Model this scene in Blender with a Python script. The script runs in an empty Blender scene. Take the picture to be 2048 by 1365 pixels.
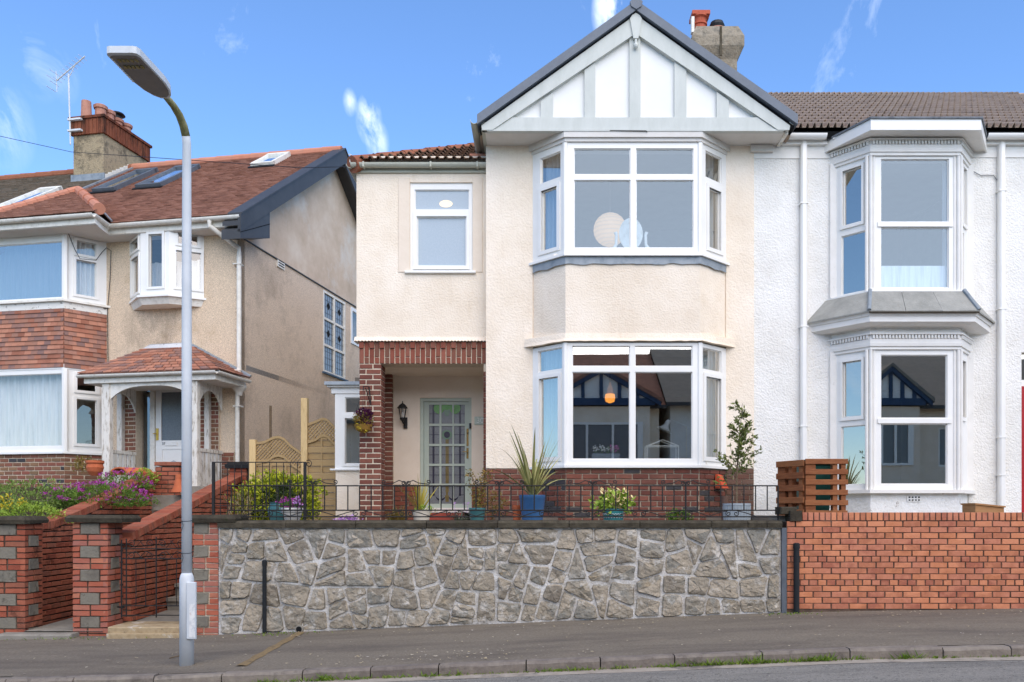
import bpy, bmesh, math, random
from mathutils import Matrix, Vector
from mathutils import noise as mnoise
R = math.radians
random.seed(7)
S = bpy.context.scene
COL = S.collection

# ------------------------------------------------------------------ camera
F, PX, HY, EYE = 1662.0, 1075.0, 1027.0, 1.55      # focal length in px, principal point, eye height
cam = bpy.data.cameras.new('camera')
camo = bpy.data.objects.new('camera', cam); COL.objects.link(camo)
camo.location = (0, 0, EYE); camo.rotation_euler = (R(90), 0, 0)
cam.sensor_width = 36; cam.lens = F / 2048 * 36
cam.shift_x = (1024 - PX) / 2048; cam.shift_y = (HY - 682.5) / 2048
cam.clip_end = 2000; cam.clip_start = 0.05
S.camera = camo

# ------------------------------------------------------------------ sky and sun
SUN_EL, SUN_AZ = R(44), R(161)          # azimuth clockwise from +Y: behind the camera, a little right
w = bpy.data.worlds.new('World'); S.world = w; w.use_nodes = True
nt = w.node_tree; N = nt.nodes; LK = nt.links; N.clear()
out = N.new('ShaderNodeOutputWorld'); bg = N.new('ShaderNodeBackground')
sky = N.new('ShaderNodeTexSky'); sky.sky_type = 'NISHITA'; sky.sun_disc = False
sky.sun_elevation = SUN_EL; sky.sun_rotation = SUN_AZ
sky.air_density = 1.0; sky.dust_density = 0.1; sky.ozone_density = 8.5
bg.inputs['Strength'].default_value = 0.1
tc = N.new('ShaderNodeTexCoord')
def vdir(px, py):
    return Vector(((px - PX) / F, 1, (HY - py) / F)).normalized()
nz = N.new('ShaderNodeTexNoise'); nz.inputs['Scale'].default_value = 9; nz.inputs['Detail'].default_value = 7
nz.inputs['Roughness'].default_value = .62; nz.inputs['Distortion'].default_value = .6
mp = N.new('ShaderNodeMapping'); mp.inputs['Scale'].default_value = (1.6, 1.0, .7); mp.inputs['Rotation'].default_value = (0, R(25), 0)
LK.new(tc.outputs['Generated'], mp.inputs['Vector']); LK.new(mp.outputs[0], nz.inputs['Vector'])
def M2(op, a, b=None, c=None, clamp=False):
    n = N.new('ShaderNodeMath'); n.operation = op; n.use_clamp = clamp
    for i, q in enumerate((a, b, c)):
        if q is None: continue
        if isinstance(q, (int, float)): n.inputs[i].default_value = q
        else: LK.new(q, n.inputs[i])
    return n.outputs[0]
# wisps: small cirrus streaks at given directions + a thin global scatter
acc = M2('MULTIPLY', M2('SUBTRACT', nz.outputs['Fac'], .62, clamp=True), 1.5)
for (px, py, r, a) in ((738, 240, .022, 1.0), (700, 205, .012, .6), (1220, 20, .03, 1.6), (1490, 12, .02, 1.1), (70, 105, .036, .5), (10, 250, .036, .5), (125, 150, .022, .3), (755, 285, .02, .8)):
    d = vdir(px, py)
    vm = N.new('ShaderNodeVectorMath'); vm.operation = 'SUBTRACT'; vm.inputs[1].default_value = d
    LK.new(tc.outputs['Generated'], vm.inputs[0])
    vs = N.new('ShaderNodeVectorMath'); vs.operation = 'MULTIPLY'; vs.inputs[1].default_value = (1.5, 1, .75)
    LK.new(vm.outputs[0], vs.inputs[0])
    ln = N.new('ShaderNodeVectorMath'); ln.operation = 'LENGTH'; LK.new(vs.outputs[0], ln.inputs[0])
    g = M2('SUBTRACT', 1, M2('DIVIDE', ln.outputs['Value'], r), clamp=True)
    g = M2('MULTIPLY', M2('MULTIPLY', g, a), M2('MULTIPLY', M2('SUBTRACT', nz.outputs['Fac'], .44, clamp=True), 5.5))
    acc = M2('ADD', acc, g)
acc = M2('MINIMUM', acc, .6)
mx = N.new('ShaderNodeMix'); mx.data_type = 'RGBA'
tint = N.new('ShaderNodeMix'); tint.data_type = 'RGBA'; tint.blend_type = 'MULTIPLY'; tint.inputs[0].default_value = 1
tint.inputs[7].default_value = (1.0, 1.0, 1.0, 1)
LK.new(sky.outputs[0], tint.inputs[6])
LK.new(acc, mx.inputs[0]); LK.new(tint.outputs[2], mx.inputs[6]); mx.inputs[7].default_value = (6.2, 6.6, 7.0, 1)
LK.new(mx.outputs[2], bg.inputs['Color']); LK.new(bg.outputs[0], out.inputs[0])

sun = bpy.data.lights.new('sun', 'SUN'); suno = bpy.data.objects.new('sun', sun); COL.objects.link(suno)
sun.energy = 1.42; sun.angle = R(80); sun.color = (1, .86, .66)
sd = Vector((math.sin(SUN_AZ) * math.cos(SUN_EL), math.cos(SUN_AZ) * math.cos(SUN_EL), math.sin(SUN_EL)))
suno.rotation_euler = sd.to_track_quat('Z', 'Y').to_euler()
suno.location = (0, -20, 30)
S.view_settings.view_transform = 'Standard'; S.view_settings.look = 'None'
S.view_settings.gamma = 1; S.view_settings.exposure = 1.52

# ------------------------------------------------------------------ helpers
def X(px, Y): return (px - PX) * Y / F
def Z(py, Y): return EYE - (py - HY) * Y / F
I4 = Matrix.Identity(4)
WM = {}
def lin(c):
    c = [v / 255 for v in c]
    return tuple(v / 12.92 if v <= .04045 else ((v + .055) / 1.055) ** 2.4 for v in c) + (1,)

TW = {'house_brick': (0.74, 1.16), 'lintel_brick': (0.74, 1.16), 'orange_street_brick': (0.8, 1.16), 'cream_roughcast': (.86, 1.05), 'cream_smooth_render': (.9, 1.02), 'weathered_red_brick': (0.78, 1.16), 'pier_red_brick': (0.78, 1.12), 'hung_clay_tile': (0.62, 1.16), 'brown_plain_tile': (0.66, 1.26), 'rubble_stone': (1.12, 1.36), 'pavement_asphalt': (1.2, 1.2), 'road_asphalt': (1.2, 1.14), 'brown_pebbledash': (.8, 1.5), 'sage_grey_paint': (.7, 1.06), 'new_timber_post': (.8, 1.0), 'grey_pebbledash': (.85, 1.42), 'patchy_new_render': (1, 1.08), 'grey_lamp_paint': (0.7, 1.2), 'lamp_underside': (1, 1.25), 'grey_stone_block': (1.1, 1.0), 'green_brown_fence': (0.95, 1.12), 'mauve_textured_glass': (0.6, 0.9), 'terracotta_ridge': (0.85, 1.05), 'mossy_coping': (1, 1.15), 'kerb_stone': (1, 1.08), 'anthracite_board': (0.4, 0.95), 'brown_bay_brick': (0.8, 1.3), 'grey_brown_roman_tile': (1, 1.2)}
def tweak(c, sv):
    l_ = .3 * c[0] + .59 * c[1] + .11 * c[2]
    return tuple(min(max((l_ + (v - l_) * sv[0]) * sv[1], 0), 255) for v in c)
def mat(name, cols, rough=.8, scale=4.0, rnd=0.0, bump=0.0, bscale=60.0, spec=.3, metal=0.0, stain=None,
        emit=None, estr=0, detail=6, vor=False, stretch=(1, 1, 1), rough2=None, trans=0.0, bdist=.01):
    """cols: sRGB ramp driven by world-space noise, mixed with a random value per piece (rnd)."""
    if name in TW: cols = [tweak(c, TW[name]) for c in cols]
    m = bpy.data.materials.new(name); m.use_nodes = True
    n = m.node_tree.nodes; l = m.node_tree.links
    b = n['Principled BSDF']
    b.inputs['Roughness'].default_value = rough; b.inputs['Specular IOR Level'].default_value = spec
    b.inputs['Metallic'].default_value = metal
    geo = n.new('ShaderNodeNewGeometry')
    mpp = n.new('ShaderNodeMapping'); mpp.inputs['Scale'].default_value = stretch
    l.new(geo.outputs['Position'], mpp.inputs['Vector'])
    no = n.new('ShaderNodeTexNoise'); no.inputs['Scale'].default_value = scale; no.inputs['Detail'].default_value = detail
    no.inputs['Roughness'].default_value = .65
    l.new(mpp.outputs[0], no.inputs['Vector'])
    def math_(op, a, bb, clamp=False):
        q = n.new('ShaderNodeMath'); q.operation = op; q.use_clamp = clamp
        for i, v in enumerate((a, bb)):
            if isinstance(v, (int, float)): q.inputs[i].default_value = v
            else: l.new(v, q.inputs[i])
        return q.outputs[0]
    st = n.new('ShaderNodeMapRange'); st.inputs['From Min'].default_value = .3; st.inputs['From Max'].default_value = .7
    l.new(no.outputs['Fac'], st.inputs['Value'])
    fac = st.outputs[0]
    if rnd > 0:
        oi = n.new('ShaderNodeObjectInfo')
        rr = math_('FRACT', math_('ADD', oi.outputs['Random'], geo.outputs['Random Per Island']), 0)
        fac = math_('ADD', math_('MULTIPLY', fac, 1 - rnd), math_('MULTIPLY', rr, rnd))
    rp = n.new('ShaderNodeValToRGB'); e = rp.color_ramp.elements
    k = len(cols)
    e[0].position = 0; e[0].color = lin(cols[0]); e[1].position = 1; e[1].color = lin(cols[-1])
    for i in range(1, k - 1):
        q = e.new(i / (k - 1)); q.color = lin(cols[i])
    l.new(fac, rp.inputs[0])
    colr = rp.outputs[0]
    for sn in (stain or []):
        sc, lo, hi, sc_col, amt = sn[:5]
        strch = sn[5] if len(sn) > 5 else (1, 1, 1)
        m3 = n.new('ShaderNodeMapping'); m3.inputs['Scale'].default_value = strch; m3.inputs['Location'].default_value = (3.1, 7.7, 1.3)
        l.new(geo.outputs['Position'], m3.inputs['Vector'])
        n2 = n.new('ShaderNodeTexNoise'); n2.inputs['Scale'].default_value = sc; n2.inputs['Detail'].default_value = 7; n2.inputs['Roughness'].default_value = .7
        l.new(m3.outputs[0], n2.inputs['Vector'])
        mr = n.new('ShaderNodeMapRange'); mr.inputs['From Min'].default_value = lo; mr.inputs['From Max'].default_value = hi
        mr.inputs['To Max'].default_value = amt
        l.new(n2.outputs['Fac'], mr.inputs['Value'])
        mm = n.new('ShaderNodeMix'); mm.data_type = 'RGBA'
        l.new(mr.outputs[0], mm.inputs[0]); l.new(colr, mm.inputs[6]); mm.inputs[7].default_value = lin(sc_col)
        colr = mm.outputs[2]
    l.new(colr, b.inputs['Base Color'])
    if bump > 0:
        if vor:
            bn = n.new('ShaderNodeTexVoronoi'); bn.inputs['Scale'].default_value = bscale; bo = bn.outputs['Distance']
            l.new(geo.outputs['Position'], bn.inputs['Vector'])
        else:
            bn = n.new('ShaderNodeTexNoise'); bn.inputs['Scale'].default_value = bscale; bn.inputs['Detail'].default_value = 4; bo = bn.outputs['Fac']
            l.new(mpp.outputs[0], bn.inputs['Vector'])
        bm = n.new('ShaderNodeBump'); bm.inputs['Strength'].default_value = bump; bm.inputs['Distance'].default_value = bdist
        l.new(bo, bm.inputs['Height']); l.new(bm.outputs[0], b.inputs['Normal'])
    if emit:
        b.inputs['Emission Color'].default_value = lin(emit); b.inputs['Emission Strength'].default_value = estr
    if trans: b.inputs['Transmission Weight'].default_value = trans
    return m

def glass_mat(name, refl, tint=(1, 1, 1), rough=0.0, wav=0.0, gcol=(.9, .95, 1)):
    """thin window glass: part mirror, part see-through"""
    m = bpy.data.materials.new(name); m.use_nodes = True
    n = m.node_tree.nodes; l = m.node_tree.links; n.clear()
    o = n.new('ShaderNodeOutputMaterial'); mixs = n.new('ShaderNodeMixShader')
    t = n.new('ShaderNodeBsdfTransparent'); t.inputs[0].default_value = (*tint, 1)
    g = n.new('ShaderNodeBsdfGlossy'); g.inputs['Roughness'].default_value = rough; g.inputs[0].default_value = (*gcol, 1)
    fr = n.new('ShaderNodeFresnel'); fr.inputs[0].default_value = 1.5
    ad = n.new('ShaderNodeMath'); ad.operation = 'ADD'; ad.use_clamp = True; ad.inputs[1].default_value = refl
    gf = n.new('ShaderNodeNewGeometry'); inv = n.new('ShaderNodeMath'); inv.operation = 'SUBTRACT'; inv.inputs[0].default_value = 1
    l.new(gf.outputs['Backfacing'], inv.inputs[1]); mu = n.new('ShaderNodeMath'); mu.operation = 'MULTIPLY'
    l.new(fr.outputs[0], ad.inputs[0]); l.new(ad.outputs[0], mu.inputs[0]); l.new(inv.outputs[0], mu.inputs[1]); l.new(mu.outputs[0], mixs.inputs[0])
    if wav:
        geo = n.new('ShaderNodeNewGeometry'); nn = n.new('ShaderNodeTexNoise'); nn.inputs['Scale'].default_value = 1.6; nn.inputs['Detail'].default_value = 1
        l.new(geo.outputs['Position'], nn.inputs['Vector'])
        bm = n.new('ShaderNodeBump'); bm.inputs['Strength'].default_value = wav; bm.inputs['Distance'].default_value = .02
        l.new(nn.outputs['Fac'], bm.inputs['Height']); l.new(bm.outputs[0], g.inputs['Normal'])
    l.new(t.outputs[0], mixs.inputs[1]); l.new(g.outputs[0], mixs.inputs[2]); l.new(mixs.outputs[0], o.inputs[0])
    return m

class MB:
    def __init__(s, M=None): s.v = []; s.f = []; s.M = M
    def add(s, vs, fs):
        n = len(s.v)
        s.v += [tuple(s.M @ Vector(q)) if s.M is not None else tuple(q) for q in vs]
        s.f += [tuple(i + n for i in q) for q in fs]
        return s
    def box(s, x0, x1, y0, y1, z0, z1):
        return s.add([(x0, y0, z0), (x1, y0, z0), (x1, y1, z0), (x0, y1, z0), (x0, y0, z1), (x1, y0, z1), (x1, y1, z1), (x0, y1, z1)],
                     [(0, 1, 5, 4), (1, 2, 6, 5), (2, 3, 7, 6), (3, 0, 4, 7), (4, 5, 6, 7), (3, 2, 1, 0)])
    def cbox(s, x0, x1, y0, y1, z0, z1, c=.004):
        """box with chamfered front (y0) edges"""
        return s.add([(x0 + c, y0, z0 + c), (x1 - c, y0, z0 + c), (x1 - c, y0, z1 - c), (x0 + c, y0, z1 - c),
                      (x0, y0 + c, z0), (x1, y0 + c, z0), (x1, y0 + c, z1), (x0, y0 + c, z1),
                      (x0, y1, z0), (x1, y1, z0), (x1, y1, z1), (x0, y1, z1)],
                     [(0, 1, 2, 3), (4, 5, 1, 0), (5, 6, 2, 1), (6, 7, 3, 2), (7, 4, 0, 3), (8, 9, 5, 4), (9, 10, 6, 5), (10, 11, 7, 6), (11, 8, 4, 7), (11, 10, 9, 8)])
    def prism(s, pts, y0, y1):           # polygon in XZ, along Y
        k = len(pts)
        return s.add([(a, y0, b) for a, b in pts] + [(a, y1, b) for a, b in pts],
                     [tuple(range(k)), tuple(range(2 * k - 1, k - 1, -1))] + [(i, i + k, (i + 1) % k + k, (i + 1) % k) for i in range(k)])
    def prismx(s, pts, x0, x1):          # polygon in YZ, along X
        k = len(pts)
        return s.add([(x0, a, b) for a, b in pts] + [(x1, a, b) for a, b in pts],
                     [tuple(range(k)), tuple(range(2 * k - 1, k - 1, -1))] + [(i, i + k, (i + 1) % k + k, (i + 1) % k) for i in range(k)])
    def prismz(s, pts, z0, z1):          # polygon in XY, along Z
        k = len(pts)
        return s.add([(a, b, z0) for a, b in pts] + [(a, b, z1) for a, b in pts],
                     [tuple(range(k - 1, -1, -1)), tuple(range(k, 2 * k))] + [(i, (i + 1) % k, (i + 1) % k + k, i + k) for i in range(k)])
    def hexa(s, a, b):                   # two quads a (4 pts), b (4 pts)
        return s.add(list(a) + list(b), [(0, 1, 2, 3), (7, 6, 5, 4)] + [(i, i + 4, (i + 1) % 4 + 4, (i + 1) % 4) for i in range(4)])
    def tube(s, pts, r, n=6, cap=True, closed=False):
        pts = [Vector(p) for p in pts]; k = len(pts); rs = r if isinstance(r, (list, tuple)) else [r] * k
        vs = []; up = Vector((0, 0, 1)); prev = None
        for i, p in enumerate(pts):
            if closed: t = pts[(i + 1) % k] - pts[i - 1]
            else: t = pts[min(i + 1, k - 1)] - pts[max(i - 1, 0)]
            if t.length < 1e-9: t = Vector((0, 0, 1))
            t.normalize()
            if prev is None:
                a = t.cross(up if abs(t.z) < .95 else Vector((1, 0, 0))).normalized()
            else:
                a = prev - t * prev.dot(t)
                a = a.normalized() if a.length > 1e-6 else t.cross(up).normalized()
            prev = a; b = t.cross(a)
            for j in range(n):
                q = 2 * math.pi * (j + .5) / n
                vs.append(p + (a * math.cos(q) + b * math.sin(q)) * rs[i])
        fs = []
        for i in range(k if closed else k - 1):
            i2 = (i + 1) % k
            for j in range(n):
                fs.append((i * n + j, i * n + (j + 1) % n, i2 * n + (j + 1) % n, i2 * n + j))
        if cap and not closed:
            fs.append(tuple(range(n - 1, -1, -1))); fs.append(tuple(range((k - 1) * n, k * n)))
        return s.add(vs, fs)
    def lathe(s, prof, c, n=16, sq=False):
        vs = []; fs = []
        for (r, z) in prof:
            for j in range(n):
                q = 2 * math.pi * (j + .5) / n
                vs.append((c[0] + r * math.cos(q), c[1] + r * math.sin(q), c[2] + z))
        for i in range(len(prof) - 1):
            for j in range(n):
                fs.append((i * n + j, i * n + (j + 1) % n, (i + 1) * n + (j + 1) % n, (i + 1) * n + j))
        fs.append(tuple(range(n - 1, -1, -1))); fs.append(tuple(range((len(prof) - 1) * n, len(prof) * n)))
        return s.add(vs, fs)
    def holes(s, u0, u1, z0, z1, d0, d1, ops):
        """slab in local XZ with rectangular openings, depth d0..d1 along Y"""
        us = sorted(set([u0, u1] + [min(max(q, u0), u1) for o in ops for q in o[:2]]))
        zs = sorted(set([z0, z1] + [min(max(q, z0), z1) for o in ops for q in o[2:]]))
        def full(i, j):
            if i < 0 or j < 0 or i >= len(us) - 1 or j >= len(zs) - 1: return False
            a, b = (us[i] + us[i + 1]) / 2, (zs[j] + zs[j + 1]) / 2
            return not any(o[0] < a < o[1] and o[2] < b < o[3] for o in ops)
        for i in range(len(us) - 1):
            for j in range(len(zs) - 1):
                if not full(i, j): continue
                a, b, c, d = us[i], us[i + 1], zs[j], zs[j + 1]
                V = [(a, d0, c), (b, d0, c), (b, d0, d), (a, d0, d), (a, d1, c), (b, d1, c), (b, d1, d), (a, d1, d)]
                fs = [(0, 1, 2, 3), (7, 6, 5, 4)]
                if not full(i - 1, j): fs.append((4, 0, 3, 7))
                if not full(i + 1, j): fs.append((1, 5, 6, 2))
                if not full(i, j - 1): fs.append((4, 5, 1, 0))
                if not full(i, j + 1): fs.append((3, 2, 6, 7))
                s.add(V, fs)
        return s
    def mesh(s, name, smooth=False, weld=False):
        me = bpy.data.meshes.new(name); me.from_pydata(s.v, [], s.f)
        bm = bmesh.new(); bm.from_mesh(me)
        if weld: bmesh.ops.remove_doubles(bm, verts=bm.verts, dist=1e-5)
        bmesh.ops.recalc_face_normals(bm, faces=bm.faces)
        bm.to_mesh(me); bm.free()
        if smooth:
            me.shade_smooth() if hasattr(me, 'shade_smooth') else None
        return me
    def build(s, name, m, parent=None, smooth=False, kind=None, weld=False):
        if kind is None and parent is not None and any(q in name for q in ('foliage', 'flowers', 'leaves', 'blades', 'bracts', 'pansies', 'underplanting')): kind = 'stuff'
        return obj(name, s.mesh(name, smooth, weld), m, parent, kind=kind)

def obj(name, me, m, parent=None, M=None, kind=None):
    if m is not None and (not me.materials): me.materials.append(m)
    o = bpy.data.objects.new(name, me); COL.objects.link(o)
    if M is not None: o.matrix_basis = M
    if parent is not None:
        o.parent = parent; o.matrix_parent_inverse = WM.get(parent.name, I4).inverted()
    if M is not None: WM[o.name] = M
    if kind: o['kind'] = kind
    return o
def thing(name, label, cat, loc=(0, 0, 0), group=None, rz=0):
    o = bpy.data.objects.new(name, None); COL.objects.link(o)
    o.empty_display_size = .1
    M = Matrix.Translation(loc) @ Matrix.Rotation(rz, 4, 'Z'); o.matrix_basis = M; WM[o.name] = M
    return tag(o, label, cat, group)
def tag(o, label, cat, group=None):
    o['label'] = label; o['category'] = cat
    if group: o['group'] = group
    return o
def smooth_angle(o, a=40):
    me = o.data
    me.shade_smooth()
    try: me.set_sharp_from_angle(angle=R(a))
    except Exception: pass
    return o

class Pl:
    """vertical plane through plan points a -> b (left to right seen from outside)"""
    def __init__(s, a, b):
        s.a = Vector(a); s.b = Vector(b); d = s.b - s.a; s.len = d.length; s.d = d.normalized()
        s.n = Vector((-s.d.y, s.d.x))
        s.M = Matrix(((s.d.x, s.n.x, 0, s.a.x), (s.d.y, s.n.y, 0, s.a.y), (0, 0, 1, 0), (0, 0, 0, 1)))
    def uv(s, px, py):
        k = (px - PX) / F
        u = (k * s.a.y - s.a.x) / (s.d.x - k * s.d.y); Y = s.a.y + u * s.d.y
        return u, Z(py, Y)
    def rect(s, x0, y0, x1, y1):
        u0, z1 = s.uv(x0, y0); u1, z0 = s.uv(x1, y1)
        za = s.uv(x1, y0)[1]; zb = s.uv(x0, y1)[1]
        return (u0, u1, (z0 + zb) / 2, (z1 + za) / 2)
    def mb(s): return MB(s.M)

# ------------------------------------------------------------------ materials
WHITE = mat('white_upvc', [(228, 226, 220), (236, 234, 229)], rough=.35, spec=.5, scale=2)
OFFWHITE = mat('white_old_paint', [(205, 200, 188), (225, 221, 210), (232, 229, 221)], rough=.6, scale=9, stain=[(14, .62, .72, (120, 110, 92), .5)])
PEEL = mat('peeling_white_paint', [(225, 221, 212), (214, 208, 196)], rough=.8, scale=6, stain=[(9, .52, .62, (142, 128, 108), .75, (3, 3, .6))])
CREAM = mat('cream_roughcast', [(216, 198, 174), (225, 209, 187), (232, 218, 199)], rough=.95, scale=1.2, bump=.9, bscale=38, spec=.1, bdist=.012,
            stain=[(1.1, .6, .8, (205, 178, 150), .45), (22, .68, .78, (190, 170, 150), .5), (2.4, .58, .78, (200, 180, 152), .4, (2.5, 2.5, .22)), (70, .72, .78, (150, 130, 112), .5)])
CREAMS = mat('cream_smooth_render', [(219, 201, 179), (227, 211, 191)], rough=.9, scale=3, bump=.25, bscale=30, spec=.1)
WROUGH = mat('white_roughcast', [(222, 218, 210), (231, 228, 221), (238, 235, 229)], rough=.9, scale=2, bump=.8, bscale=42, spec=.15, bdist=.022,
             stain=[(13, .66, .76, (170, 168, 160), .35), (.9, .6, .8, (205, 200, 190), .4, (2, 2, .6))])
WSMOOTH = mat('white_masonry_paint', [(222, 219, 212), (233, 230, 224)], rough=.6, scale=5, stain=[(12, .63, .76, (150, 146, 136), .5)])
WFLAKE = mat('flaking_white_plinth', [(222, 221, 216), (236, 235, 232)], rough=.9, scale=6, bump=.6, bscale=26, bdist=.02, stain=[(5, .6, .66, (120, 100, 80), .8)])
SAGE = mat('sage_grey_paint', [(176, 180, 171), (188, 191, 183)], rough=.6, scale=8, stretch=(1, 1, .3), bump=.15, bscale=40)
SOFF = mat('pale_soffit', [(205, 200, 192), (216, 212, 206)], rough=.8, scale=3)
GUT = mat('sage_gutter', [(168, 168, 152), (180, 180, 166)], rough=.5, scale=5)
PANEL = mat('white_gable_panel', [(226, 225, 220), (233, 232, 228)], rough=.7, scale=2, stain=[(6, .7, .8, (200, 200, 200), .5)])
VERGE = mat('grey_verge', [(88, 96, 108), (100, 108, 118)], rough=.45, scale=4, spec=.4)
DGREY = mat('anthracite_board', [(62, 64, 68), (74, 76, 80)], rough=.5, scale=3)
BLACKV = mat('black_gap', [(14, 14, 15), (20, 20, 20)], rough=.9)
LEAD = mat('lead_flashing', [(112, 122, 130), (138, 146, 152), (150, 156, 160)], rough=.55, scale=7, metal=.2)
BR_HOUSE = mat('house_brick', [(84, 46, 38), (106, 56, 44), (122, 66, 50), (100, 58, 46), (128, 74, 56)], rough=.9, scale=6, rnd=.75, bump=.4, bscale=90, spec=.15,
               stain=[(30, .62, .75, (62, 40, 36), .5)])
BR_BLUE = mat('blue_grey_brick', [(58, 56, 58), (74, 70, 70)], rough=.8, scale=12, bump=.4, bscale=90)
BR_LINT = mat('lintel_brick', [(112, 54, 40), (130, 64, 46), (108, 66, 50), (140, 72, 54)], rough=.9, scale=6, rnd=.8, bump=.4, bscale=90, spec=.15)
BR_PLINTH = mat('painted_brown_brick', [(98, 78, 68), (112, 88, 76), (104, 70, 58)], rough=.9, scale=6, rnd=.6, bump=.4, bscale=90, spec=.15)
BR_STREET = mat('orange_street_brick', [(140, 80, 52), (176, 102, 64), (190, 114, 76), (158, 90, 60), (178, 106, 76), (148, 80, 58), (184, 106, 66)], rough=.85, scale=5, rnd=.7, bump=.3, bscale=110, spec=.2,
                stain=[(1.1, .56, .72, (112, 68, 54), .55), (2.6, .66, .78, (214, 190, 172), .4), (40, .68, .76, (205, 160, 135), .6)])
BR_OLD = mat('weathered_red_brick', [(120, 56, 40), (146, 70, 48), (158, 82, 56), (132, 74, 54), (168, 92, 62)], rough=.95, scale=6, rnd=.75, bump=.5, bscale=80, spec=.12,
             stain=[(2.2, .55, .68, (44, 32, 28), .8), (26, .66, .76, (190, 150, 128), .35)])
BR_PIER = mat('pier_red_brick', [(150, 68, 50), (168, 84, 58), (150, 88, 74), (182, 102, 68)], rough=.9, scale=6, rnd=.8, bump=.5, bscale=80, spec=.12, stain=[(4, .62, .74, (80, 48, 42), .5)])
BR_LEFT = mat('brown_bay_brick', [(86, 58, 46), (104, 70, 52), (112, 62, 50), (96, 74, 52), (118, 84, 60)], rough=.9, scale=7, rnd=.85, bump=.4, bscale=90, spec=.12)
M_LIGHT = mat('pale_mortar', [(196, 180, 156), (214, 200, 178)], rough=.95, scale=20, bump=.4, bscale=120)
M_MID = mat('grey_mortar', [(150, 136, 118), (172, 158, 140)], rough=.95, scale=18, bump=.4, bscale=120)
M_DARK = mat('dark_mortar', [(58, 48, 42), (86, 70, 60), (110, 90, 76)], rough=.95, scale=3, bump=.4, bscale=120)
M_STONE = mat('white_wall_mortar', [(160, 155, 146), (196, 192, 186), (218, 216, 212)], rough=.95, scale=6, bump=.9, bscale=40, bdist=.02,
              stain=[(2.6, .52, .66, (112, 104, 92), .85), (9, .6, .7, (92, 86, 76), .6)])
STONE = mat('rubble_stone', [(66, 62, 57), (112, 105, 95), (88, 86, 82), (132, 114, 84), (98, 84, 74), (80, 84, 84), (134, 122, 104), (104, 100, 92)], rough=.95, scale=5, bump=.9, bscale=45, bdist=.02,
              stain=[(3, .56, .7, (108, 102, 92), .8)])
STONE = mat('rubble_stone', [(88, 82, 74), (106, 100, 90), (122, 114, 102), (98, 96, 90), (118, 106, 88)], rough=.95, scale=5, rnd=.72, bump=1.0, bscale=14, spec=.15, bdist=.05,
            stain=[(20, .58, .72, (74, 69, 63), .6), (3, .58, .72, (164, 140, 102), .55), (6, .53, .66, (204, 200, 192), .72), (11, .6, .7, (56, 52, 48), .7)])
COPING = mat('mossy_coping', [(48, 44, 38), (64, 59, 50), (82, 76, 64)], rough=1, scale=9, rnd=.3, bump=.8, bscale=50, spec=.1, stain=[(7, .6, .72, (52, 58, 34), .6), (30, .7, .78, (150, 146, 135), .5)])
QUOIN = mat('grey_stone_block', [(100, 94, 86), (126, 120, 108), (112, 108, 98)], rough=.95, scale=6, rnd=.5, bump=.7, bscale=35, stain=[(7, .56, .7, (54, 52, 46), .75)])
ASPH = mat('road_asphalt', [(102, 99, 94), (121, 118, 112), (135, 131, 124)], rough=.95, scale=60, bump=.8, bscale=120, spec=.15,
           stain=[(1.2, .48, .7, (90, 88, 84), .65, (.4, 2, 1)), (20, .58, .64, (72, 70, 66), .75), (34, .58, .64, (56, 55, 52), .75), (42, .6, .66, (190, 186, 176), .75)])
PAVE = mat('pavement_asphalt', [(86, 81, 73), (100, 94, 85), (112, 105, 95)], rough=.95, scale=40, bump=.5, bscale=160, spec=.15,
           stain=[(.8, .45, .7, (84, 77, 72), .7, (.5, 2.5, 1)), (2.5, .6, .78, (138, 124, 108), .55), (16, .6, .72, (78, 72, 68), .5), (55, .7, .75, (186, 176, 160), .7), (130, .62, .7, (150, 142, 132), .5)])
KERB = mat('kerb_stone', [(92, 84, 78), (116, 107, 98), (136, 127, 114)], rough=.95, scale=9, rnd=.4, bump=.6, bscale=50, stain=[(6, .55, .7, (62, 56, 52), .7), (12, .66, .76, (160, 145, 112), .5)])
CHANNEL = mat('gutter_concrete', [(150, 138, 122), (172, 162, 148)], rough=.95, scale=9, bump=.4, bscale=60, stain=[(2, .52, .62, (104, 98, 92), .85)])
CONC = mat('concrete', [(128, 122, 112), (150, 144, 132)], rough=.95, scale=6, bump=.5, bscale=50, stain=[(5, .58, .72, (84, 78, 70), .6)])
STEP = mat('sandstone_step', [(150, 128, 96), (172, 152, 120), (140, 118, 88)], rough=.95, scale=5, bump=.6, bscale=30, stain=[(4, .56, .64, (205, 198, 186), .7), (6, .6, .7, (92, 80, 64), .7)])
PATIO = mat('patio_slabs', [(120, 112, 102), (140, 132, 120)], rough=.95, scale=4, bump=.3, bscale=40)
SOIL = mat('garden_soil', [(52, 42, 32), (72, 58, 44)], rough=1, scale=12, bump=.8, bscale=40)
GROUND = mat('ground', [(86, 92, 70), (110, 108, 92)], rough=1, scale=1)
IRON = mat('black_iron', [(26, 25, 25), (38, 35, 33)], rough=.6, scale=20, spec=.4, stain=[(25, .66, .75, (84, 52, 36), .5)])
LAMPG = mat('grey_lamp_paint', [(160, 166, 170), (174, 179, 182)], rough=.55, scale=3, spec=.3, bump=.08, bscale=50, stain=[(9, .64, .74, (128, 128, 124), .4, (1, 1, .3)), (40, .7, .76, (110, 108, 104), .5)])
LAMPD = mat('lamp_underside', [(92, 90, 88), (104, 101, 98)], rough=.6, scale=8)
ALGAE = mat('algae_grey_paint', [(110, 106, 66), (140, 136, 92), (165, 165, 140)], rough=.8, scale=9)
DARKP = mat('dark_plastic', [(28, 30, 32), (38, 40, 42)], rough=.5)
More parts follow.
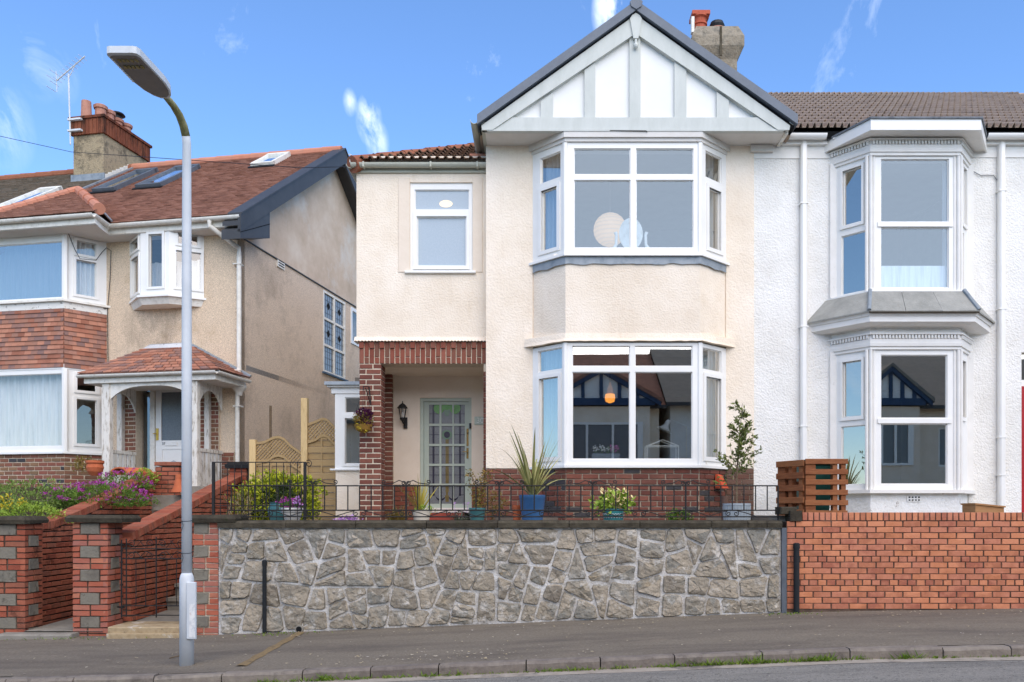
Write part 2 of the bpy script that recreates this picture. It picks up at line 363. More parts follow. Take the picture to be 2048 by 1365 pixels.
PIPEG = mat('grey_metal_strip', [(84, 90, 98), (100, 106, 112)], rough=.5, scale=8, stain=[(12, .62, .72, (140, 120, 100), .5)])
GLASS = glass_mat('window_glass', .42, (.9, .93, .95), wav=.014, gcol=(1, .92, .8))
GLASS_L = glass_mat('thin_window_glass', .13, (.95, .96, .96), wav=.012, gcol=(1, .9, .78))
GLASS_UP = glass_mat('coated_window_glass', .08, (.86, .9, .93), wav=.008, gcol=(.72, .88, 1))
FROST = mat('frosted_glass', [(150, 165, 176), (162, 176, 186)], rough=.25, scale=60, spec=.6, bump=.15, bscale=160)
FROSTD = mat('dark_frosted_glass', [(84, 92, 98), (112, 118, 122)], rough=.3, scale=40, spec=.6, bump=.2, bscale=120)
NET = mat('net_curtain', [(196, 200, 202), (220, 222, 222), (232, 233, 232)], rough=.95, scale=3, stretch=(9, 9, .5))
CURT = mat('blue_curtain', [(150, 172, 180), (178, 196, 202)], rough=.95, scale=3, stretch=(9, 9, .5))
CURTG = mat('pale_curtain', [(200, 204, 206), (222, 224, 224)], rough=.95, scale=3, stretch=(9, 9, .5))
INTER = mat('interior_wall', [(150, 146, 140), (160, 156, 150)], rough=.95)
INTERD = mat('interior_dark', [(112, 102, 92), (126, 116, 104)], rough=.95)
SAGEDOOR = mat('sage_green_door', [(172, 182, 168), (184, 192, 178)], rough=.5, scale=5)
BRASS = mat('worn_brass', [(120, 96, 52), (150, 122, 70)], rough=.4, metal=.7, scale=20)
GOLD = mat('gold_handle', [(190, 150, 60), (205, 168, 80)], rough=.35, metal=.7)
PGLASS = mat('mauve_textured_glass', [(112, 114, 116), (134, 136, 138)], rough=.25, scale=40, bump=.3, bscale=120, spec=.6)
GGLASS = mat('green_glass', [(66, 128, 22), (84, 146, 34)], rough=.25, scale=20, spec=.6, bump=.3, bscale=90)
DGLASS = mat('dark_glass', [(34, 28, 44), (48, 40, 58)], rough=.25, scale=20, spec=.6)
OGLASS = mat('olive_glass', [(104, 88, 44), (124, 106, 62)], rough=.25, scale=20, spec=.6)
TGLASS = mat('green_grey_glass', [(96, 122, 96), (110, 136, 110)], rough=.25, scale=20, spec=.6)
T_HUNG = mat('hung_clay_tile', [(134, 70, 46), (160, 86, 58), (178, 104, 72), (120, 84, 76), (150, 92, 68), (168, 90, 56)], rough=.9, scale=5, rnd=.85, bump=.3, bscale=70, spec=.15)
T_BROWN = mat('brown_plain_tile', [(96, 58, 44), (118, 72, 54), (136, 86, 64), (106, 70, 56)], rough=.9, scale=6, rnd=.42, bump=.3, bscale=60, spec=.15, stain=[(1.2, .55, .75, (86, 56, 46), .6)])
T_OLD = mat('old_mossy_tile', [(98, 88, 76), (122, 108, 92), (92, 92, 86)], rough=.95, scale=7, rnd=.5, bump=.4, bscale=50, stain=[(6, .55, .7, (74, 78, 70), .7)])
T_RIDGE = mat('terracotta_ridge', [(176, 106, 80), (190, 122, 94), (166, 112, 92)], rough=.9, scale=5, rnd=.5, bump=.2, bscale=60)
T_RIDGEO = mat('weathered_ridge', [(128, 78, 58), (150, 96, 72), (108, 84, 64)], rough=.95, scale=7, rnd=.4, bump=.4, bscale=50, stain=[(8, .6, .72, (78, 72, 48), .6)])
T_PAN = mat('mossy_pantile', [(92, 70, 56), (116, 88, 70), (84, 74, 60)], rough=.95, scale=9, rnd=.5, bump=.4, bscale=60, stain=[(9, .6, .75, (62, 52, 42), .6)])
T_GREY = mat('grey_brown_roman_tile', [(128, 112, 98), (146, 130, 115), (116, 104, 94)], rough=.95, scale=8, rnd=.5, bump=.4, bscale=60, stain=[(3, .58, .75, (72, 66, 62), .6)])
SLATE = mat('weathered_slate', [(128, 128, 122), (150, 149, 142), (166, 164, 156)], rough=.85, scale=6, rnd=.4, bump=.4, bscale=40, stain=[(8, .62, .72, (120, 88, 66), .4)])
PEBBLE = mat('brown_pebbledash', [(120, 104, 86), (146, 128, 106), (166, 148, 124)], rough=.98, scale=70, bump=.9, bscale=75, spec=.1, bdist=.015, detail=3,
             stain=[(.9, .52, .72, (98, 86, 74), .65, (1, 1, .5)), (.7, .6, .75, (166, 136, 92), .5), (2.6, .64, .78, (64, 58, 52), .6, (2, 2, .4))])
PEBBLE2 = mat('grey_pebbledash', [(126, 110, 94), (154, 137, 118), (172, 155, 135)], rough=.98, scale=70, bump=.9, bscale=75, spec=.1, bdist=.015, detail=3, stain=[(.8, .5, .7, (126, 112, 98), .5)])
NEWREND = mat('patchy_new_render', [(170, 151, 131), (188, 169, 149), (203, 189, 172)], rough=.95, scale=.9, spec=.1, bump=.25, bscale=60, stain=[(.55, .52, .62, (212, 206, 196), .7)])
BR_STACK = mat('sooty_stack_brick', [(98, 58, 44), (122, 72, 54), (136, 84, 62)], rough=.95, scale=6, rnd=.6, bump=.4, bscale=80, spec=.1, stain=[(3, .48, .64, (44, 36, 32), .85, (2, 2, .6))])
STACK = mat('roughcast_stack', [(142, 128, 104), (166, 150, 122), (120, 110, 92)], rough=.98, scale=14, bump=.9, bscale=45, bdist=.02, stain=[(3, .52, .68, (70, 66, 58), .75)])
STACK2 = mat('lichen_stack', [(126, 116, 100), (148, 138, 122), (108, 104, 94)], rough=.98, scale=6, bump=.8, bscale=30, bdist=.02, stain=[(4, .54, .7, (74, 72, 62), .75), (5, .66, .76, (172, 168, 156), .6)])
TERRA = mat('terracotta_pot', [(176, 92, 58), (192, 108, 72)], rough=.85, scale=8, stain=[(6, .62, .75, (140, 84, 60), .5)])
CLAY = mat('clay_chimney_pot', [(158, 112, 98), (178, 130, 112), (146, 96, 78)], rough=.9, scale=8, rnd=.5)
CLAYR = mat('red_chimney_pot', [(170, 84, 62), (184, 98, 74)], rough=.9, scale=8)
FENCE = mat('green_brown_fence', [(132, 108, 72), (154, 128, 88), (142, 120, 84)], rough=.9, scale=5, rnd=.5, stretch=(1, 1, 7), bump=.3, bscale=30)
POST = mat('new_timber_post', [(205, 168, 104), (222, 186, 122), (190, 150, 88)], rough=.85, scale=4, stretch=(6, 6, 1), bump=.2, bscale=30)
PALLET = mat('stained_pallet_wood', [(104, 62, 38), (132, 80, 50), (150, 98, 62), (112, 72, 48)], rough=.9, scale=5, rnd=.5, stretch=(1.2, 1.2, 9), bump=.4, bscale=30)
BOXW = mat('pale_wood', [(160, 116, 76), (176, 132, 90)], rough=.9, scale=4, stretch=(1, 1, 8))
BIN = mat('green_bin', [(26, 74, 66), (34, 88, 78)], rough=.5)
POTB = mat('blue_glazed_pot', [(52, 92, 136), (64, 106, 150)], rough=.35, spec=.5, scale=5)
POTT = mat('teal_glazed_pot', [(58, 104, 108), (76, 126, 126)], rough=.35, spec=.5, scale=6)
POTG = mat('grey_ribbed_pot', [(150, 160, 166), (168, 176, 180)], rough=.5, spec=.4, scale=6)
POTW = mat('cream_plastic_pot', [(196, 186, 168), (210, 202, 186)], rough=.6)
POTWH = mat('white_basket_pot', [(222, 218, 208), (232, 228, 219)], rough=.6)
TEALD = mat('teal_wave_pot', [(30, 108, 112), (46, 128, 130)], rough=.4, spec=.5)
REDB = mat('orange_painted_wood', [(190, 74, 44), (204, 90, 58)], rough=.8, scale=8)
REDD = mat('red_door_paint', [(150, 22, 28), (165, 30, 34)], rough=.4)
def leafm(name, cols, tr=.0): return mat(name, cols, rough=.6, scale=3, rnd=.75, spec=.3)
L_HEDGE = leafm('lime_hedge_leaf', [(70, 86, 18), (120, 132, 24), (164, 168, 34), (188, 186, 52)])
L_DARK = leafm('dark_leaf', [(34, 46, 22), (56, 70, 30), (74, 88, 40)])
L_BAY = leafm('bay_tree_leaf', [(62, 74, 30), (94, 106, 48), (124, 132, 70), (150, 150, 92)])
L_MID = leafm('mid_green_leaf', [(58, 88, 26), (88, 118, 36), (116, 142, 52)])
L_LIME = leafm('fresh_lime_leaf', [(104, 134, 40), (142, 168, 58), (170, 188, 84)])
L_SED = leafm('sedum_green', [(84, 108, 44), (114, 138, 60), (142, 158, 84)])
L_PHOR = leafm('striped_blade', [(108, 110, 56), (150, 148, 88), (186, 178, 120), (120, 116, 70)])
L_YEL = leafm('yellow_blade', [(150, 136, 44), (186, 166, 66), (130, 128, 60)])
L_OLIVE = leafm('olive_mixed_leaf', [(84, 84, 40), (120, 112, 52), (140, 104, 44), (98, 104, 52)])
F_PURP = leafm('magenta_petal', [(140, 36, 120), (170, 60, 150), (196, 104, 180)])
F_LIL = leafm('lilac_petal', [(176, 120, 190), (200, 150, 208), (214, 176, 220)])
F_CREAM = leafm('cream_bract', [(232, 206, 140), (240, 222, 168), (226, 190, 132)])
F_YEL = leafm('yellow_flower', [(196, 170, 30), (212, 190, 60)])
F_DPUR = leafm('dark_pansy', [(58, 16, 44), (86, 26, 66)])
F_PINK = leafm('pink_flower', [(200, 80, 160), (216, 120, 180)])
F_WHITE = leafm('white_flower', [(228, 226, 222), (238, 236, 232)])
GRASS = leafm('weed_grass', [(74, 104, 24), (104, 134, 34), (138, 150, 58)])
BARK = mat('bark', [(96, 80, 62), (122, 104, 82)], rough=.95, scale=20, bump=.5, bscale=60)
DEBR = mat('petal_litter', [(196, 186, 166), (178, 160, 120), (206, 200, 190)], rough=.9, rnd=.8)

# ------------------------------------------------------------------ brick machinery
_bm = {}
def brick_mesh(w_, h, d, var, m, c=.004, jit=.0025):
    k = (round(w_, 3), round(h, 3), round(d, 3), var, m.name)
    if k not in _bm:
        rr = random.Random(hash(k[:4]) & 0xffff)
        b = MB().cbox(-w_ / 2, w_ / 2, 0, d, -h / 2, h / 2, c)
        b.v = [(x + rr.uniform(-jit, jit), y + (rr.uniform(-jit, jit) if y < d * .5 else 0), z + rr.uniform(-jit, jit)) for x, y, z in b.v]
        me = b.mesh('brick'); me.materials.append(m); _bm[k] = me
    return _bm[k]
def bond(u0, u1, z0, z1, L=.225, H=.075, j=.01, off=0., heads=(), skip=None, top=None, flemish=False, start=0):
    """running bond rects (face only); heads = rows of headers; top(u) = sloping limit"""
    out_ = []; row = 0; z = z0
    while z < z1 - H * .35:
        ln = L / 2 if row in heads else L
        u = u0 - ((row + start) % 2) * ln / 2 - off
        while u < u1 - .01:
            a, b = max(u, u0), min(u + ln, u1); u += ln
            if b - a < .035: continue
            c, d = z, min(z + H, z1)
            if top is not None:
                t = top((a + b) / 2)
                if c > t - .03: continue
                d = min(d, t)
            if skip is not None and skip((a + b) / 2, (c + d) / 2): continue
            out_.append((a + j / 2, b - j / 2, c + j / 2, d - j / 2, row))
        z += H; row += 1
    return out_
CNT = {}; REST = {}
def lay(parent, M, rects, m, depth=.05, proud=.0, alt=None, budget=300, name='brick', jit=.0025):
    """place bricks as objects under parent (mesh data shared); past 300 of a kind on one thing the rest is collected for one joined part"""
    for i, (a, b, c, d, *_) in enumerate(rects):
        wq, hq = max(math.floor((b - a) / .01) * .01, .02), max(math.floor((d - c) / .004) * .004, .012)
        mm = alt[0] if alt and random.random() < alt[1] else m
        me = brick_mesh(wq, hq, depth, i % 4, mm, jit=jit)
        T = M @ Matrix.Translation(((a + b) / 2, -proud + random.uniform(-.002, .002), (c + d) / 2))
        k = (parent.name, name)
        if i < budget and CNT.get(k, 0) < 300: obj(name, me, mm, parent, T); CNT[k] = CNT.get(k, 0) + 1
        else: REST.setdefault(parent.name, []).append((me, mm, T))
def flush_rest():
    for pn, items in REST.items():
        vs, fs, mi, mats = [], [], [], []
        for me, mm, T in items:
            if mm not in mats: mats.append(mm)
            n = len(vs); vs += [tuple(T @ v.co) for v in me.vertices]
            for p in me.polygons: fs.append(tuple(q + n for q in p.vertices)); mi.append(mats.index(mm))
        me = bpy.data.meshes.new('brickwork'); me.from_pydata(vs, [], fs)
        for mm in mats: me.materials.append(mm)
        me.polygons.foreach_set('material_index', mi)
        obj('brickwork', me, None, bpy.data.objects[pn], kind='stuff')
def slope_M(p0, p1):
    """frame with x along p0->p1 (3D), y = horizontal inward, z = perpendicular"""
    p0, p1 = Vector(p0), Vector(p1); x = (p1 - p0).normalized(); h = Vector((x.x, x.y, 0)).normalized()
    y = Vector((-h.y, h.x, 0)); z = x.cross(y)
    return Matrix(((x.x, y.x, z.x, p0.x), (x.y, y.y, z.y, p0.y), (x.z, y.z, z.z, p0.z), (0, 0, 0, 1))), (p1 - p0).length

# windows -----------------------------------------------------------
def window(parent, pl, outer, panes, name='window', m=None, glass=None, d0=-.0, d1=.07, beads=True):
    m = m or WHITE; glass = glass or GLASS
    b = pl.mb(); u0, u1, z0, z1 = outer
    b.holes(u0, u1, z0, z1, d0, d1, panes)
    if beads:
        for (a, bb, c, d) in panes:         # inner glazing bead, stepped back
            t = .012
            b.holes(a - .001, bb + .001, c - .001, d + .001, d0 + .022, d0 + .05, [(a + t, bb - t, c + t, d - t)])
    fr = b.build(name, m, parent)
    gl = glass if isinstance(glass, list) else [glass] * len(panes)
    for (a, bb, c, d), g in zip(panes, gl):
        pl.mb().box(a, bb, d0 + .034, d0 + .042, c, d).build('pane', g, fr)
    return fr
def text_mesh(s, size, depth):
    cu = bpy.data.curves.new('t', 'FONT'); cu.body = s; cu.size = size; cu.extrude = depth; cu.align_x = 'CENTER'; cu.align_y = 'CENTER'
    o = bpy.data.objects.new('t', cu); COL.objects.link(o)
    dg = bpy.context.evaluated_depsgraph_get(); me = bpy.data.meshes.new_from_object(o.evaluated_get(dg))
    bpy.data.objects.remove(o); return me

# foliage -----------------------------------------------------------
def leaf(mb, p, d, n, L, W, fold=.25):
    d = d.normalized(); sd_ = d.cross(n)
    if sd_.length < 1e-4: sd_ = d.orthogonal()
    sd_.normalize(); nn = sd_.cross(d)
    p = Vector(p); mid = p + d * L * .45
    mb.add([p, mid + sd_ * W / 2 + nn * W * fold, p + d * L, mid - sd_ * W / 2 + nn * W * fold], [(0, 1, 2), (0, 2, 3)])
def rv(rng): 
    while True:
        v = Vector((rng.uniform(-1, 1), rng.uniform(-1, 1), rng.uniform(-1, 1)))
        if .05 < v.length < 1: return v.normalized()
def bush(mb, c, rad, n, L, W, seed, shell=.55, clump=6, flat=False):
    """leaves in clumps through an uneven ellipsoid"""
    rng = random.Random(seed); c = Vector(c)
    k = max(1, n // clump)
    for _ in range(k):
        v = rv(rng)
        rr = rng.uniform(shell, 1.0) * (1 + .28 * mnoise.noise(v * 2.2 + Vector((seed, 0, 0))))
        if flat and v.z < 0: v.z *= .25
        q = c + Vector((v.x * rad[0], v.y * rad[1], v.z * rad[2])) * rr
        for _ in range(clump):
            d = (v + rv(rng) * .9 + Vector((0, 0, .35))).normalized()
            leaf(mb, q + rv(rng) * L * .8, d, rv(rng), L * rng.uniform(.7, 1.25), W * rng.uniform(.7, 1.2))
def blades(mb, c, n, L, W, seed, spread=.9, droop=.6, segs=5):
    rng = random.Random(seed); c = Vector(c)
    for i in range(n):
        a = rng.uniform(0, 6.283); s_ = rng.uniform(.1, 1) * spread; l_ = L * rng.uniform(.6, 1.1)
        h = Vector((math.cos(a), math.sin(a), 0)); side = Vector((-h.y, h.x, 0)); q = c + h * rng.uniform(0, .04)
        d = (h * s_ + Vector((0, 0, 1))).normalized(); pts = []; wd = W * rng.uniform(.7, 1.2); dr = droop * rng.uniform(.2, 1.3)
        for k in range(segs + 1):
            t = k / segs; ww = wd * (1 - t) ** .6 * (.6 + .8 * min(t * 3, 1)) + .001
            pts.append((q - side * ww / 2, q + side * ww / 2 + d.cross(side) * ww * .25))
            q = q + d * l_ / segs; d = (d + Vector((0, 0, -1)) * dr / segs * (t + .2) * 1.4 + h * .06 * dr).normalized()
        vs = [x for p_ in pts for x in p_]
        mb.add(vs, [(2 * k, 2 * k + 1, 2 * k + 3, 2 * k + 2) for k in range(segs)])

# ================================================================== GROUND, ROAD, PAVEMENT
YW = 10.52                 # street face of the garden walls
YK = 8.05                  # kerb face
def interp(x, pts):
    if x <= pts[0][0]: return pts[0][1] + (x - pts[0][0]) * pts[0][2]
    for (a, b, _), (c, d, __) in zip(pts, pts[1:]):
        if x <= c: return b + (d - b) * (x - a) / (c - a)
    return pts[-1][1] + (x - pts[-1][0]) * pts[-1][2]
ZP = [(-8, -.03, .004), (-4.02, .012, 0), (3.07, .292, 0), (6.16, .345, .012)]
def zp(x): return interp(x, ZP)
def zpav(x, y): return zp(x) - .06 * (YW - y) / (YW - YK)
def zroad(x, y): return zp(x) - .06 - .105 + .07 * (1 - ((y - 4.4) / 3.6) ** 2 if abs(y - 4.4) < 3.6 else 0)
def sheet(name, xs, ys, fz, m, kind='structure', parent=None):
    vs = [(x, y, fz(x, y)) for y in ys for x in xs]; n = len(xs)
    fs = [(j * n + i, j * n + i + 1, (j + 1) * n + i + 1, (j + 1) * n + i) for j in range(len(ys) - 1) for i in range(n - 1)]
    return MB().add(vs, fs).build(name, m, parent, kind=kind)
def fr(a, b, n): return [a + (b - a) * i / n for i in range(n + 1)]
XS = [-60, -30, -16, -12] + fr(-9, 9, 72) + [12, 16, 30, 60]
sheet('ground', [-400, -60, 60, 400], [-400, -60, 60, 600], lambda x, y: -1.0, GROUND)
sheet('pavement', XS, fr(YK + .125, YW + .6, 12), lambda x, y: zpav(x, y) + .006 * mnoise.noise((x * 1.3, y * 1.7, 0)), PAVE)
sheet('road', XS, [.6] + fr(1.2, YK + .05, 18), zroad, ASPH)
sheet('pavement', XS, [-3.6, -2, -1, .6], lambda x, y: zp(x) - .06 + .02, PAVE)
ch = sheet('gutter_channel', fr(-9, 9, 72), [YK - .2, YK - .1, YK + .01],
           lambda x, y: zroad(x, y) + .004 + (.004 * mnoise.noise((x * 3, y * 5, 2)) if y < YK - .15 else .004), CHANNEL)
kb = sheet('kerb', [-60, -9.2], [YK, YK + .13], lambda x, y: zp(x) - .06 + .01, KERB)
x = -9.2; random.seed(3)
while x < 9.5:
    l_ = random.choice((.72, .78, .9, .66, .85)); a, b = x + .006, x + l_ - .006
    q = MB(); n = 4; dz = random.uniform(-.006, .006); dy = random.uniform(-.006, .006)
    us = fr(a, b, n); vs = []
    for u in us:
        zt = zp(u) - .055 + dz + random.uniform(-.003, .003); zb = zt - .2; c = .018 + random.uniform(0, .012)
        y0 = YK + dy + random.uniform(-.004, .004)
        vs += [(u, y0, zb), (u, y0, zt - c), (u, y0 + c, zt), (u, YK + .13, zt), (u, YK + .13, zb)]
    fs = [(i * 5 + k, i * 5 + (k + 1) % 5, (i + 1) * 5 + (k + 1) % 5, (i + 1) * 5 + k) for i in range(n) for k in range(5)] + [(0, 1, 2, 3, 4), tuple(n * 5 + k for k in range(4, -1, -1))]
    q.add(vs, fs).build('kerb_stone', KERB, kb)
    x += l_
# cable trench patch crossing the pavement
q = MB(); a, b = Vector((X(600, 10.4), 10.42)), Vector((X(482, 8.4), 8.4))
d = (b - a).normalized(); s2 = Vector((-d.y, d.x))
pts = []
for i in range(13):
    t = i / 12; p = a + (b - a) * t; wv = .05 + .012 * math.sin(i * 2.3)
    for s_ in (-1, -.35, .35, 1): pts.append((p.x + s2.x * wv * s_, p.y + s2.y * wv * s_, zpav(p.x, p.y) + .008 + (.006 if abs(s_) < .5 else 0)))
q.add(pts, [(i * 4 + k, i * 4 + k + 1, i * 4 + k + 5, i * 4 + k + 4) for i in range(12) for k in range(3)])
q.build('trench_patch', mat('trench_patch', [(112, 94, 66), (134, 114, 82), (96, 84, 66)], rough=.95, scale=14, bump=.5, bscale=60), kind='structure')
# petals and bits on the pavement
q = MB(); rng = random.Random(5)
for i in range(520):
    if i < 110: xx, yy = rng.gauss(X(870, 8.5), .7), rng.uniform(8.25, 8.75)
    elif i < 330: xx, yy = rng.uniform(-6.5, 6), 8.2 + 2.3 * rng.random() ** 1.2
    else: xx, yy = rng.uniform(-6.5, 6), rng.uniform(10.0, 10.5)
    r = rng.uniform(.006, .022) * (1.5 if rng.random() < .06 else 1); a = rng.uniform(0, 6.28); zz = zpav(xx, yy) + .012
    q.add([(xx + r * math.cos(a + k * 1.57) * (1 if k % 2 else .55), yy + r * math.sin(a + k * 1.57) * (1 if k % 2 else .55), zz + rng.uniform(0, .006)) for k in range(4)], [(0, 1, 2, 3)])
tag(q.build('petal_litter', DEBR, kind='stuff'), 'scattered pale petals and bits of litter lying on the pavement', 'litter')
# weeds along the kerb
q = MB(); rng = random.Random(11)
def tuft(xx, n, L): 
    for i in range(n):
        x_ = xx + rng.gauss(0, .07); y_ = YK - rng.uniform(.0, .05); a = rng.uniform(0, 6.28)
        d = Vector((math.cos(a) * .8, math.sin(a) * .5 - .35, rng.uniform(.4, 1.0)))
        leaf(q, (x_, y_, zroad(x_, y_) + .004), d, rv(rng), L * rng.uniform(.5, 1.2), .011)
for px in [60, 130, 180, 260, 330, 520, 540, 610, 640, 655, 700, 730, 790, 860, 900, 1100, 1125, 1150, 1180, 1240, 1330, 1360, 1380, 1400, 1430, 1450, 1470, 1490, 1510, 1530, 1545, 1555, 1585, 1600, 1620, 1640, 1655, 1715, 1800, 1815, 1870]:
    big = 1.3 if px in (655, 1245, 1430, 1490, 1510, 1550, 1620, 1640, 1815) else .8
    tuft(X(px, YK), int(26 * big), .085 * big)
for i in range(500):
    x_ = rng.uniform(-5, 6); L = rng.uniform(.02, .05); leaf(q, (x_, YK - rng.uniform(0, .03), zroad(x_, YK) + .004), Vector((rng.uniform(-1, 1), -.4, .8)), rv(rng), L, .01)
for i in range(160):                       # moss and grass at the wall foot / pier foot
    x_ = rng.choice((rng.gauss(-5.9, .35), rng.gauss(3.15, .2), rng.gauss(-3.2, .3))); y_ = 10.3 if x_ > -5 else 10.25
    leaf(q, (x_, y_ + rng.uniform(-.1, .15), zpav(x_, y_) + .008), Vector((rng.uniform(-1, 1), -.3, .5)), rv(rng), .035, .012)
tag(q.build('kerb_weeds', GRASS, kind='stuff'), 'green grass and weeds sprouting along the foot of the kerb', 'weeds')
tag(MB().tube([(X(335, 8.9), 8.95, zpav(-4, 9) + .012), (X(342, 8.9), 9.0, zpav(-4, 9) + .02), (X(350, 8.9), 9.12, zpav(-4, 9) + .016)], .007, 5).build('twig', BARK), 'small curled brown twig on pavement beside the lamp post', 'twig')

# ================================================================== STONE RETAINING WALL
XL, XR = X(437, YW), X(1562, YW)
wall = thing('stone_wall', 'grey rubble stone retaining wall with white mortar and dark coping below the railing', 'wall', (0, YW, .1))
ztop = Z(1056, YW)
xs = fr(XL, XR, 60); core = MB()
vs = []
for xx in xs: vs += [(xx, YW + .006, zp(xx) - .25), (xx, YW + .006, ztop), (xx, YW + .3, ztop), (xx, YW + .3, zp(xx) - .25)]
n = len(xs); core.add(vs, [(i * 4 + k, i * 4 + (k + 1) % 4, (i + 1) * 4 + (k + 1) % 4, (i + 1) * 4 + k) for i in range(n - 1) for k in range(4)] + [(0, 1, 2, 3), tuple((n - 1) * 4 + k for k in range(3, -1, -1))])
core.build('mortar', M_STONE, wall)
sA = """295,215 405,215 545,215 700,225 855,220 1000,215 1150,255 1315,240 1475,200 1490,250 1635,190 1640,250 1770,225 1910,255 270,330 370,300 480,320 610,330 780,325 955,330
1120,410 1240,370 1340,370 1435,380 1555,360 1710,310 1700,400 1800,410 1905,350 1900,400 360,380 345,455 530,455 680,480 830,490 955,438 990,520 1160,520 1300,470 1440,520 1560,490 1735,530 1845,500 1920,540
275,570 390,580 570,610 745,620 885,640 985,625 1100,600 1150,680 1265,600 1430,630 1580,620 1700,640 1830,625 330,690 470,740 600,760 720,740 875,780 1010,700 1060,780 1155,785 1255,750 1375,760 1510,775 1650,765 1810,715 1820,790 1965,700 330,800"""
sB = """10,250 140,225 330,230 550,250 680,235 780,225 950,230 1110,215 1260,240 1400,240 1560,235 1780,240 150,330 240,360 345,330 735,320 735,400 905,360 1085,310 1380,300 1480,330 1585,320 1710,370 1860,310 1870,410
70,400 205,460 370,470 525,410 490,495 620,470 790,480 935,465 1075,435 1300,400 1510,445 20,530 145,570 255,540 225,595 320,610 455,590 605,555 780,600 930,580 1110,555 1265,540 1375,545 1550,570 1770,555 1900,570
60,720 215,715 310,740 430,720 560,650 655,710 850,720 1050,690 1215,690 1390,680 1600,690 1780,690 1880,690 1490,720 1700,440"""
seeds = [(360 + float(a) / 3.2, 1000 + float(b) / 3.2) for a, b in (q.split(',') for q in sA.split())] + \
        [(960 + float(a) / 3.2, 1000 + float(b) / 3.2) for a, b in (q.split(',') for q in sB.split())]
seeds = [(X(a, YW), Z(b, YW)) for a, b in seeds]
uniq = []
for s_ in seeds:
    if all((s_[0] - t[0]) ** 2 + (s_[1] - t[1]) ** 2 > .09 ** 2 for t in uniq): uniq.append(s_)
seeds = uniq
def clip(poly, px_, py_, nx, ny):
    o_ = []; k = len(poly)
    for i in range(k):
        a, b = poly[i], poly[(i + 1) % k]
        da = (a[0] - px_) * nx + (a[1] - py_) * ny; db = (b[0] - px_) * nx + (b[1] - py_) * ny
        if da <= 0: o_.append(a)
        if da * db < 0: t = da / (da - db); o_.append((a[0] + (b[0] - a[0]) * t, a[1] + (b[1] - a[1]) * t))
    return o_
rng = random.Random(2)
def bsp(poly, pts):
    """cut the wall into single-stone cells with slanting joints that stop at one another"""
    if len(pts) == 1: return [(poly, pts[0])]
    best = None
    for base_a in (0, 90):
        for da in (-24, -16, -9, -4, 0, 4, 9, 16, 24):
            an = R(base_a + da); nx, nz = math.cos(an), math.sin(an)
            pr = sorted((p[0] * nx + p[1] * nz) for p in pts)
            w_ = pr[-1] - pr[0]
            for k in range(len(pr) - 1):
                gp = pr[k + 1] - pr[k]; bal = min(k + 1, len(pr) - k - 1) / len(pr)
                sc = gp * (.35 + bal) * (1.0 if base_a else 1.0) * (1 + .15 * rng.random()) * (1.25 if w_ > 1.2 and base_a == 0 else 1)
                if best is None or sc > best[0]: best = (sc, nx, nz, (pr[k] + pr[k + 1]) / 2)
    _, nx, nz, d = best
    A = clip(poly, nx * d, nz * d, nx, nz); B = clip(poly, nx * d, nz * d, -nx, -nz)
    pa = [p for p in pts if p[0] * nx + p[1] * nz <= d]; pb = [p for p in pts if p[0] * nx + p[1] * nz > d]
    return bsp(A, pa) + bsp(B, pb)
cells = bsp([(XL + .01, -.3), (XR - .01, -.3), (XR - .01, ztop - .004), (XL + .01, ztop - .004)], seeds)
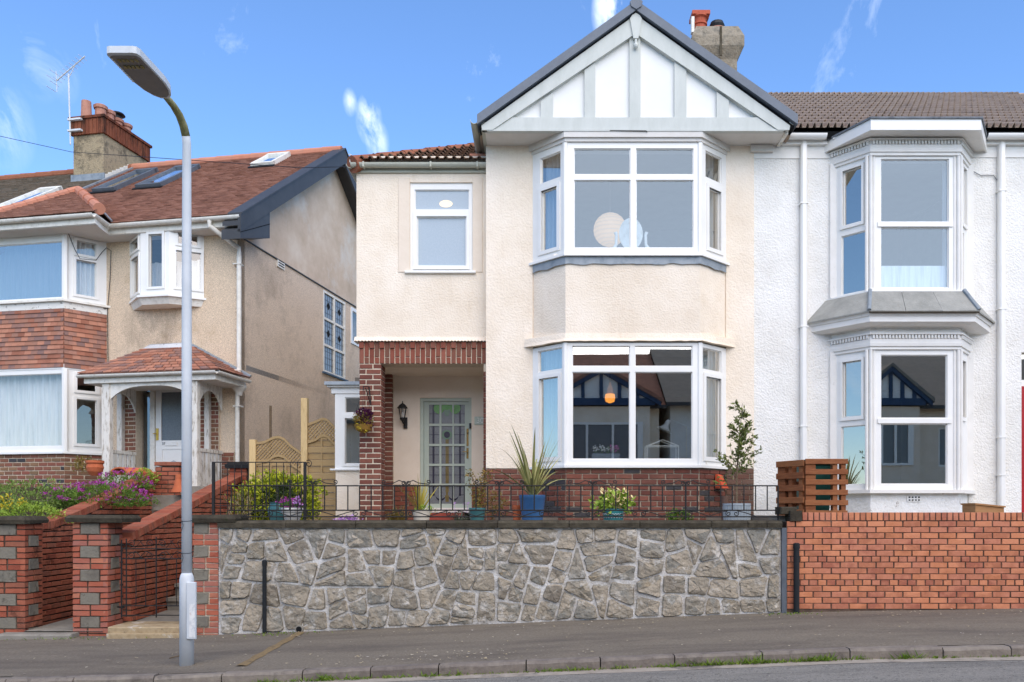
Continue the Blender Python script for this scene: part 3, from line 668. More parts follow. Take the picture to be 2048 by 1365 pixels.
for poly, s_ in cells:
    poly = clip(poly, s_[0], zp(s_[0]) + .006, 0, -1)
    src = list(poly)
    ar = sum(src[k - 1][0] * src[k][1] - src[k][0] * src[k - 1][1] for k in range(len(src)))
    for k in range(len(src)):
        a, b = src[k - 1], src[k]; ln = math.hypot(b[0] - a[0], b[1] - a[1])
        if ln < 1e-6: continue
        nx, nz = (b[1] - a[1]) / ln, -(b[0] - a[0]) / ln; g0 = rng.uniform(.003, .017)
        if ar < 0: nx, nz = -nx, -nz
        poly = clip(poly, a[0] - nx * g0, a[1] - nz * g0, nx, nz)
        if len(poly) < 3: break
    if len(poly) < 3: continue
    # drop tiny edges, wobble, round the corners
    pp = [p for k, p in enumerate(poly) if math.hypot(p[0] - poly[k - 1][0], p[1] - poly[k - 1][1]) > .02]
    if len(pp) < 3: continue
    rp = []
    for k in range(len(pp)):
        a, b, c = pp[k - 1], pp[k], pp[(k + 1) % len(pp)]
        for (q1, tt) in ((a, .1), (c, .1)):
            rp.append((b[0] + (q1[0] - b[0]) * tt + rng.uniform(-.009, .009), b[1] + (q1[1] - b[1]) * tt + rng.uniform(-.009, .009)))
    r2 = []
    for k in range(len(rp)):
        a, b = rp[k], rp[(k + 1) % len(rp)]; r2.append(a); ln = math.hypot(b[0] - a[0], b[1] - a[1])
        if ln > .07: r2.append(((a[0] + b[0]) / 2 + rng.uniform(-.011, .011), (a[1] + b[1]) / 2 + rng.uniform(-.011, .011)))
    rp = r2
    cx = sum(p[0] for p in rp) / len(rp); cz = sum(p[1] for p in rp) / len(rp); k = len(rp)
    base = rng.uniform(.0, .026); tx, tz = rng.uniform(-.08, .08), rng.uniform(-.08, .08)
    def yy(p, t): return YW - base * t + (p[0] - cx) * tx * t + (p[1] - cz) * tz * t + rng.uniform(-.004, .004)
    ring0 = [(p[0], YW + .05, p[1]) for p in rp]
    ring1 = [(p[0], YW + .012 + rng.uniform(-.004, .004), p[1]) for p in rp]
    sh = lambda p, f: (cx + (p[0] - cx) * f, cz + (p[1] - cz) * f)
    ring2 = []; ring3 = []
    for p in rp:
        a = sh(p, .9); ring2.append((a[0], yy(a, 1.0) - .004 + rng.uniform(-.004, .004), a[1])); a = sh(p, rng.uniform(.4, .62)); ring3.append((a[0], yy(a, 1.1) - .006 + rng.uniform(-.011, .008), a[1]))
    V = ring0 + ring1 + ring2 + ring3 + [(cx, YW - base - .008 + rng.uniform(-.01, .008), cz)]
    fs = []
    for r in range(3):
        fs += [(r * k + j, r * k + (j + 1) % k, (r + 1) * k + (j + 1) % k, (r + 1) * k + j) for j in range(k)]
    fs += [(3 * k + j, 3 * k + (j + 1) % k, 4 * k) for j in range(k)]
    o = MB().add(V, fs).build('stone', STONE, wall)
    smooth_angle(o, 16)
cuts = [437, 574, 713, 854, 996, 1138, 1279, 1422, 1494, 1532, 1563]
for a, b in zip(cuts, cuts[1:]):
    q = MB(); x0, x1 = X(a, YW) + .004, X(b, YW) - .004; us = fr(x0, x1, 6); vs = []
    for u in us:
        j = lambda s_: rng.uniform(-s_, s_)
        vs += [(u, YW - .045 + j(.004), ztop + .002), (u, YW - .055 + j(.005), ztop + .06 + j(.004)), (u, YW - .035 + j(.005), ztop + .088 + j(.004)), (u, YW + .3, ztop + .095), (u, YW + .3, ztop + .002)]
    q.add(vs, [(i * 5 + k, i * 5 + (k + 1) % 5, (i + 1) * 5 + (k + 1) % 5, (i + 1) * 5 + k) for i in range(6) for k in range(5)] + [(0, 1, 2, 3, 4), tuple(30 + k for k in range(4, -1, -1))])
    q.build('coping_stone', COPING, wall)
ZC = ztop + .09      # top of coping
q = MB().tube([(X(600, YW), YW - .05, Z(1258, YW)), (X(600, YW), YW + .03, Z(1258, YW))], .05, 14)
dp = q.build('drain_pipe_end', CONC, wall)
MB().tube([(X(600, YW), YW - .053, Z(1258, YW)), (X(600, YW), YW - .04, Z(1258, YW))], .037, 14).build('drain_hole', BLACKV, dp)

def vpipe(px, py0, py1, r, m, label, y=YW - .05, cap=True):
    xx = X(px, y); zt = Z(py0, y); zb_ = zpav(xx, y) - .03
    t = thing('drain_pipe', label, 'pipe', (xx, y, zb_))
    MB().tube([(xx, y, zb_), (xx, y, zt - .02), (xx, y, zt)], [r, r, r * .9], 12).build('pipe', m, t)
    if cap: MB().lathe([(r * 1.18, -.06), (r * 1.18, 0), (r * .6, .012)], (xx, y, zt), 12).build('cap', m, t)
vpipe(529, 1122, 1268, .026, DARKP, 'thin black upright pipe standing against the grey stone wall')
vpipe(1593, 1088, 1222, .036, DARKP, 'thick black upright pipe standing against the orange brick wall', y=YW - .05)
tag(MB().box(X(1562, YW) + .002, X(1572, YW), YW - .03, YW + .02, zp(3.1) - .03, ztop + .0).build('metal_strip', PIPEG), 'grey metal strip covering the joint between stone wall and brick wall', 'strip')

# ================================================================== ORANGE BRICK GARDEN WALL (right)
bw = thing('brick_wall', 'orange brick garden wall with soldier coping in front of the white house', 'wall', (5, YW, .3))
x0, x1 = X(1573, YW), X(2300, YW); zt = Z(1025, YW); zs = Z(1042.5, YW); H = (zs - Z(1219, YW)) / 15
MB().prism([(x0, zp(x0) - .3), (x1, zp(x1) - .3), (x1, zt - .008), (X(1604, YW), zt - .008), (X(1604, YW), zs - .01), (x0, zs - .01)], YW + .010, YW + .22).build('mortar', M_DARK, bw)
xv = X(2062, YW)
rects = bond(x0, xv, zs - 15 * H, zs, L=.2268, H=H, j=.0095, heads=(4, 8), start=1, skip=lambda u, z: z < zp(u) + .02)
lay(bw, Pl((0, YW), (1, YW)).M, rects, BR_STREET, depth=.05, budget=330)
rects = bond(xv, x1, zs - 15 * H, zs, L=.2268, H=H, j=.0095, heads=(4, 8), start=1)
lay(bw, Pl((0, YW), (1, YW)).M, rects, BR_STREET, budget=0)
u = X(1604, YW); k = 0
while u < xv:
    lay(bw, Pl((0, YW), (1, YW)).M, [(u + .005, u + .0685, zs + .004, zt, 0)], BR_STREET, depth=.22, name='coping_brick'); u += .0735; k += 1
MB().box(X(1580, YW), X(1603, YW), YW - .02, YW + .22, zs, Z(1022, YW)).build('coping_block', COPING, bw)
MB().cbox(X(1573, YW) - .06, X(1596, YW), YW + .05, YW + .3, zs + .08, Z(1014, YW), .012).build('coping_block', COPING, bw)

# ================================================================== PIERS, PATH WALLS, STEPS (left)
def pier(px0, px1, pyb, pyt, depth, label, cap, quoin_first='stone', m=BR_PIER, mort=M_DARK, right_face=True, layout=None, h=.074):
    x0, x1 = X(px0, YW), X(px1, YW); zt = Z(pyt, YW); zb_ = zp((x0 + x1) / 2) - .1
    t = thing('gate_pier', label, 'pier', ((x0 + x1) / 2, YW, zb_))
    MB().box(x0 + .014, x1 - .014, YW + .014, YW + depth, zb_, zt).build('mortar', mort, t)
    c = MB(); cx0, cx1, cz0, cz1 = cap
    c.add([(x, y, z + random.uniform(-.006, .006)) for (x, y, z) in
           [(cx0, YW - .06, cz0), (cx1, YW - .06, cz0), (cx1, YW + depth + .05, cz0), (cx0, YW + depth + .05, cz0), (cx0 - .01, YW - .075, cz0 + .05), (cx1 + .01, YW - .075, cz0 + .05), (cx1 + .01, YW + depth + .06, cz0 + .05), (cx0 - .01, YW + depth + .06, cz0 + .05),
            (cx0 + .02, YW - .05, cz1), (cx1 - .02, YW - .05, cz1), (cx1 - .02, YW + depth + .03, cz1), (cx0 + .02, YW + depth + .03, cz1)]],
          [(3, 2, 1, 0), (0, 1, 5, 4), (1, 2, 6, 5), (2, 3, 7, 6), (3, 0, 4, 7), (4, 5, 9, 8), (5, 6, 10, 9), (6, 7, 11, 10), (7, 4, 8, 11), (8, 9, 10, 11)])
    c.build('cap', COPING, t)
    fp = Pl((x0, YW), (x1, YW)); w_ = x1 - x0
    faces = [(fp, w_)]
    if right_face: faces.append((Pl((x1, YW), (x1, YW + depth)), depth))
    for fi, (pl, wf) in enumerate(faces):
        z = zt; i = 0
        while z > zb_ + .1:
            if (i + fi) % 2 == 0:     # stone block between brick pairs
                if wf == w_ and layout == 'left':   # stone at the left edge
                    st = [(0.012, wf * .62)]; br = [(wf * .62, wf)]
                else:
                    st = [(wf * .22, wf * .76)]; br = [(0, wf * .22), (wf * .76, wf)]
                for a, b in st: lay(t, pl.M, [(a + .006, b - .006, z - 2 * h + .006, z - .006, 0)], QUOIN, depth=.06, name='stone_block', jit=.006, proud=.004)
            else:
                br = [(0, wf * .42), (wf * .42, wf)] if i % 4 == 1 else [(0, wf * .5), (wf * .5, wf)]
            for q in range(2):
                for a, b in br: lay(t, pl.M, [(a + (.007 if a else .001), b - (.007 if b < wf else .001), z - (q + 1) * h + .0065, z - q * h - .0065, 0)], m, depth=.06, jit=.004)
            z -= 2 * h; i += 1
    return t
def capz(a, b): return Z(a, YW), Z(b, YW)
gp = pier(145, 216, 1272, 1046, .38, 'red brick gate pier with centred grey stone blocks and gate hinged on it', (X(137, YW), X(258, YW - .1) - .11, Z(1045, YW), Z(1031, YW)))
lp = pier(-22, 50, 1268, 1048, .38, 'weathered brick pier with black-stained stone blocks beside the dirty curved wall', (X(-28, YW), X(56, YW), Z(1048, YW), Z(1033, YW)), m=BR_OLD, right_face=True)
rp_ = pier(385, 437, 1270, 1045, .35, 'brick pier with stone blocks on one edge joined to the stone wall', (X(374, YW), X(474, YW), Z(1045.5, YW), Z(1030, YW)), layout='left', right_face=False, mort=M_LIGHT)

def sloped_wall(name, label, xf, xb, ya, yb, top, zbot, m, thick=.23, clipto=None):
    """brick wall running back from the street, visible face looking +X, coping bricks on edge; top(u) = height of wall under the coping"""
    t = thing(name, label, 'wall', (xf, ya, zbot))
    pl = Pl((xf, ya), (xb, yb)); L = pl.len
    us = fr(0, L, 24)
    b = pl.mb(); vs = []
    for u in us: vs += [(u, .02, zbot), (u, .02, top(u)), (u, thick, top(u)), (u, thick, zbot)]
    n = len(us)
    b.add(vs, [(i * 4 + k, i * 4 + (k + 1) % 4, (i + 1) * 4 + (k + 1) % 4, (i + 1) * 4 + k) for i in range(n - 1) for k in range(4)] + [(0, 1, 2, 3), tuple((n - 1) * 4 + k for k in range(3, -1, -1))])
    b.build('mortar', M_DARK, t)
    rects = bond(0, L, zbot + .1, 4, L=.228, H=.0755, j=.0165, top=top)
    rects.sort(key=lambda r: -r[3])
    lay(t, pl.M, rects, m, depth=.05, budget=280, jit=.004)
    lay(t, Pl((xf - thick, ya - .012), (xf, ya - .012)).M, bond(0, thick, zbot + .1, top(0), L=.228, H=.0755, j=.016), m, depth=.03)
    # coping bricks on edge following the slope
    u = .0
    while u < L - .04:
        h = .078; du = .02
        sl = (top(u + du) - top(u)) / du; an = math.atan(sl); st = h * math.cos(an)
        T = pl.M @ Matrix.Translation((u, 0, top(u))) @ Matrix.Rotation(-an, 4, 'Y')
        me = brick_mesh(.068, .105, thick + .02, int(u * 100) % 4, m, jit=.003)
        obj('coping_brick', me, m, t, T @ Matrix.Translation((.036, -.012 + random.uniform(-.003, .003), .0525)))
        u += st
    return t
def ramp(pts):
    return lambda u: interp(u, [(a, b, 0) for a, b in pts])
# boundary wall behind the gate pier
YB0, XBR = 10.9, -5.32
def z_at(px, py, xw): Yq = xw * F / (px - PX); return Yq - YB0, Z(py, Yq)
pR = [z_at(px, py, XBR) for px, py in ((262, 1083), (300, 1062), (350, 1036), (400, 1009), (450, 981), (487, 961))]
tR = ramp([(0, pR[0][1] - .05)] + pR)
sloped_wall('garden_wall', 'red brick wall with sloping coping climbing behind the iron gate', XBR, XBR, YB0, 15.2, tR, -.05, BR_OLD)
# neighbour's wall on the far side of the steps
XBL = -6.6; YB0 = 10.72
pL = [z_at(px, py, XBL) for px, py in ((60, 1060), (80, 1060), (105, 1058), (130, 1048), (165, 1033), (215, 1010), (262, 985), (300, 964), (322, 951))]
tL = ramp(pL)
sloped_wall('garden_wall', 'stained red brick wall with curved coping holding up the flower bed', XBL, XBL, 10.72, 14.4, tL, -.08, BR_OLD)
# end pier of that wall
t = thing('wall_pier', 'short brick pier ending the flower bed wall beside the porch steps', 'pier', (-6.42, 14.5, 1.2))
MB().box(-6.62, -6.22, 14.41, 14.72, 1.0, 2.36).build('mortar', M_DARK, t)
lay(t, Pl((-6.63, 14.4), (-6.21, 14.4)).M, bond(0, .42, 1.75, 2.37, L=.225, H=.075, j=.012), BR_OLD)
lay(t, Pl((-6.21, 14.4), (-6.21, 14.73)).M, bond(0, .33, 1.75, 2.37, L=.225, H=.075, j=.012), BR_OLD)
lay(t, Pl((-6.64, 14.4), (-6.2, 14.4)).M, [(0, .22, 2.375, 2.44, 0), (.22, .44, 2.375, 2.44, 0)], BR_OLD, depth=.34, proud=.01, name='cap_brick')
# end pier of the boundary wall with a dark cap
t = thing('wall_pier', 'small red brick pier with black cap ending the sloping boundary wall', 'pier', (-5.42, 15.3, 1.2))
yq = 14.95; x0, x1 = X(458, yq), X(494, yq)
MB().box(x0 + .01, x1 - .01, yq + .01, yq + .3, 1.2, Z(936, yq)).build('mortar', M_DARK, t)
lay(t, Pl((x0, yq), (x1, yq)).M, bond(0, x1 - x0, Z(936, yq) - .6, Z(936, yq), L=.225, H=.075, j=.012), BR_OLD)
MB().add([(x0 - .05, yq - .05, Z(937, yq)), (x1 + .05, yq - .05, Z(937, yq)), (x1 + .05, yq + .35, Z(937, yq)), (x0 - .05, yq + .35, Z(937, yq)),
          (x0 - .06, yq - .06, Z(930, yq)), (x1 + .06, yq - .06, Z(930, yq)), (x1 + .06, yq + .36, Z(930, yq)), (x0 - .06, yq + .36, Z(930, yq)),
          (x0 + .02, yq + .02, Z(924, yq)), (x1 - .02, yq + .02, Z(924, yq)), (x1 - .02, yq + .28, Z(924, yq)), (x0 + .02, yq + .28, Z(924, yq))],
         [(3, 2, 1, 0), (0, 1, 5, 4), (1, 2, 6, 5), (2, 3, 7, 6), (3, 0, 4, 7), (4, 5, 9, 8), (5, 6, 10, 9), (6, 7, 11, 10), (7, 4, 8, 11), (8, 9, 10, 11)]).build('cap', DARKP, t)
# paths and steps: gate threshold, main path, neighbour's path
xg0, xg1 = X(222, 10.45), X(386, 10.45)
st = thing('gate_step', 'worn sandstone step with white patches under the iron gate', 'step', ((xg0 + xg1) / 2, 10.4, 0))
MB().cbox(xg0, xg1, 10.36, 10.92, -.05, .13, .012).build('tread', STEP, st)
MB().cbox(xg0 + .01, xg1 - .005, 10.31, 10.37, -.08, .055, .008).build('riser_stone', STEP, st)
sheet('path', [-5.32, -4.2], [10.9, 11.9], lambda x, y: .12 + (y - 10.9) * .04, CONC)
stp = MB()
for i in range(7):
    y0 = 11.9 + .27 * i; z1 = .16 + .18 * (i + 1)
    stp.box(-5.31, -4.2, y0 + .02, y0 + .5, z1 - .4, z1 - .05); stp.box(-5.31, -4.2, y0 - .02, y0 + .5, z1 - .05, z1)
tag(stp.build('garden_steps', CONC), 'dark stone steps rising behind the iron gate', 'steps')
sheet('path', [-6.5, -5.5], [10.5, 11.2, 12.0], lambda x, y: .06 + (y - 10.5) * .03, CONC)
tag(MB().cbox(X(0, 10.4), X(148, 10.4), 10.32, 10.75, -.1, .045, .02).build('threshold_slab', CONC), 'worn concrete slab across the opening between two brick piers', 'slab')
stp = MB()
for i in range(11):
    y0 = 12.0 + .26 * i; z1 = .1 + .172 * (i + 1)
    stp.box(-6.5, -5.55, y0 + .02, y0 + .6, z1 - .5, z1 - .05); stp.box(-6.5, -5.55, y0 - .02, y0 + .6, z1 - .05, z1)
tag(stp.build('garden_steps', CONC), "dark mossy steps climbing to the neighbour's white porch door", 'steps')
# raised gardens
MB().box(-4.05, 3.1, YW + .28, 20, -.2, ZC - .05).build('patio', PATIO, kind='structure')
MB().box(3.1, 12, YW + .2, 20, -.2, Z(1024, YW) - .05).build('front_yard', CONC, kind='structure')
def zbed(x, y):
    t = min(max((y - 10.9) / 4.2, 0), 1); return 1.02 + 1.0 * t + .04 * mnoise.noise((x * 2, y * 2, 0))
sheet('flower_bed', fr(-16, -6.73, 20), fr(10.75, 15.7, 14), zbed, SOIL)
t = thing('garden_wall', 'low red brick front wall of the flower bed beyond the stained pier', 'wall', (-9, YW + .1, 0))
MB().box(-16, -6.75, YW + .135, 10.74, -.3, 1.2).build('mortar', M_DARK, t)
lay(t, Pl((-12, YW + .12), (-6.85, YW + .12)).M, bond(0, 5.15, -.05, 1.15, L=.228, H=.0755, j=.013), BR_OLD, budget=0)
MB().box(-16, -6.85, YW + .07, 10.78, 1.2, 1.27).build('coping', COPING, t)

# ================================================================== IRON GATE
def scroll(pts_c, r0, turns, start, dirn, n=14):
    cx, cz = pts_c; o_ = []
    for i in range(n + 1):
        t = i / n; a = start + dirn * turns * 2 * math.pi * t; r = r0 * (1 - .75 * t); o_.append((cx + r * math.cos(a), cz + r * math.sin(a)))
    return o_
gy = 10.62; g = thing('iron_gate', 'black wrought iron garden gate with scrolls beside the lamp post', 'gate', (X(300, gy), gy, .2))
gl, gr = X(248, gy), X(398, gy); gm = X(312.5, gy); zt_, zm, z2, zb_ = Z(1098, gy), Z(1118, gy), Z(1212, gy), Z(1231, gy)
def bar(a, b, r=.006, name='bar', par=None, n=6): return MB().tube([a, b], r, n).build(name, IRON, par or g)
for z in (zt_, zm, z2, zb_): bar((X(243, gy), gy, z), (gr, gy, z), .007, 'rail')
bar((X(243, gy), gy, zb_ - .03), (X(243, gy), gy, Z(1080, gy)), .011, 'hinge_post'); bar((gl + .03, gy, zb_ - .02), (gl + .03, gy, Z(1078, gy)), .009, 'stile'); bar((gr, gy, zb_), (gr, gy, Z(1078, gy)), .009, 'stile')
bar((gm, gy, zb_ - .03), (gm, gy, Z(1074, gy)), .009, 'stile')
for px in (272, 291.5, 334, 353, 374): bar((X(px, gy), gy, z2), (X(px, gy), gy, zm))
for cx in (X(263, gy), X(299, gy), X(325, gy), X(361, gy)):
    for cz, sg in ((Z(1088, gy), 1), (Z(1110, gy), -1)):
        s_ = 1 if cx in (X(263, gy), X(325, gy)) else -1
        pts = scroll((cx, cz), .052, 1.35, R(180 if s_ > 0 else 0), -s_ * sg)
        tail = [(cx + s_ * .14, cz + sg * .05), (cx + s_ * .05, cz - sg * .045)]
        MB().tube([(a, gy, b) for a, b in tail[:1] + tail[1:] + pts], .0045, 5).build('scroll', IRON, g)
for zz in (Z(1090, gy), Z(1215, gy)): bar((X(232, gy), gy + .04, zz), (gl, gy, zz), .012, 'hinge')

# ================================================================== RAILINGS
ry = 10.66; rt, rm, rb = Z(972, ry), Z(1021, ry), Z(1034, ry)
rl = thing('iron_railing', 'low black scrolled iron railing along the coping of the stone wall', 'railing', (0, ry, ZC))
def rbar(a, b, r, name, par=rl): return MB().tube([a, b], r, 6).build(name, IRON, par)
XA, XB = X(456, ry), X(1556, ry)
for z in (rt, rm, rb): rbar((XA, ry, z), (XB, ry, z), .0085, 'rail')
for i in range(-32, 17):
    px = 1185 + 23.3 * i
    if px < 456 or px > 1556: continue
    xx = X(px, ry)
    if i % 8 == 0:
        rbar((xx, ry, ZC - .03), (xx, ry, rt + .03), .012, 'post')
        for s_ in (-1, 1):
            p1 = scroll((xx + s_ * .032, rt + .032), .03, 1.2, R(180 if s_ > 0 else 0), -s_)
            p2 = scroll((xx + s_ * .285, rt + .05), .03, 1.2, R(-90), s_)
            MB().tube([(a, ry, b) for a, b in p2[::-1] + [(xx + s_ * .16, rt + .035), (xx + s_ * .09, rt + .07)] + p1], .0065, 5).build('scroll', IRON, rl)
    else: rbar((xx, ry, rm), (xx, ry, rt), .008, 'baluster')
    if i % 4 == 0 and px < 1540:
        zc = (rm + rb) / 2; hh = (rm - rb) / 2
        for s_ in (-1, 1):
            p1 = scroll((xx + s_ * .05, zc), hh * .92, 1.3, R(90), -s_); p2 = (xx + s_ * .3, zc - hh * .8)
            MB().tube([(a, ry, b) for a, b in [p2, (xx + s_ * .16, zc + hh * .3)] + p1], .006, 5).build('scroll', IRON, rl)
for px in (1556,): rbar((X(px, ry), ry, ZC - .03), (X(px, ry), ry, rt + .0), .011, 'post')
ty = 10.95
tr = thing('iron_railing', 'taller plain black railing panel in front of the lime hedge', 'railing', (X(518, ty), ty, ZC))
zt_ = Z(925, ty)
rbar((X(424, ty), ty, zt_), (X(613, ty), ty, zt_), .007, 'rail', tr); rbar((X(424, ty), ty, Z(1012, ty)), (X(613, ty), ty, Z(1012, ty)), .006, 'rail', tr)
for px in (427, 610): MB().box(X(px, ty) - .017, X(px, ty) + .017, ty - .017, ty + .017, ZC - .1, zt_ + .005).build('post', IRON, tr)
for i in range(12): rbar((X(441 + i * 14, ty), ty, ZC - .08), (X(441 + i * 14, ty), ty, zt_), .005, 'baluster', tr)
p1 = scroll((X(617, ty), zt_ - .02), .05, 1.3, R(120), -1)
MB().tube([(a, ty, b) for a, b in p1], .006, 5).build('scroll', IRON, tr)

# ================================================================== LAMP POST
ly = 8.61; lx = X(373.5, ly); lz = zpav(lx, ly)
lamp = thing('street_lamp', 'tall pale grey street lamp with flat angled head standing on the pavement', 'street lamp', (lx, ly, lz))
zs_ = Z(1152, ly)
MB().lathe([(.071, -.05), (.071, zs_ - lz - .04), (.064, zs_ - lz - .0), (.050, zs_ - lz + .03)], (lx, ly, lz), 24).build('base_column', LAMPG, lamp, smooth=True)
zb1 = Z(290, ly)
arm = [(lx, ly, zs_), (lx, ly, 3), (lx, ly, 4.4), (lx, ly, zb1), (lx, ly - .02, zb1 + .08), (lx, ly - .08, zb1 + .16), (lx, ly - .18, zb1 + .22), (lx, ly - .32, zb1 + .25), (lx, ly - .56, zb1 + .26)]
MB().tube(arm[:5], [.05, .05, .046, .043, .042], 20).build('column', LAMPG, lamp, smooth=True)
MB().tube(arm[4:], [.042, .041, .038, .034, .03], 16).build('bracket_arm', ALGAE, lamp, smooth=True)
hy0, hy1, hz = ly - .5, ly - 1.36, zb1 + .26
# head outline in plan (x half-width, y)
ol = [(.035, hy0), (.085, hy0 - .06), (.125, hy0 - .17), (.145, hy0 - .32), (.145, hy1 + .05), (.13, hy1 + .012), (.10, hy1)]
loop = [(lx + a, b) for a, b in ol] + [(lx - a, b) for a, b in ol[::-1]]
tilt = lambda y: hz - (hy0 - y) * .035
k = len(loop); hb = MB()
cxh, cyh = lx, (hy0 + hy1) / 2
rings = []
for f, dz in ((.93, -.035), (1, -.03), (1, .03), (.8, .06)):
    rings.append([(cxh + (a - cxh) * f, cyh + (b - cyh) * f, tilt(b) + dz) for a, b in loop])
hb.add([p for r_ in rings for p in r_], [(r_ * k + i, r_ * k + (i + 1) % k, (r_ + 1) * k + (i + 1) % k, (r_ + 1) * k + i) for r_ in range(3) for i in range(k)] + [tuple(range(k - 1, -1, -1)), tuple(3 * k + i for i in range(k))])
hd = hb.build('lamp_head', LAMPG, lamp)
MB().add([(cxh + (a - cxh) * .9, cyh + (b - cyh) * .92, tilt(b) - .038) for a, b in loop] + [(cxh + (a - cxh) * .9, cyh + (b - cyh) * .92, tilt(b) - .033) for a, b in loop],
         [tuple(range(k - 1, -1, -1)), tuple(range(k, 2 * k))] + [(i, (i + 1) % k, (i + 1) % k + k, i + k) for i in range(k)]).build('underside', LAMPD, hd)
MB().box(lx - .07, lx + .06, hy0 - .34, hy0 - .22, tilt(hy0) - .043, tilt(hy0) - .03).build('sensor_plate', DARKP, hd)
for i in range(12): MB().box(lx - .128, lx - .116, hy1 + .08 + i * .034, hy1 + .1 + i * .034, tilt(hy1) - .042, tilt(hy1) - .03).build('vent_slot', WHITE, hd)
LEDM = mat('dim_led', [(120, 112, 70), (150, 140, 90)], rough=.3)
for (x_, y_) in [(a, b) for b in (.09, .2) for a in (-.08, -.045, -.01, .03, .07)]:
    MB().box(lx + x_, lx + x_ + .022, hy1 + y_, hy1 + y_ + .045, tilt(hy1) - .042, tilt(hy1) - .03).build('led_lens', LEDM, hd)
# door plate, worn sticker, tie wires
x0, x1 = X(373, ly - .08), X(391, ly - .08)
pv = []; zz0, zz1 = Z(1279, ly - .08), Z(1165, ly - .08)
MB().cbox(x0, x1, ly - .083, ly - .05, zz0, zz1, .006).build('access_door', LAMPG, lamp)
MB().box(x0 + .03, x1 - .006, ly - .0845, ly - .08, zz0 + .02, zz0 + .36).build('worn_sticker', mat('torn_sticker', [(168, 176, 182), (222, 222, 220), (232, 230, 226)], scale=14, stain=[(9, .62, .7, (176, 112, 60), .7)]), lamp)
for zz in (Z(1042, ly), Z(1106, ly)):
    MB().tube([(lx + .053 * math.cos(a), ly + .053 * math.sin(a), zz + .006 * math.sin(a)) for a in [i * .5236 for i in range(12)]], .003, 4, closed=True).build('tie_wire', DARKP, lamp)
    MB().tube([(lx - .03, ly - .05, zz), (lx - .012, ly - .06, zz - .05), (lx - .03, ly - .056, zz - .1)], .0025, 4).build('tie_wire', DARKP, lamp)

# ================================================================== MAIN HOUSE (cream, half-timbered gable)
YA, YD, YBm, YF, YG = 12.5, 13.65, 12.3, 11.87, 11.82   # porch front, door wall, gable wall, bay front, gable face
H1 = thing('semi_detached_house', 'cream roughcast house with half-timbered white gable, two bay windows and brick porch', 'house', (.5, YA, 1.4))
ZPAT = ZC - .06
xa0, xa1 = X(713, YA), X(972, YBm)       # left wing
xb1 = X(1508, YBm)
plA = Pl((0, YA), (1, YA)); plB = Pl((0, YBm), (1, YBm)); plD = Pl((0, YD), (1, YD)); plG = Pl((0, YG), (1, YG))
zdrip, zeA = Z(684, YA), Z(346, YA); zsoff = Z(262, YG)
wa = plA.rect(820, 365, 945, 543)
# left wing wall with window hole, smooth reveals, bell-cast drip
plA.mb().holes(xa0, xa1 + .02, zdrip + .06, zeA + .25, 0, .25, [wa]).build('wall', CREAM, H1)
b = MB(); n = 80; us = fr(xa0 - .03, xa1, n); vs = []
for i, u in enumerate(us):
    wv = .006 * (1 if i % 2 else -1)
    vs += [(u, YA - .0, zdrip + .075), (u, YA - .02, zdrip + .04), (u, YA - .05, zdrip + .004 + wv), (u, YA + .2, zdrip + .004 + wv), (u, YA + .2, zdrip + .075)]
b.add(vs, [(i * 5 + k, i * 5 + (k + 1) % 5, (i + 1) * 5 + (k + 1) % 5, (i + 1) * 5 + k) for i in range(n) for k in range(5)] + [(0, 1, 2, 3, 4), tuple(n * 5 + k for k in range(4, -1, -1))])
b.build('drip_moulding', CREAM, H1)
for a, c in ((797, 819.5), (945.5, 965)):
    u0, u1, z0, z1 = plA.rect(a, 356, c, 545); MB().cbox(u0, u1, YA - .012, YA + .02, z0, z1, .004).build('render_band', CREAMS, H1)
wf = window(H1, plA, wa, [plA.rect(829, 378, 938, 418), plA.rect(834, 433, 932, 531)], glass=FROST, d0=.03, d1=.1)
u0, u1, z0, z1 = plA.rect(822, 421, 943, 541)
plA.mb().holes(u0 + .03, u1 - .03, z0 + .02, z1 + .02, .012, .045, [plA.rect(833, 432, 933, 532)]).build('opening_sash', WHITE, wf)
u0, u1, z0, z1 = plA.rect(810, 543, 952, 548); MB().cbox(u0, u1, YA - .05, YA + .1, z0, z1, .006).build('sill', WHITE, wf)
# side and back walls, floors, inner rooms
MB().box(xa0, xa0 + .25, YA + .25, 20, 1.2, zeA + .2).build('side_wall', CREAM, H1)
MB().box(xa0, xb1, 20, 20.2, 1.0, 6.6).build('back_wall', CREAM, H1)
MB().box(xa0 + .01, xb1 - .01, YA + .26, 20, 3.85, 4.05).build('upper_floor', INTER, H1)
MB().prismz([(-.0, YA), (.42, YF + .15), (2.30, YF + .15), (2.72, YA)], 3.9, 4.1).build('bay_floor', INTER, H1)
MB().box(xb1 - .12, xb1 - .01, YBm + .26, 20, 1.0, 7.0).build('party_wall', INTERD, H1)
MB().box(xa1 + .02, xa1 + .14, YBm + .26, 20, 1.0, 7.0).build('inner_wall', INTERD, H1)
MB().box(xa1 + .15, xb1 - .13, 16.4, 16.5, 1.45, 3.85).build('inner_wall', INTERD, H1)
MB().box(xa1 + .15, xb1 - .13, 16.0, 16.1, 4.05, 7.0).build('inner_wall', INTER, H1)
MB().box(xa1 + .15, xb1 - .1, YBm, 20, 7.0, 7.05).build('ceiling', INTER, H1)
MB().box(xa1 + .15, xb1 - .13, YF + .1, 16.4, 1.3, 1.5).build('ground_floor', INTERD, H1)
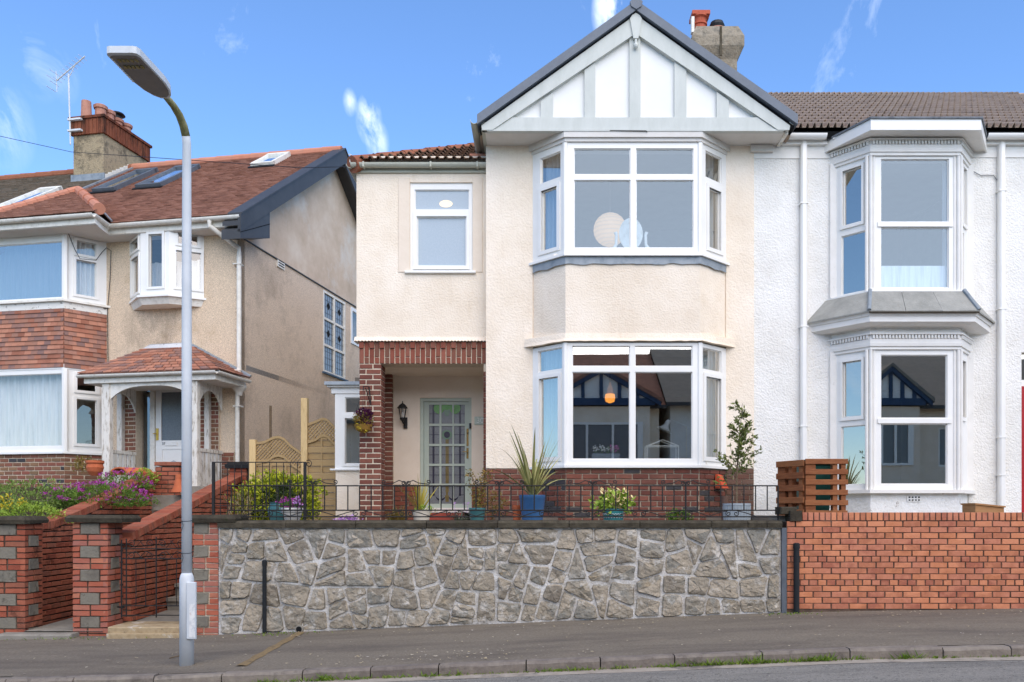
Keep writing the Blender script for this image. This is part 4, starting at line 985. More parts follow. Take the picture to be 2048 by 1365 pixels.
# gable wall: strips either side of the bay
bxl, fxl, fxr, bxr = -.07, .40, 2.32, 2.79
zpl = Z(937, YBm)
for a, c in ((xa1, bxl), (bxr, xb1)):
    MB().box(a, c, YBm, YBm + .25, zpl, zsoff + .02).build('wall', CREAM, H1)
    MB().box(a, c, YBm + .015, YBm + .25, ZPAT - .2, zpl).build('mortar', M_MID, H1)
MB().box(xa1 - .001, xa1 + .15, YBm + .2, YA + .3, zdrip, zsoff).build('wall', CREAM, H1)
lay(H1, plB.M, bond(xa1, bxl, ZPAT - .05, zpl, L=.235, H=.0785, j=.011), BR_HOUSE)
lay(H1, plB.M, bond(bxr, xb1, ZPAT - .05, zpl, L=.235, H=.0785, j=.009), BR_PLINTH)
# bay: three planes
bays = [Pl((bxl, YBm), (fxl, YF)), Pl((fxl, YF), (fxr, YF)), Pl((fxr, YF), (bxr, YBm))]
zl0, zl1 = Z(934, YF), Z(686, YF); zu0, zu1 = Z(512, YF), Z(285, YF)
def bayring(off, z0, z1, m, name, inner=.25, par=H1):
    """ring following the bay, pushed out by off, between heights"""
    def o_(d):
        k = math.tan(math.atan2(YBm - YF, fxl - bxl) / 2)
        return [(bxl - d * 1.35, YBm + .02), (fxl - d * k, YF - d), (fxr + d * k, YF - d), (bxr + d * 1.35, YBm + .02)]
    A, B = o_(off), o_(-inner)
    b = MB(); 
    for i in range(3):
        a0, a1, b0, b1 = A[i], A[i + 1], B[i], B[i + 1]
        b.add([(*a0, z0), (*a1, z0), (*b1, z0), (*b0, z0), (*a0, z1), (*a1, z1), (*b1, z1), (*b0, z1)],
              [(0, 1, 5, 4), (3, 2, 1, 0), (4, 5, 6, 7), (2, 3, 7, 6)] + ([(3, 0, 4, 7)] if i == 0 else []) + ([(1, 2, 6, 5)] if i == 2 else []))
    return b.build(name, m, par, weld=True)
bayring(0, zl1 + .05, zu0 - .02, CREAM, 'bay_wall')
# bell-cast hood over the lower window, wavy underside
def hood(off, zlow, zhigh):
    P = lambda d: [(bxl - .12 - d * .3, YBm + .0), (fxl - d * .42, YF - d), (fxr + d * .42, YF - d), (bxr + .12 + d * .3, YBm + .0)]
    pts_o, pts_i = P(off), P(0.0)
    b = MB(); vs = []; tot = 0; ns = []
    for i in range(3):
        nn = 26 if i == 1 else 8
        for k in range(nn + (1 if i == 2 else 0)):
            t = k / nn; o_ = [pts_o[i][j] + (pts_o[i + 1][j] - pts_o[i][j]) * t for j in (0, 1)]; q = [pts_i[i][j] + (pts_i[i + 1][j] - pts_i[i][j]) * t for j in (0, 1)]
            wv = random.uniform(-.004, .004)
            vs += [(q[0], q[1] - .002, zhigh), (q[0] * .5 + o_[0] * .5, q[1] * .62 + o_[1] * .38, (zlow + zhigh) / 2 - .02), (*o_, zlow + wv), (q[0], q[1] + .2, zlow + .006 + wv), (q[0], q[1] + .2, zhigh)]
            tot += 1
    b.add(vs, [(i * 5 + k, i * 5 + (k + 1) % 5, (i + 1) * 5 + (k + 1) % 5, (i + 1) * 5 + k) for i in range(tot - 1) for k in range(5)] + [(0, 1, 2, 3, 4), tuple((tot - 1) * 5 + k for k in range(4, -1, -1))])
    b.build('drip_hood', CREAM, H1)
hood(.06, zl1 + .018, zl1 + .14)
# brick base of the bay
zbb = zl0 - .02
bayring(-.015, ZPAT - .2, zbb, M_MID, 'mortar')
for i, pl in enumerate(bays):
    rc = bond(.002, pl.len - .002, zbb - .0785 * 13, zbb - .01, L=.238, H=.0785, j=.012, start=i, off=.05 if i == 0 else 0)
    rc = [r for r in rc if r[3] > ZPAT]
    lay(H1, pl.M, rc, BR_HOUSE, alt=(BR_BLUE, .1 if i == 1 else .2))
# windows of the bay
def bay_windows(zb_, zt_, rows_front, rows_l, rows_r, glassF, glassS, px_front):
    ws = []
    c = bays[1]
    panes = [c.rect(a, y0, b_, y1) for (a, b_) in px_front for (y0, y1) in rows_front]
    f = window(H1, c, (.0, c.len, zb_, zt_), panes, 'bay_window', glass=glassF, d0=-.0, d1=.07)
    for pl, rws in ((bays[0], rows_l), (bays[2], rows_r)):
        pn = [pl.rect(*q) for q in rws]
        s_ = window(H1, pl, (0, pl.len, zb_, zt_), pn, 'bay_window', glass=glassS, d0=-.0, d1=.07)
        q = pn[1]; pl.mb().holes(q[0] - .055, q[1] + .055, q[2] - .055, q[3] + .05, -.018, .03, [q]).build('opening_sash', WHITE, s_)
        ws.append(s_)
    for (x_, y_) in ((fxl, YF), (fxr, YF)):     # corner posts
        MB().prismz([(x_ + .045 * math.cos(a), y_ + .025 + .045 * math.sin(a)) for a in [i * math.pi / 4 + .39 for i in range(8)]], zb_, zt_).build('corner_post', WHITE, f)
    return f
fu = bay_windows(zu0 + .02, zu1, [(297, 349), (360, 496)], [(1080, 310, 1121, 361), (1083, 378, 1114.5, 499)], [(1411, 309, 1444, 361), (1417, 380, 1441, 499)], GLASS_UP, GLASS, [(1148, 1261), (1272, 1387)])
fl = bay_windows(zl0 + .02, zl1, [(692, 733), (744, 919)], [(1076, 699, 1124, 742), (1079, 756, 1117, 916)], [(1404.5, 699, 1443, 742), (1411, 756, 1441, 916)], GLASS, GLASS, [(1144.5, 1260), (1270, 1385)])
bayring(.06, zu0 - .012, zu0 + .022, WHITE, 'sill', inner=.1, par=fu); bayring(.05, zl0 - .015, zl0 + .022, WHITE, 'sill', inner=.1, par=fl)
bayring(.03, zu1, zu1 + .05, SOFF, 'head_moulding', inner=.15, par=fu); bayring(.06, zu1 + .05, zsoff, SOFF, 'head_board', inner=.15, par=fu)
MB().tube([(bxl + .3, YBm - .3, zsoff - .005), (X(1222, YG), YF - .07, zsoff - .006), (X(1292, YG), YF - .075, zsoff - .012), (X(1294, YG), YF - .07, zsoff - .03)], .006, 5).build('loose_cable', DARKP, fu)
# lead flashing under the upper bay with a ragged edge
b = MB(); vs = []; tot = 0
P0 = [(bxl - .0, YBm - .0), (fxl - .004, YF - .014), (fxr + .004, YF - .014), (bxr + .0, YBm - .0)]
rngf = random.Random(4)
for i in range(3):
    nn = 30 if i == 1 else 9
    for k in range(nn + (1 if i == 2 else 0)):
        t = k / nn; x_ = P0[i][0] + (P0[i + 1][0] - P0[i][0]) * t; y_ = P0[i][1] + (P0[i + 1][1] - P0[i][1]) * t
        if i != 1: y_ -= .016; 
        lo = zu0 - .125 + .02 * mnoise.noise((tot * .35, 0, 0)) + rngf.uniform(-.006, .006)
        vs += [(x_, y_, zu0 - .01), (x_, y_ - .006 - .008 * (mnoise.noise((tot * .5, 3, 0)) + .4), lo)]; tot += 1
b.add(vs, [(2 * i, 2 * i + 1, 2 * i + 3, 2 * i + 2) for i in range(tot - 1)]).build('lead_flashing', LEAD, H1)
# roof over gable: soffit, boards, timbers, verge
ax = X(1271, YG); zap = Z(8, YG); xvl, xvr = X(955, YG), X(1592, YG); zv = Z(235, YG)
xsl, xsr = X(970, YG), X(1572, YG)
MB().box(xsl, xsr, YG + .01, YBm + .3, zsoff, zsoff + .04).build('soffit', SOFF, H1)
sl = (zap - zv) / (ax - xvl)
zt2 = Z(236, YG)
# white panel triangle
roofz = lambda x_, d: zap - sl * abs(x_ - ax) - d       # d = vertical drop below the outer slope
tri = [(xsl + .05, zsoff + .03), (xsr - .05, zsoff + .03), (ax, roofz(ax, .2))]
MB().prism(tri, YG + .05, YG + .12).build('gable_panel', PANEL, H1)
dv = .14 / math.cos(math.atan(sl)); bt = .215 / math.cos(math.atan(sl))
for s_ in (-1, 1):
    xe = xvl if s_ < 0 else xvr; xc = xsl if s_ < 0 else xsr
    # grey verge
    MB().prism([(ax, zap), (ax, zap - dv * .8), (xe, zv - dv * .8), (xe, zv)], YG - .09, YG + .2).build('verge', VERGE, H1)
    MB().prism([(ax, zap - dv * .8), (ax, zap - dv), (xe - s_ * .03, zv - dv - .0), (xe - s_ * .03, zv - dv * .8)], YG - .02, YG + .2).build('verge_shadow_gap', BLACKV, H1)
    # sage barge board
    zlow = roofz(xc, dv + bt)
    MB().prism([(ax, roofz(ax, dv)), (ax, roofz(ax, dv + bt)), (X(985 if s_ < 0 else 1555, YG), zsoff), (xc - s_ * -.04, zsoff), (xc + s_ * .05, roofz(xc + s_ * .05, dv))], YG - .03, YG + .05).build('bargeboard', SAGE, H1)
    # roof slope
    MB().prism([(ax, zap - .0), (ax, zap - .18), (xe - s_ * .02, zv - .18), (xe - s_ * .02, zv - .01)], YG + .2, 16.5).build('roof_slope', T_GREY, H1)
MB().prism([(X(985, YG), zsoff), (X(1555, YG), zsoff), (X(1515, YG), zt2), (X(1024, YG), zt2)], YG - .012, YG + .05).build('tie_beam', SAGE, H1)
MB().box(xsl + .03, xsr - .03, YG - .02, YG + .06, zsoff - .012, zsoff + .018).build('beam_moulding', SAGE, H1)
for a, c in ((1081.5, 1106), (1169, 1190.5), (1259, 1281), (1349, 1373), (1433.5, 1458)):
    x0, x1 = X(a, YG), X(c, YG)
    MB().prism([(x0, zt2 - .002), (x1, zt2 - .002), (x1, roofz(x1, dv + bt) + .02), (x0, roofz(x0, dv + bt) + .02)] if not x0 < ax < x1 else
               [(x0, zt2 - .002), (x1, zt2 - .002), (x1, roofz(x1, dv + bt) + .02), (ax, roofz(ax, dv + bt) + .02), (x0, roofz(x0, dv + bt) + .02)], YG + .005, YG + .05).build('timber_stud', SAGE, H1)
MB().prism([(ax - .085, roofz(ax, .24)), (ax - .05, roofz(ax, .19)), (ax, roofz(ax, .16)), (ax + .05, roofz(ax, .19)), (ax + .085, roofz(ax, .24)), (ax + .035, roofz(ax, .52)), (ax - .035, roofz(ax, .52))], YG - .055, YG).build('finial_block', SAGE, H1)
MB().lathe([(.012, .0), (.03, .02), (.036, .045), (.022, .075), (.016, .13)], (ax, YG - .04, roofz(ax, .66)), 10).build('finial_drop', SAGE, H1)
MB().prism([(ax - .07, zap - .1), (ax - .09, zap - .03), (ax, zap + .035), (ax + .09, zap - .03), (ax + .07, zap - .1), (ax, zap - .14)], YG - .11, YG + .15).build('ridge_cap', VERGE, H1)
# gutters of the gable eaves (run back)
def gutter(pts, r, m, par, name='gutter'):
    """half-round gutter swept along pts (horizontal)"""
    b = MB(); pts = [Vector(p) for p in pts]; prof = [(math.cos(a), math.sin(a)) for a in [math.pi + i * math.pi / 8 for i in range(9)]]
    prof = [(c * r, s_ * r) for c, s_ in prof] + [(c * r * .88, s_ * r * .88) for c, s_ in prof[::-1]]
    k = len(prof); vs = []
    for i, p in enumerate(pts):
        t = (pts[min(i + 1, len(pts) - 1)] - pts[max(i - 1, 0)]).normalized(); sd_ = Vector((t.y, -t.x, 0))
        vs += [p + sd_ * a + Vector((0, 0, b_)) for a, b_ in prof]
    fs = [(i * k + j, i * k + (j + 1) % k, (i + 1) * k + (j + 1) % k, (i + 1) * k + j) for i in range(len(pts) - 1) for j in range(k)]
    fs += [tuple(range(k)), tuple((len(pts) - 1) * k + j for j in range(k - 1, -1, -1))]
    return b.add(vs, fs).build(name, m, par)
zg = Z(243, YG)
gutter([(X(949, YG), YG - .05, zg), (X(949, YG), 14.2, zg)], .06, GUT, H1)
gutter([(X(1586, YG), YG - .02, Z(243, YG)), (X(1586, YG), 12.6, Z(243, YG))], .055, OFFWHITE, H1)
MB().hexa([(xsl - .05, YG, zsoff + .0), (xsl - .05, YG, zsoff + .18), (xsl - .05, 14.2, zsoff + .18), (xsl - .05, 14.2, zsoff)], [(xsl, YG, zsoff), (xsl, YG, zsoff + .18), (xsl, 14.2, zsoff + .18), (xsl, 14.2, zsoff)]).build('fascia', GUT, H1)
MB().box(xsr, xsr + .05, YG + .06, YBm + .1, zsoff - .02, zsoff + .16).build('fascia', OFFWHITE, H1)
MB().box(X(1500, YBm), X(1545, YBm), YBm - .06, YBm, Z(306, YBm), Z(293, YBm)).build('string_end', SOFF, H1)
# left wing roof: gutter, fascia, pantiles, hip
zga = Z(328, YA - .1)
gutter([(X(702, YA - .1), YA - .1, zga), (X(974, YA - .1), YA - .1, zga)], .06, GUT, H1)
for px in (728, 862, 955): MB().box(X(px, YA - .1) - .012, X(px, YA - .1) + .012, YA - .165, YA - .05, zga - .066, zga + .012).build('gutter_bracket', GUT, H1)
gutter([(X(700, YA - .1), YA - .1, zga), (X(700, YA - .1), 16, zga)], .06, GUT, H1)
MB().box(xa0 - .03, xa1, YA - .035, YA + .05, zeA - .01, zeA + .14).build('fascia', GUT, H1)
MB().tube([(X(703, YA), YA - .1, zga + .02), (X(703, YA), YA - .1, zga + .11), (X(706, YA), YA - .1, zga + .13), (X(700, YA), YA - .1, zga + .14)], .008, 5).build('roof_hook', OFFWHITE, H1)
cx0, cy0 = X(706, YA - .06), YA - .1; zr0 = zga + .02; pt = .55
hipx = lambda y: cx0 + (y - cy0) * .90
zr = lambda y: zr0 + (y - cy0) * pt
yt = 15.6
MB().add([(cx0, cy0, zr0 - .02), (xa1 + .9, cy0, zr0 - .02), (xa1 + .9, yt, zr(yt) - .02), (hipx(yt), yt, zr(yt) - .02), (cx0, 18, zr0 - .02)], [(0, 1, 2, 3), (0, 3, 4)]).build('roof_underlay', INTERD, H1)
def rolled_tile(w_, l_, rolls, m, h=.035):
    prof = []; n = rolls * 8
    for i in range(n + 1):
        x_ = -w_ / 2 + w_ * i / n; prof.append((x_, h * max(0, math.sin(2 * math.pi * i / 8)) ** 1.0 + .006))
    vs = []
    for y_, dz in ((-.01, .06), (l_ + .05, .0)):
        vs += [(a, y_, z + dz) for a, z in prof] + [(a, y_, z + dz - .016) for a, z in prof]
    k = len(prof); fs = []
    for i in range(k - 1):
        fs += [(i, i + 1, 2 * k + i + 1, 2 * k + i), (i + k, 3 * k + i, 3 * k + i + 1, i + k + 1), (i, i + k, i + k + 1, i + 1)]
    fs += [(0, 2 * k, 3 * k, k), (k - 1, 2 * k - 1, 4 * k - 1, 3 * k - 1)]
    me = MB().add(vs, fs).mesh('tile'); me.materials.append(m); return me
def slope_frame(o_, pitch):     # x along +X, y up the slope (towards +Y), z normal
    c, s_ = math.cos(pitch), math.sin(pitch)
    return Matrix(((1, 0, 0, o_[0]), (0, c, -s_, o_[1]), (0, s_, c, o_[2]), (0, 0, 0, 1)))
rt_ = MB().add([(cx0, cy0, zr0 - .006), (xa1 + .3, cy0, zr0 - .006), (xa1 + .3, cy0 + .1, zr(cy0 + .1) - .006), (hipx(cy0 + .1), cy0 + .1, zr(cy0 + .1) - .006)], [(0, 1, 2, 3)]).build('tile_roof', T_PAN, H1)
Mt = slope_frame((0, cy0, zr0), math.atan(pt)); tm = rolled_tile(.125, .33, 1, T_PAN); g_ = .30
row = 0
while row * g_ * math.cos(math.atan(pt)) + cy0 < 15.4:
    s0 = row * g_; yv = cy0 + s0 * math.cos(math.atan(pt)); u = cx0 + .05
    while u < xa1 + .25:
        if u > hipx(yv) - .02: obj('tile', tm, T_PAN, rt_, Mt @ Matrix.Translation((u, s0, .0)))
        u += .125
    row += 1
p0, p1 = Vector((cx0, cy0, zr0 + .02)), Vector((hipx(yt), yt, zr(yt) + .02)); dd = (p1 - p0)
nn = 9
for i in range(nn):
    a, b_ = p0 + dd * i / nn, p0 + dd * (i + 1.03) / nn
    MB().tube([a - Vector((0, 0, .05)), b_ - Vector((0, 0, .05))], [.125, .11], 12).build('hip_tile', T_RIDGEO, rt_)
MB().cbox(X(942, YA) - .03, X(942, YA) + .3, YA + .1, YA + .4, zr(YA + .12) + .03, zr(YA + .12) + .1).build('roof_vent', T_RIDGE, H1)
# chimney of the party ridge
CH = MB(); cyy = 15.6
def stack(b, px0, px1, levels, y0, y1, notch=0):
    for (pa, pb, ex) in levels:
        b.box(X(px0, y0) - ex, X(px1, y0) + ex, y0 - ex, y1 + ex, Z(pb, y0), Z(pa, y0))
stack(CH, 1400, 1470, [(400, 130, 0), (400, 116, 0)], cyy, cyy + .9)
b = CH
def frus(x0, x1, y0, y1, z0, e0, z1, e1): b.hexa([(x0 - e0, y0 - e0, z0), (x1 + e0, y0 - e0, z0), (x1 + e0, y1 + e0, z0), (x0 - e0, y1 + e0, z0)], [(x0 - e1, y0 - e1, z1), (x1 + e1, y0 - e1, z1), (x1 + e1, y1 + e1, z1), (x0 - e1, y1 + e1, z1)])
sx0, sx1 = X(1394, cyy), X(1474, cyy)
CH.v, CH.f = [], []
CH.box(sx0, sx1, cyy, cyy + .8, 7.4, Z(118, cyy)); frus(sx0, sx1, cyy, cyy + .8, Z(119, cyy), .0, Z(98, cyy), .11); CH.box(sx0 - .112, sx1 + .112, cyy - .112, cyy + .912, Z(98, cyy), Z(78, cyy)); frus(sx0, sx1, cyy, cyy + .8, Z(78, cyy), .112, Z(54, cyy), .02)
chm = CH.build('chimney', STACK2, H1)
MB().box(X(1440, cyy) - .03, X(1440, cyy) + .012, cyy - .118, cyy - .1, Z(118, cyy), Z(60, cyy)).build('flue_joint', COPING, chm)
px_ = X(1408, cyy)
MB().lathe([(.17, 0), (.15, .1), (.115, .17), (.115, .24), (.14, .25), (.14, .28), (.115, .29), (.125, .36), (.17, .38), (.17, .44)], (px_, cyy + .4, Z(54, cyy)), 16).build('chimney_pot', CLAYR, chm)
MB().box(px_ - .17, px_ + .17, cyy + .25, cyy + .6, Z(54, cyy) + .4, Z(54, cyy) + .47).build('pot_cap', CLAYR, chm)
MB().lathe([(.135, 0), (.13, .12), (.15, .14), (.15, .18), (.12, .19)], (X(1443, cyy), cyy + .4, Z(54, cyy)), 16).build('chimney_pot', CLAY, chm)
MB().lathe([(.13, 0), (.15, .05), (.12, .12), (.03, .15)], (X(1443, cyy), cyy + .4, Z(54, cyy) + .19), 14).build('wire_cowl', DARKP, chm)
MB().cbox(X(1387, cyy), X(1393, cyy), cyy + .2, cyy + .3, Z(52, cyy), Z(20, cyy)).build('vent_box', OFFWHITE, chm)

# ---- porch
xp0, xp1 = X(718, YA), X(762.5, YA); zl = Z(728, YA)
MB().box(xp0 + .008, xp1 - .008, YA + .006, YA + .32, ZPAT - .3, zl).build('mortar', M_LIGHT, H1)
rc = []
hh = .079; z = zl; i = 0
while z > ZPAT:
    u = xp0
    for wq in ((.21, .122) if i % 2 == 0 else (.105, .227)):
        rc.append((u + .006, u + wq - .006, z - hh + .006, z - .006, i)); u += wq
    z -= hh; i += 1
lay(H1, plA.M, rc, BR_HOUSE, depth=.09)
rc = []; z = zl; i = 0
while z > ZPAT:
    for a, b_ in (((.0, .11), (.11, .33)) if i % 2 else ((.0, .22), (.22, .33))): rc.append((a + .005, b_ - .005, z - hh + .005, z - .005, i))
    z -= hh; i += 1
lay(H1, Pl((xp1, YA + .001), (xp1, YA + .33)).M, rc, BR_HOUSE, depth=.012, budget=0)
# pilaster against the door wall
xq0, xq1 = -2.62, X(784.5, 13.45)
MB().box(xq0, xq1 - .012, 13.462, YD, ZPAT - .3, zl + .2).build('mortar', M_LIGHT, H1)
rc = []; z = zl + .1
while z > ZPAT:
    rc.append((xq1 - .118, xq1 - .004, z - .0755, z - .008, 0)); rc.append((xq0 + .004, xq1 - .13, z - .0755, z - .008, 0)); z -= hh
lay(H1, Pl((0, 13.45), (1, 13.45)).M, rc, BR_HOUSE, depth=.1, budget=0)
MB().box(xa0 + .03, xa0 + .2, YA + .33, YD, ZPAT - .2, zdrip).build('porch_side_wall', BR_HOUSE, H1)
# soldier lintel
MB().box(xp0 + .01, xa1, YA + .012, YA + .32, zl + .002, zdrip + .01).build('mortar', M_LIGHT, H1)
n = 25; pw = (xa1 - xp0) / n; Hl = zdrip - zl
for i in range(n):
    a, b_ = xp0 + i * pw + .004, xp0 + (i + 1) * pw - .004
    if i % 2 == 0:
        lay(H1, plA.M, [(a, b_, zl + .004, zdrip - .105, 0)], BR_LINT, depth=.1); lay(H1, plA.M, [(a - .004, b_ + .004, zdrip - .1, zdrip - .004, 0)], BR_LINT, depth=.1, proud=.022)
    else:
        lay(H1, plA.M, [(a, b_, zl + .104, zdrip - .004, 0), (a, b_, zl + .004, zl + .096, 0)], BR_LINT, depth=.1)
lay(H1, Pl((X(966, YA), YA + .0), (xa1, YA)).M, [(0.004, xa1 - X(966, YA), z_ + .005, z_ + .074, 0) for z_ in [ZPAT + .079 * k for k in range(29)] if z_ < zl - .05], BR_HOUSE, depth=.1)
MB().box(X(967, YA), xa1 + .02, YA + .02, YD, ZPAT - .2, zl).build('mortar', M_LIGHT, H1)
MB().box(xp0, xa1, YA + .32, YD, zl - .0, zl + .1).build('porch_ceiling', CREAMS, H1)
# door wall
dr = plD.rect(840, 796, 943, 1018); zd = Z(970, YD)
plD.mb().holes(xa0 + .2, xa1 + .05, zd, zl, 0, .2, [(dr[0], dr[1], 0, dr[3])]).build('porch_back_wall', CREAMS, H1)
plD.mb().holes(xa0 + .2, xa1 + .05, ZPAT - .2, zd, .015, .2, [(dr[0], dr[1], 0, 9)]).build('mortar', M_MID, H1)
lay(H1, plD.M, bond(xq1, dr[0], ZPAT - .04, zd, L=.225, H=.079, j=.01) + bond(dr[1], xa1, ZPAT - .04, zd, L=.225, H=.079, j=.01), BR_LINT, depth=.06, proud=.006)
# front door
dz0 = dr[2]
fr_ = plD.mb().holes(dr[0] - .0, dr[1] + .0, dz0, dr[3], .03, .14, [(dr[0] + .055, dr[1] - .05, dz0 - 1, dr[3] - .055)]).build('door_frame', SAGEDOOR, H1)
gx = [(857, 878), (882, 904), (907, 929)]; gy_ = [(809, 847), (851.5, 887.5), (892, 927.5), (932, 967.5), (972.5, 1008)]
pan = [plD.rect(a, c, b_, d) for a, b_ in gx for c, d in gy_]
door = plD.mb().holes(dr[0] + .058, dr[1] - .053, dz0 + .015, dr[3] - .058, .06, .1, pan).build('front_door', SAGEDOOR, H1)
for p in pan: plD.mb().box(p[0], p[1], .082, .09, p[2], p[3]).build('pane', PGLASS, door)
def gp_(px0, py0, px1, py1, m, nm='coloured_glass'):
    u0, u1, z0, z1 = plD.rect(px0, py0, px1, py1)
    for a, b_, c, d in pan:
        A, B, Cc, D = max(u0, a), min(u1, b_), max(z0, c), min(z1, d)
        if B - A > .004 and D - Cc > .004: plD.mb().box(A, B, .0785, .0815, Cc, D).build(nm, m, door)
for x0_ in (866, 919.5): gp_(x0_ - 2.2, 820 if False else 809, x0_ + 1.6, 992, DGLASS)
gp_(890, 872, 896.5, 1004, OGLASS)
for y_ in (827, 869, 909.5, 950, 990): 
    gp_(857, y_ - .5, 878, y_ + .5, DGLASS, 'lead_line'); gp_(907, y_ - .5, 929, y_ + .5, DGLASS, 'lead_line')
for y_ in (869, 909.5, 950): gp_(882, y_ - .5, 904, y_ + .5, DGLASS, 'lead_line')
def gdisc(px, py, r, m, half, ins=.0775, sx=1.0):
    u, z = plD.uv(px, py); rr = r / 121.8
    for a, b_, c, d in pan:
        pts = []
        N_ = 28
        for i in range(N_):
            q = 2 * math.pi * i / N_; pts.append((u + rr * sx * math.cos(q), z + rr * math.sin(q)))
        for (nx, nz, ox, oz) in ((-1, 0, a, 0), (1, 0, b_, 0), (0, -1, 0, c), (0, 1, 0, d)):
            pts = clip(pts, ox, oz, nx, nz)
            if len(pts) < 3: break
        if len(pts) >= 3 and max(p[0] for p in pts) - min(p[0] for p in pts) > .006: plD.mb().prism(pts, ins, ins + .003).build('coloured_glass', m, door)
gdisc(877, 816, 11, GGLASS, 0); gdisc(909, 816, 11, GGLASS, 0); gdisc(893, 823, 9, TGLASS, 0, .076, .6); gdisc(893, 812, 7, GGLASS, 0, .0745, 1.3)
gdisc(893, 869, 9.5, TGLASS, 0, .0775, 1.1); gdisc(893, 869, 6.5, DGLASS, 0, .075, .95)
gdisc(880, 992, 10, DGLASS, 0, .0775, 1.0); gdisc(880, 988, 10, PGLASS, 0, .0755, 1.1); gdisc(906, 992, 10, DGLASS, 0, .0775, 1.0); gdisc(906, 988, 10, PGLASS, 0, .0755, 1.1); gdisc(893, 994, 5, OGLASS, 0, .074, .8)
for (a, b_, c, d) in ((932.5, 857, 937, 892), (932.5, 896, 937, 917)):
    u0, u1, z0, z1 = plD.rect(a, b_, c, d); o = MB().cbox(u0, u1, YD + .05, YD + .062, z0, z1, .004).build('lock_plate', BRASS, door)
    MB().tube([((u0 + u1) / 2, YD + .0, z1 - .06), ((u0 + u1) / 2, YD + .055, z1 - .06)], .014, 10).build('knob', BRASS, o)
u, z = plD.uv(934, 904); MB().tube([(u, YD + .05, z), (u, YD + .01, z), (u - .07, YD + .008, z + .004)], .007, 6).build('handle', BRASS, door)
MB().cbox(X(938.5, YD), X(942.5, YD), YD - .02, YD + .02, Z(857, YD), Z(847, YD), .003).build('doorbell', DARKP, H1)
MB().cbox(dr[0] - .02, dr[1] + .02, YD - .06, YD + .12, Z(1026, YD), dz0 + .015, .006).build('door_sill', POTWH, H1)
MB().cbox(X(835, 13.2), X(925, 13.2), 13.15, YD, ZPAT - .1, Z(1027, 13.2), .01).build('door_step', mat('red_step_paint', [(138, 58, 44), (152, 72, 56)], rough=.7, scale=8), H1)
# number 30 plaque
u0, u1, z0, z1 = plD.rect(949, 834, 974, 850); pq = MB().cbox(u0, u1, YD - .02, YD + .0, z0, z1, .003).build('number_plaque', SAGEDOOR, H1)
me = text_mesh('30', .125, .004); obj('digits', me, mat('plaque_digit', [(222, 224, 216), (230, 230, 224)]), pq, Matrix.Translation(((u0 + u1) / 2 - .01, YD - .022, (z0 + z1) / 2)) @ Matrix.Rotation(R(90), 4, 'X'))
MB().tube([(xq1, YD - .006, Z(839, YD)), (X(800, YD), YD - .006, Z(839, YD))], .006, 4).build('cable', CREAMS, H1)
# side bay window on the left flank
ys = 13.4; plS = Pl((0, ys), (1, ys)); sx0_ = X(670, ys)
w0 = plS.rect(670, 788, 735, 938)
MB().box(sx0_ + .01, xa0 + .1, ys, ys + 1.6, 1.0, w0[2]).build('side_bay_base', CREAM, H1)
pl2 = Pl((w0[0], ys), (w0[1], ys)); wd_ = w0[1] - w0[0]
sw = window(H1, plS, w0, [plS.rect(690, 795, 735, 826), plS.rect(690, 837, 735, 928)], 'side_window', glass=GLASS)
plS.mb().holes(*plS.rect(684, 830, 738, 933), -.016, .02, [plS.rect(690, 837, 735, 928)]).build('opening_sash', WHITE, sw)
MB().box(sx0_ + .01, sx0_ + .06, ys + .075, ys + 1.6, w0[2], w0[3] + .05).build('side_panel', WHITE, sw)
MB().cbox(X(661, ys), xa0 + .1, ys - .05, ys + .05, w0[2] - .03, w0[2], .006).build('sill', WHITE, sw)
MB().cbox(X(663, ys), xa0 + .1, ys - .02, ys + 1.6, w0[3], Z(776, ys), .006).build('fascia', WHITE, sw)
MB().hexa([(X(652, ys), ys - .12, Z(772, ys)), (xa0 + .1, ys - .12, Z(772, ys)), (xa0 + .1, ys + 1.6, Z(772, ys) + .1), (X(652, ys), ys + 1.6, Z(772, ys) + .1)],
          [(X(652, ys), ys - .1, Z(765, ys)), (xa0 + .1, ys - .1, Z(765, ys)), (xa0 + .1, ys + 1.6, Z(765, ys) + .1), (X(652, ys), ys + 1.6, Z(765, ys) + .1)]).build('lead_roof', LEAD, H1)
MB().box(X(656, ys), xa0 + .1, ys - .08, ys + 1.6, Z(776, ys) - .0, Z(771, ys)).build('fascia_moulding', SOFF, H1)
MB().box(X(700, 14.6), X(760, 14.6), 15.0, 15.05, 1.5, 4).build('inner_wall', INTERD, H1)

# things on and in the main house
t = thing('wall_lantern', 'black coach lantern with clear glass fixed beside the stained glass door', 'lantern', (X(806, YD - .12), YD - .12, Z(855, YD)))
lxx, lyy = X(805, YD - .14), YD - .14
zz = lambda py: Z(py, YD - .14)
MB().lathe([(.085, 0), (.082, .012), (.062, .035), (.05, .055), (.02, .075), (.008, .085), (.008, .11), (.001, .12)], (lxx, lyy, zz(817)), 12).build('roof', IRON, t)
MB().lathe([(.036, 0), (.064, .16)], (lxx, lyy, zz(837)), 6).build('glass', glass_mat('lantern_glass', .12), t)
for i in range(6):
    a = 2 * math.pi * (i + .5) / 6; MB().tube([(lxx + .037 * math.cos(a), lyy + .037 * math.sin(a), zz(838)), (lxx + .066 * math.cos(a), lyy + .066 * math.sin(a), zz(816))], .005, 5).build('glazing_bar', IRON, t)
MB().lathe([(.015, -.05), (.04, -.02), (.045, 0), (.04, .01)], (lxx, lyy, zz(837)), 10).build('cup', IRON, t)
MB().lathe([(.012, 0), (.018, .05), (.008, .09)], (lxx, lyy, zz(836)), 8).build('bulb', POTWH, t)
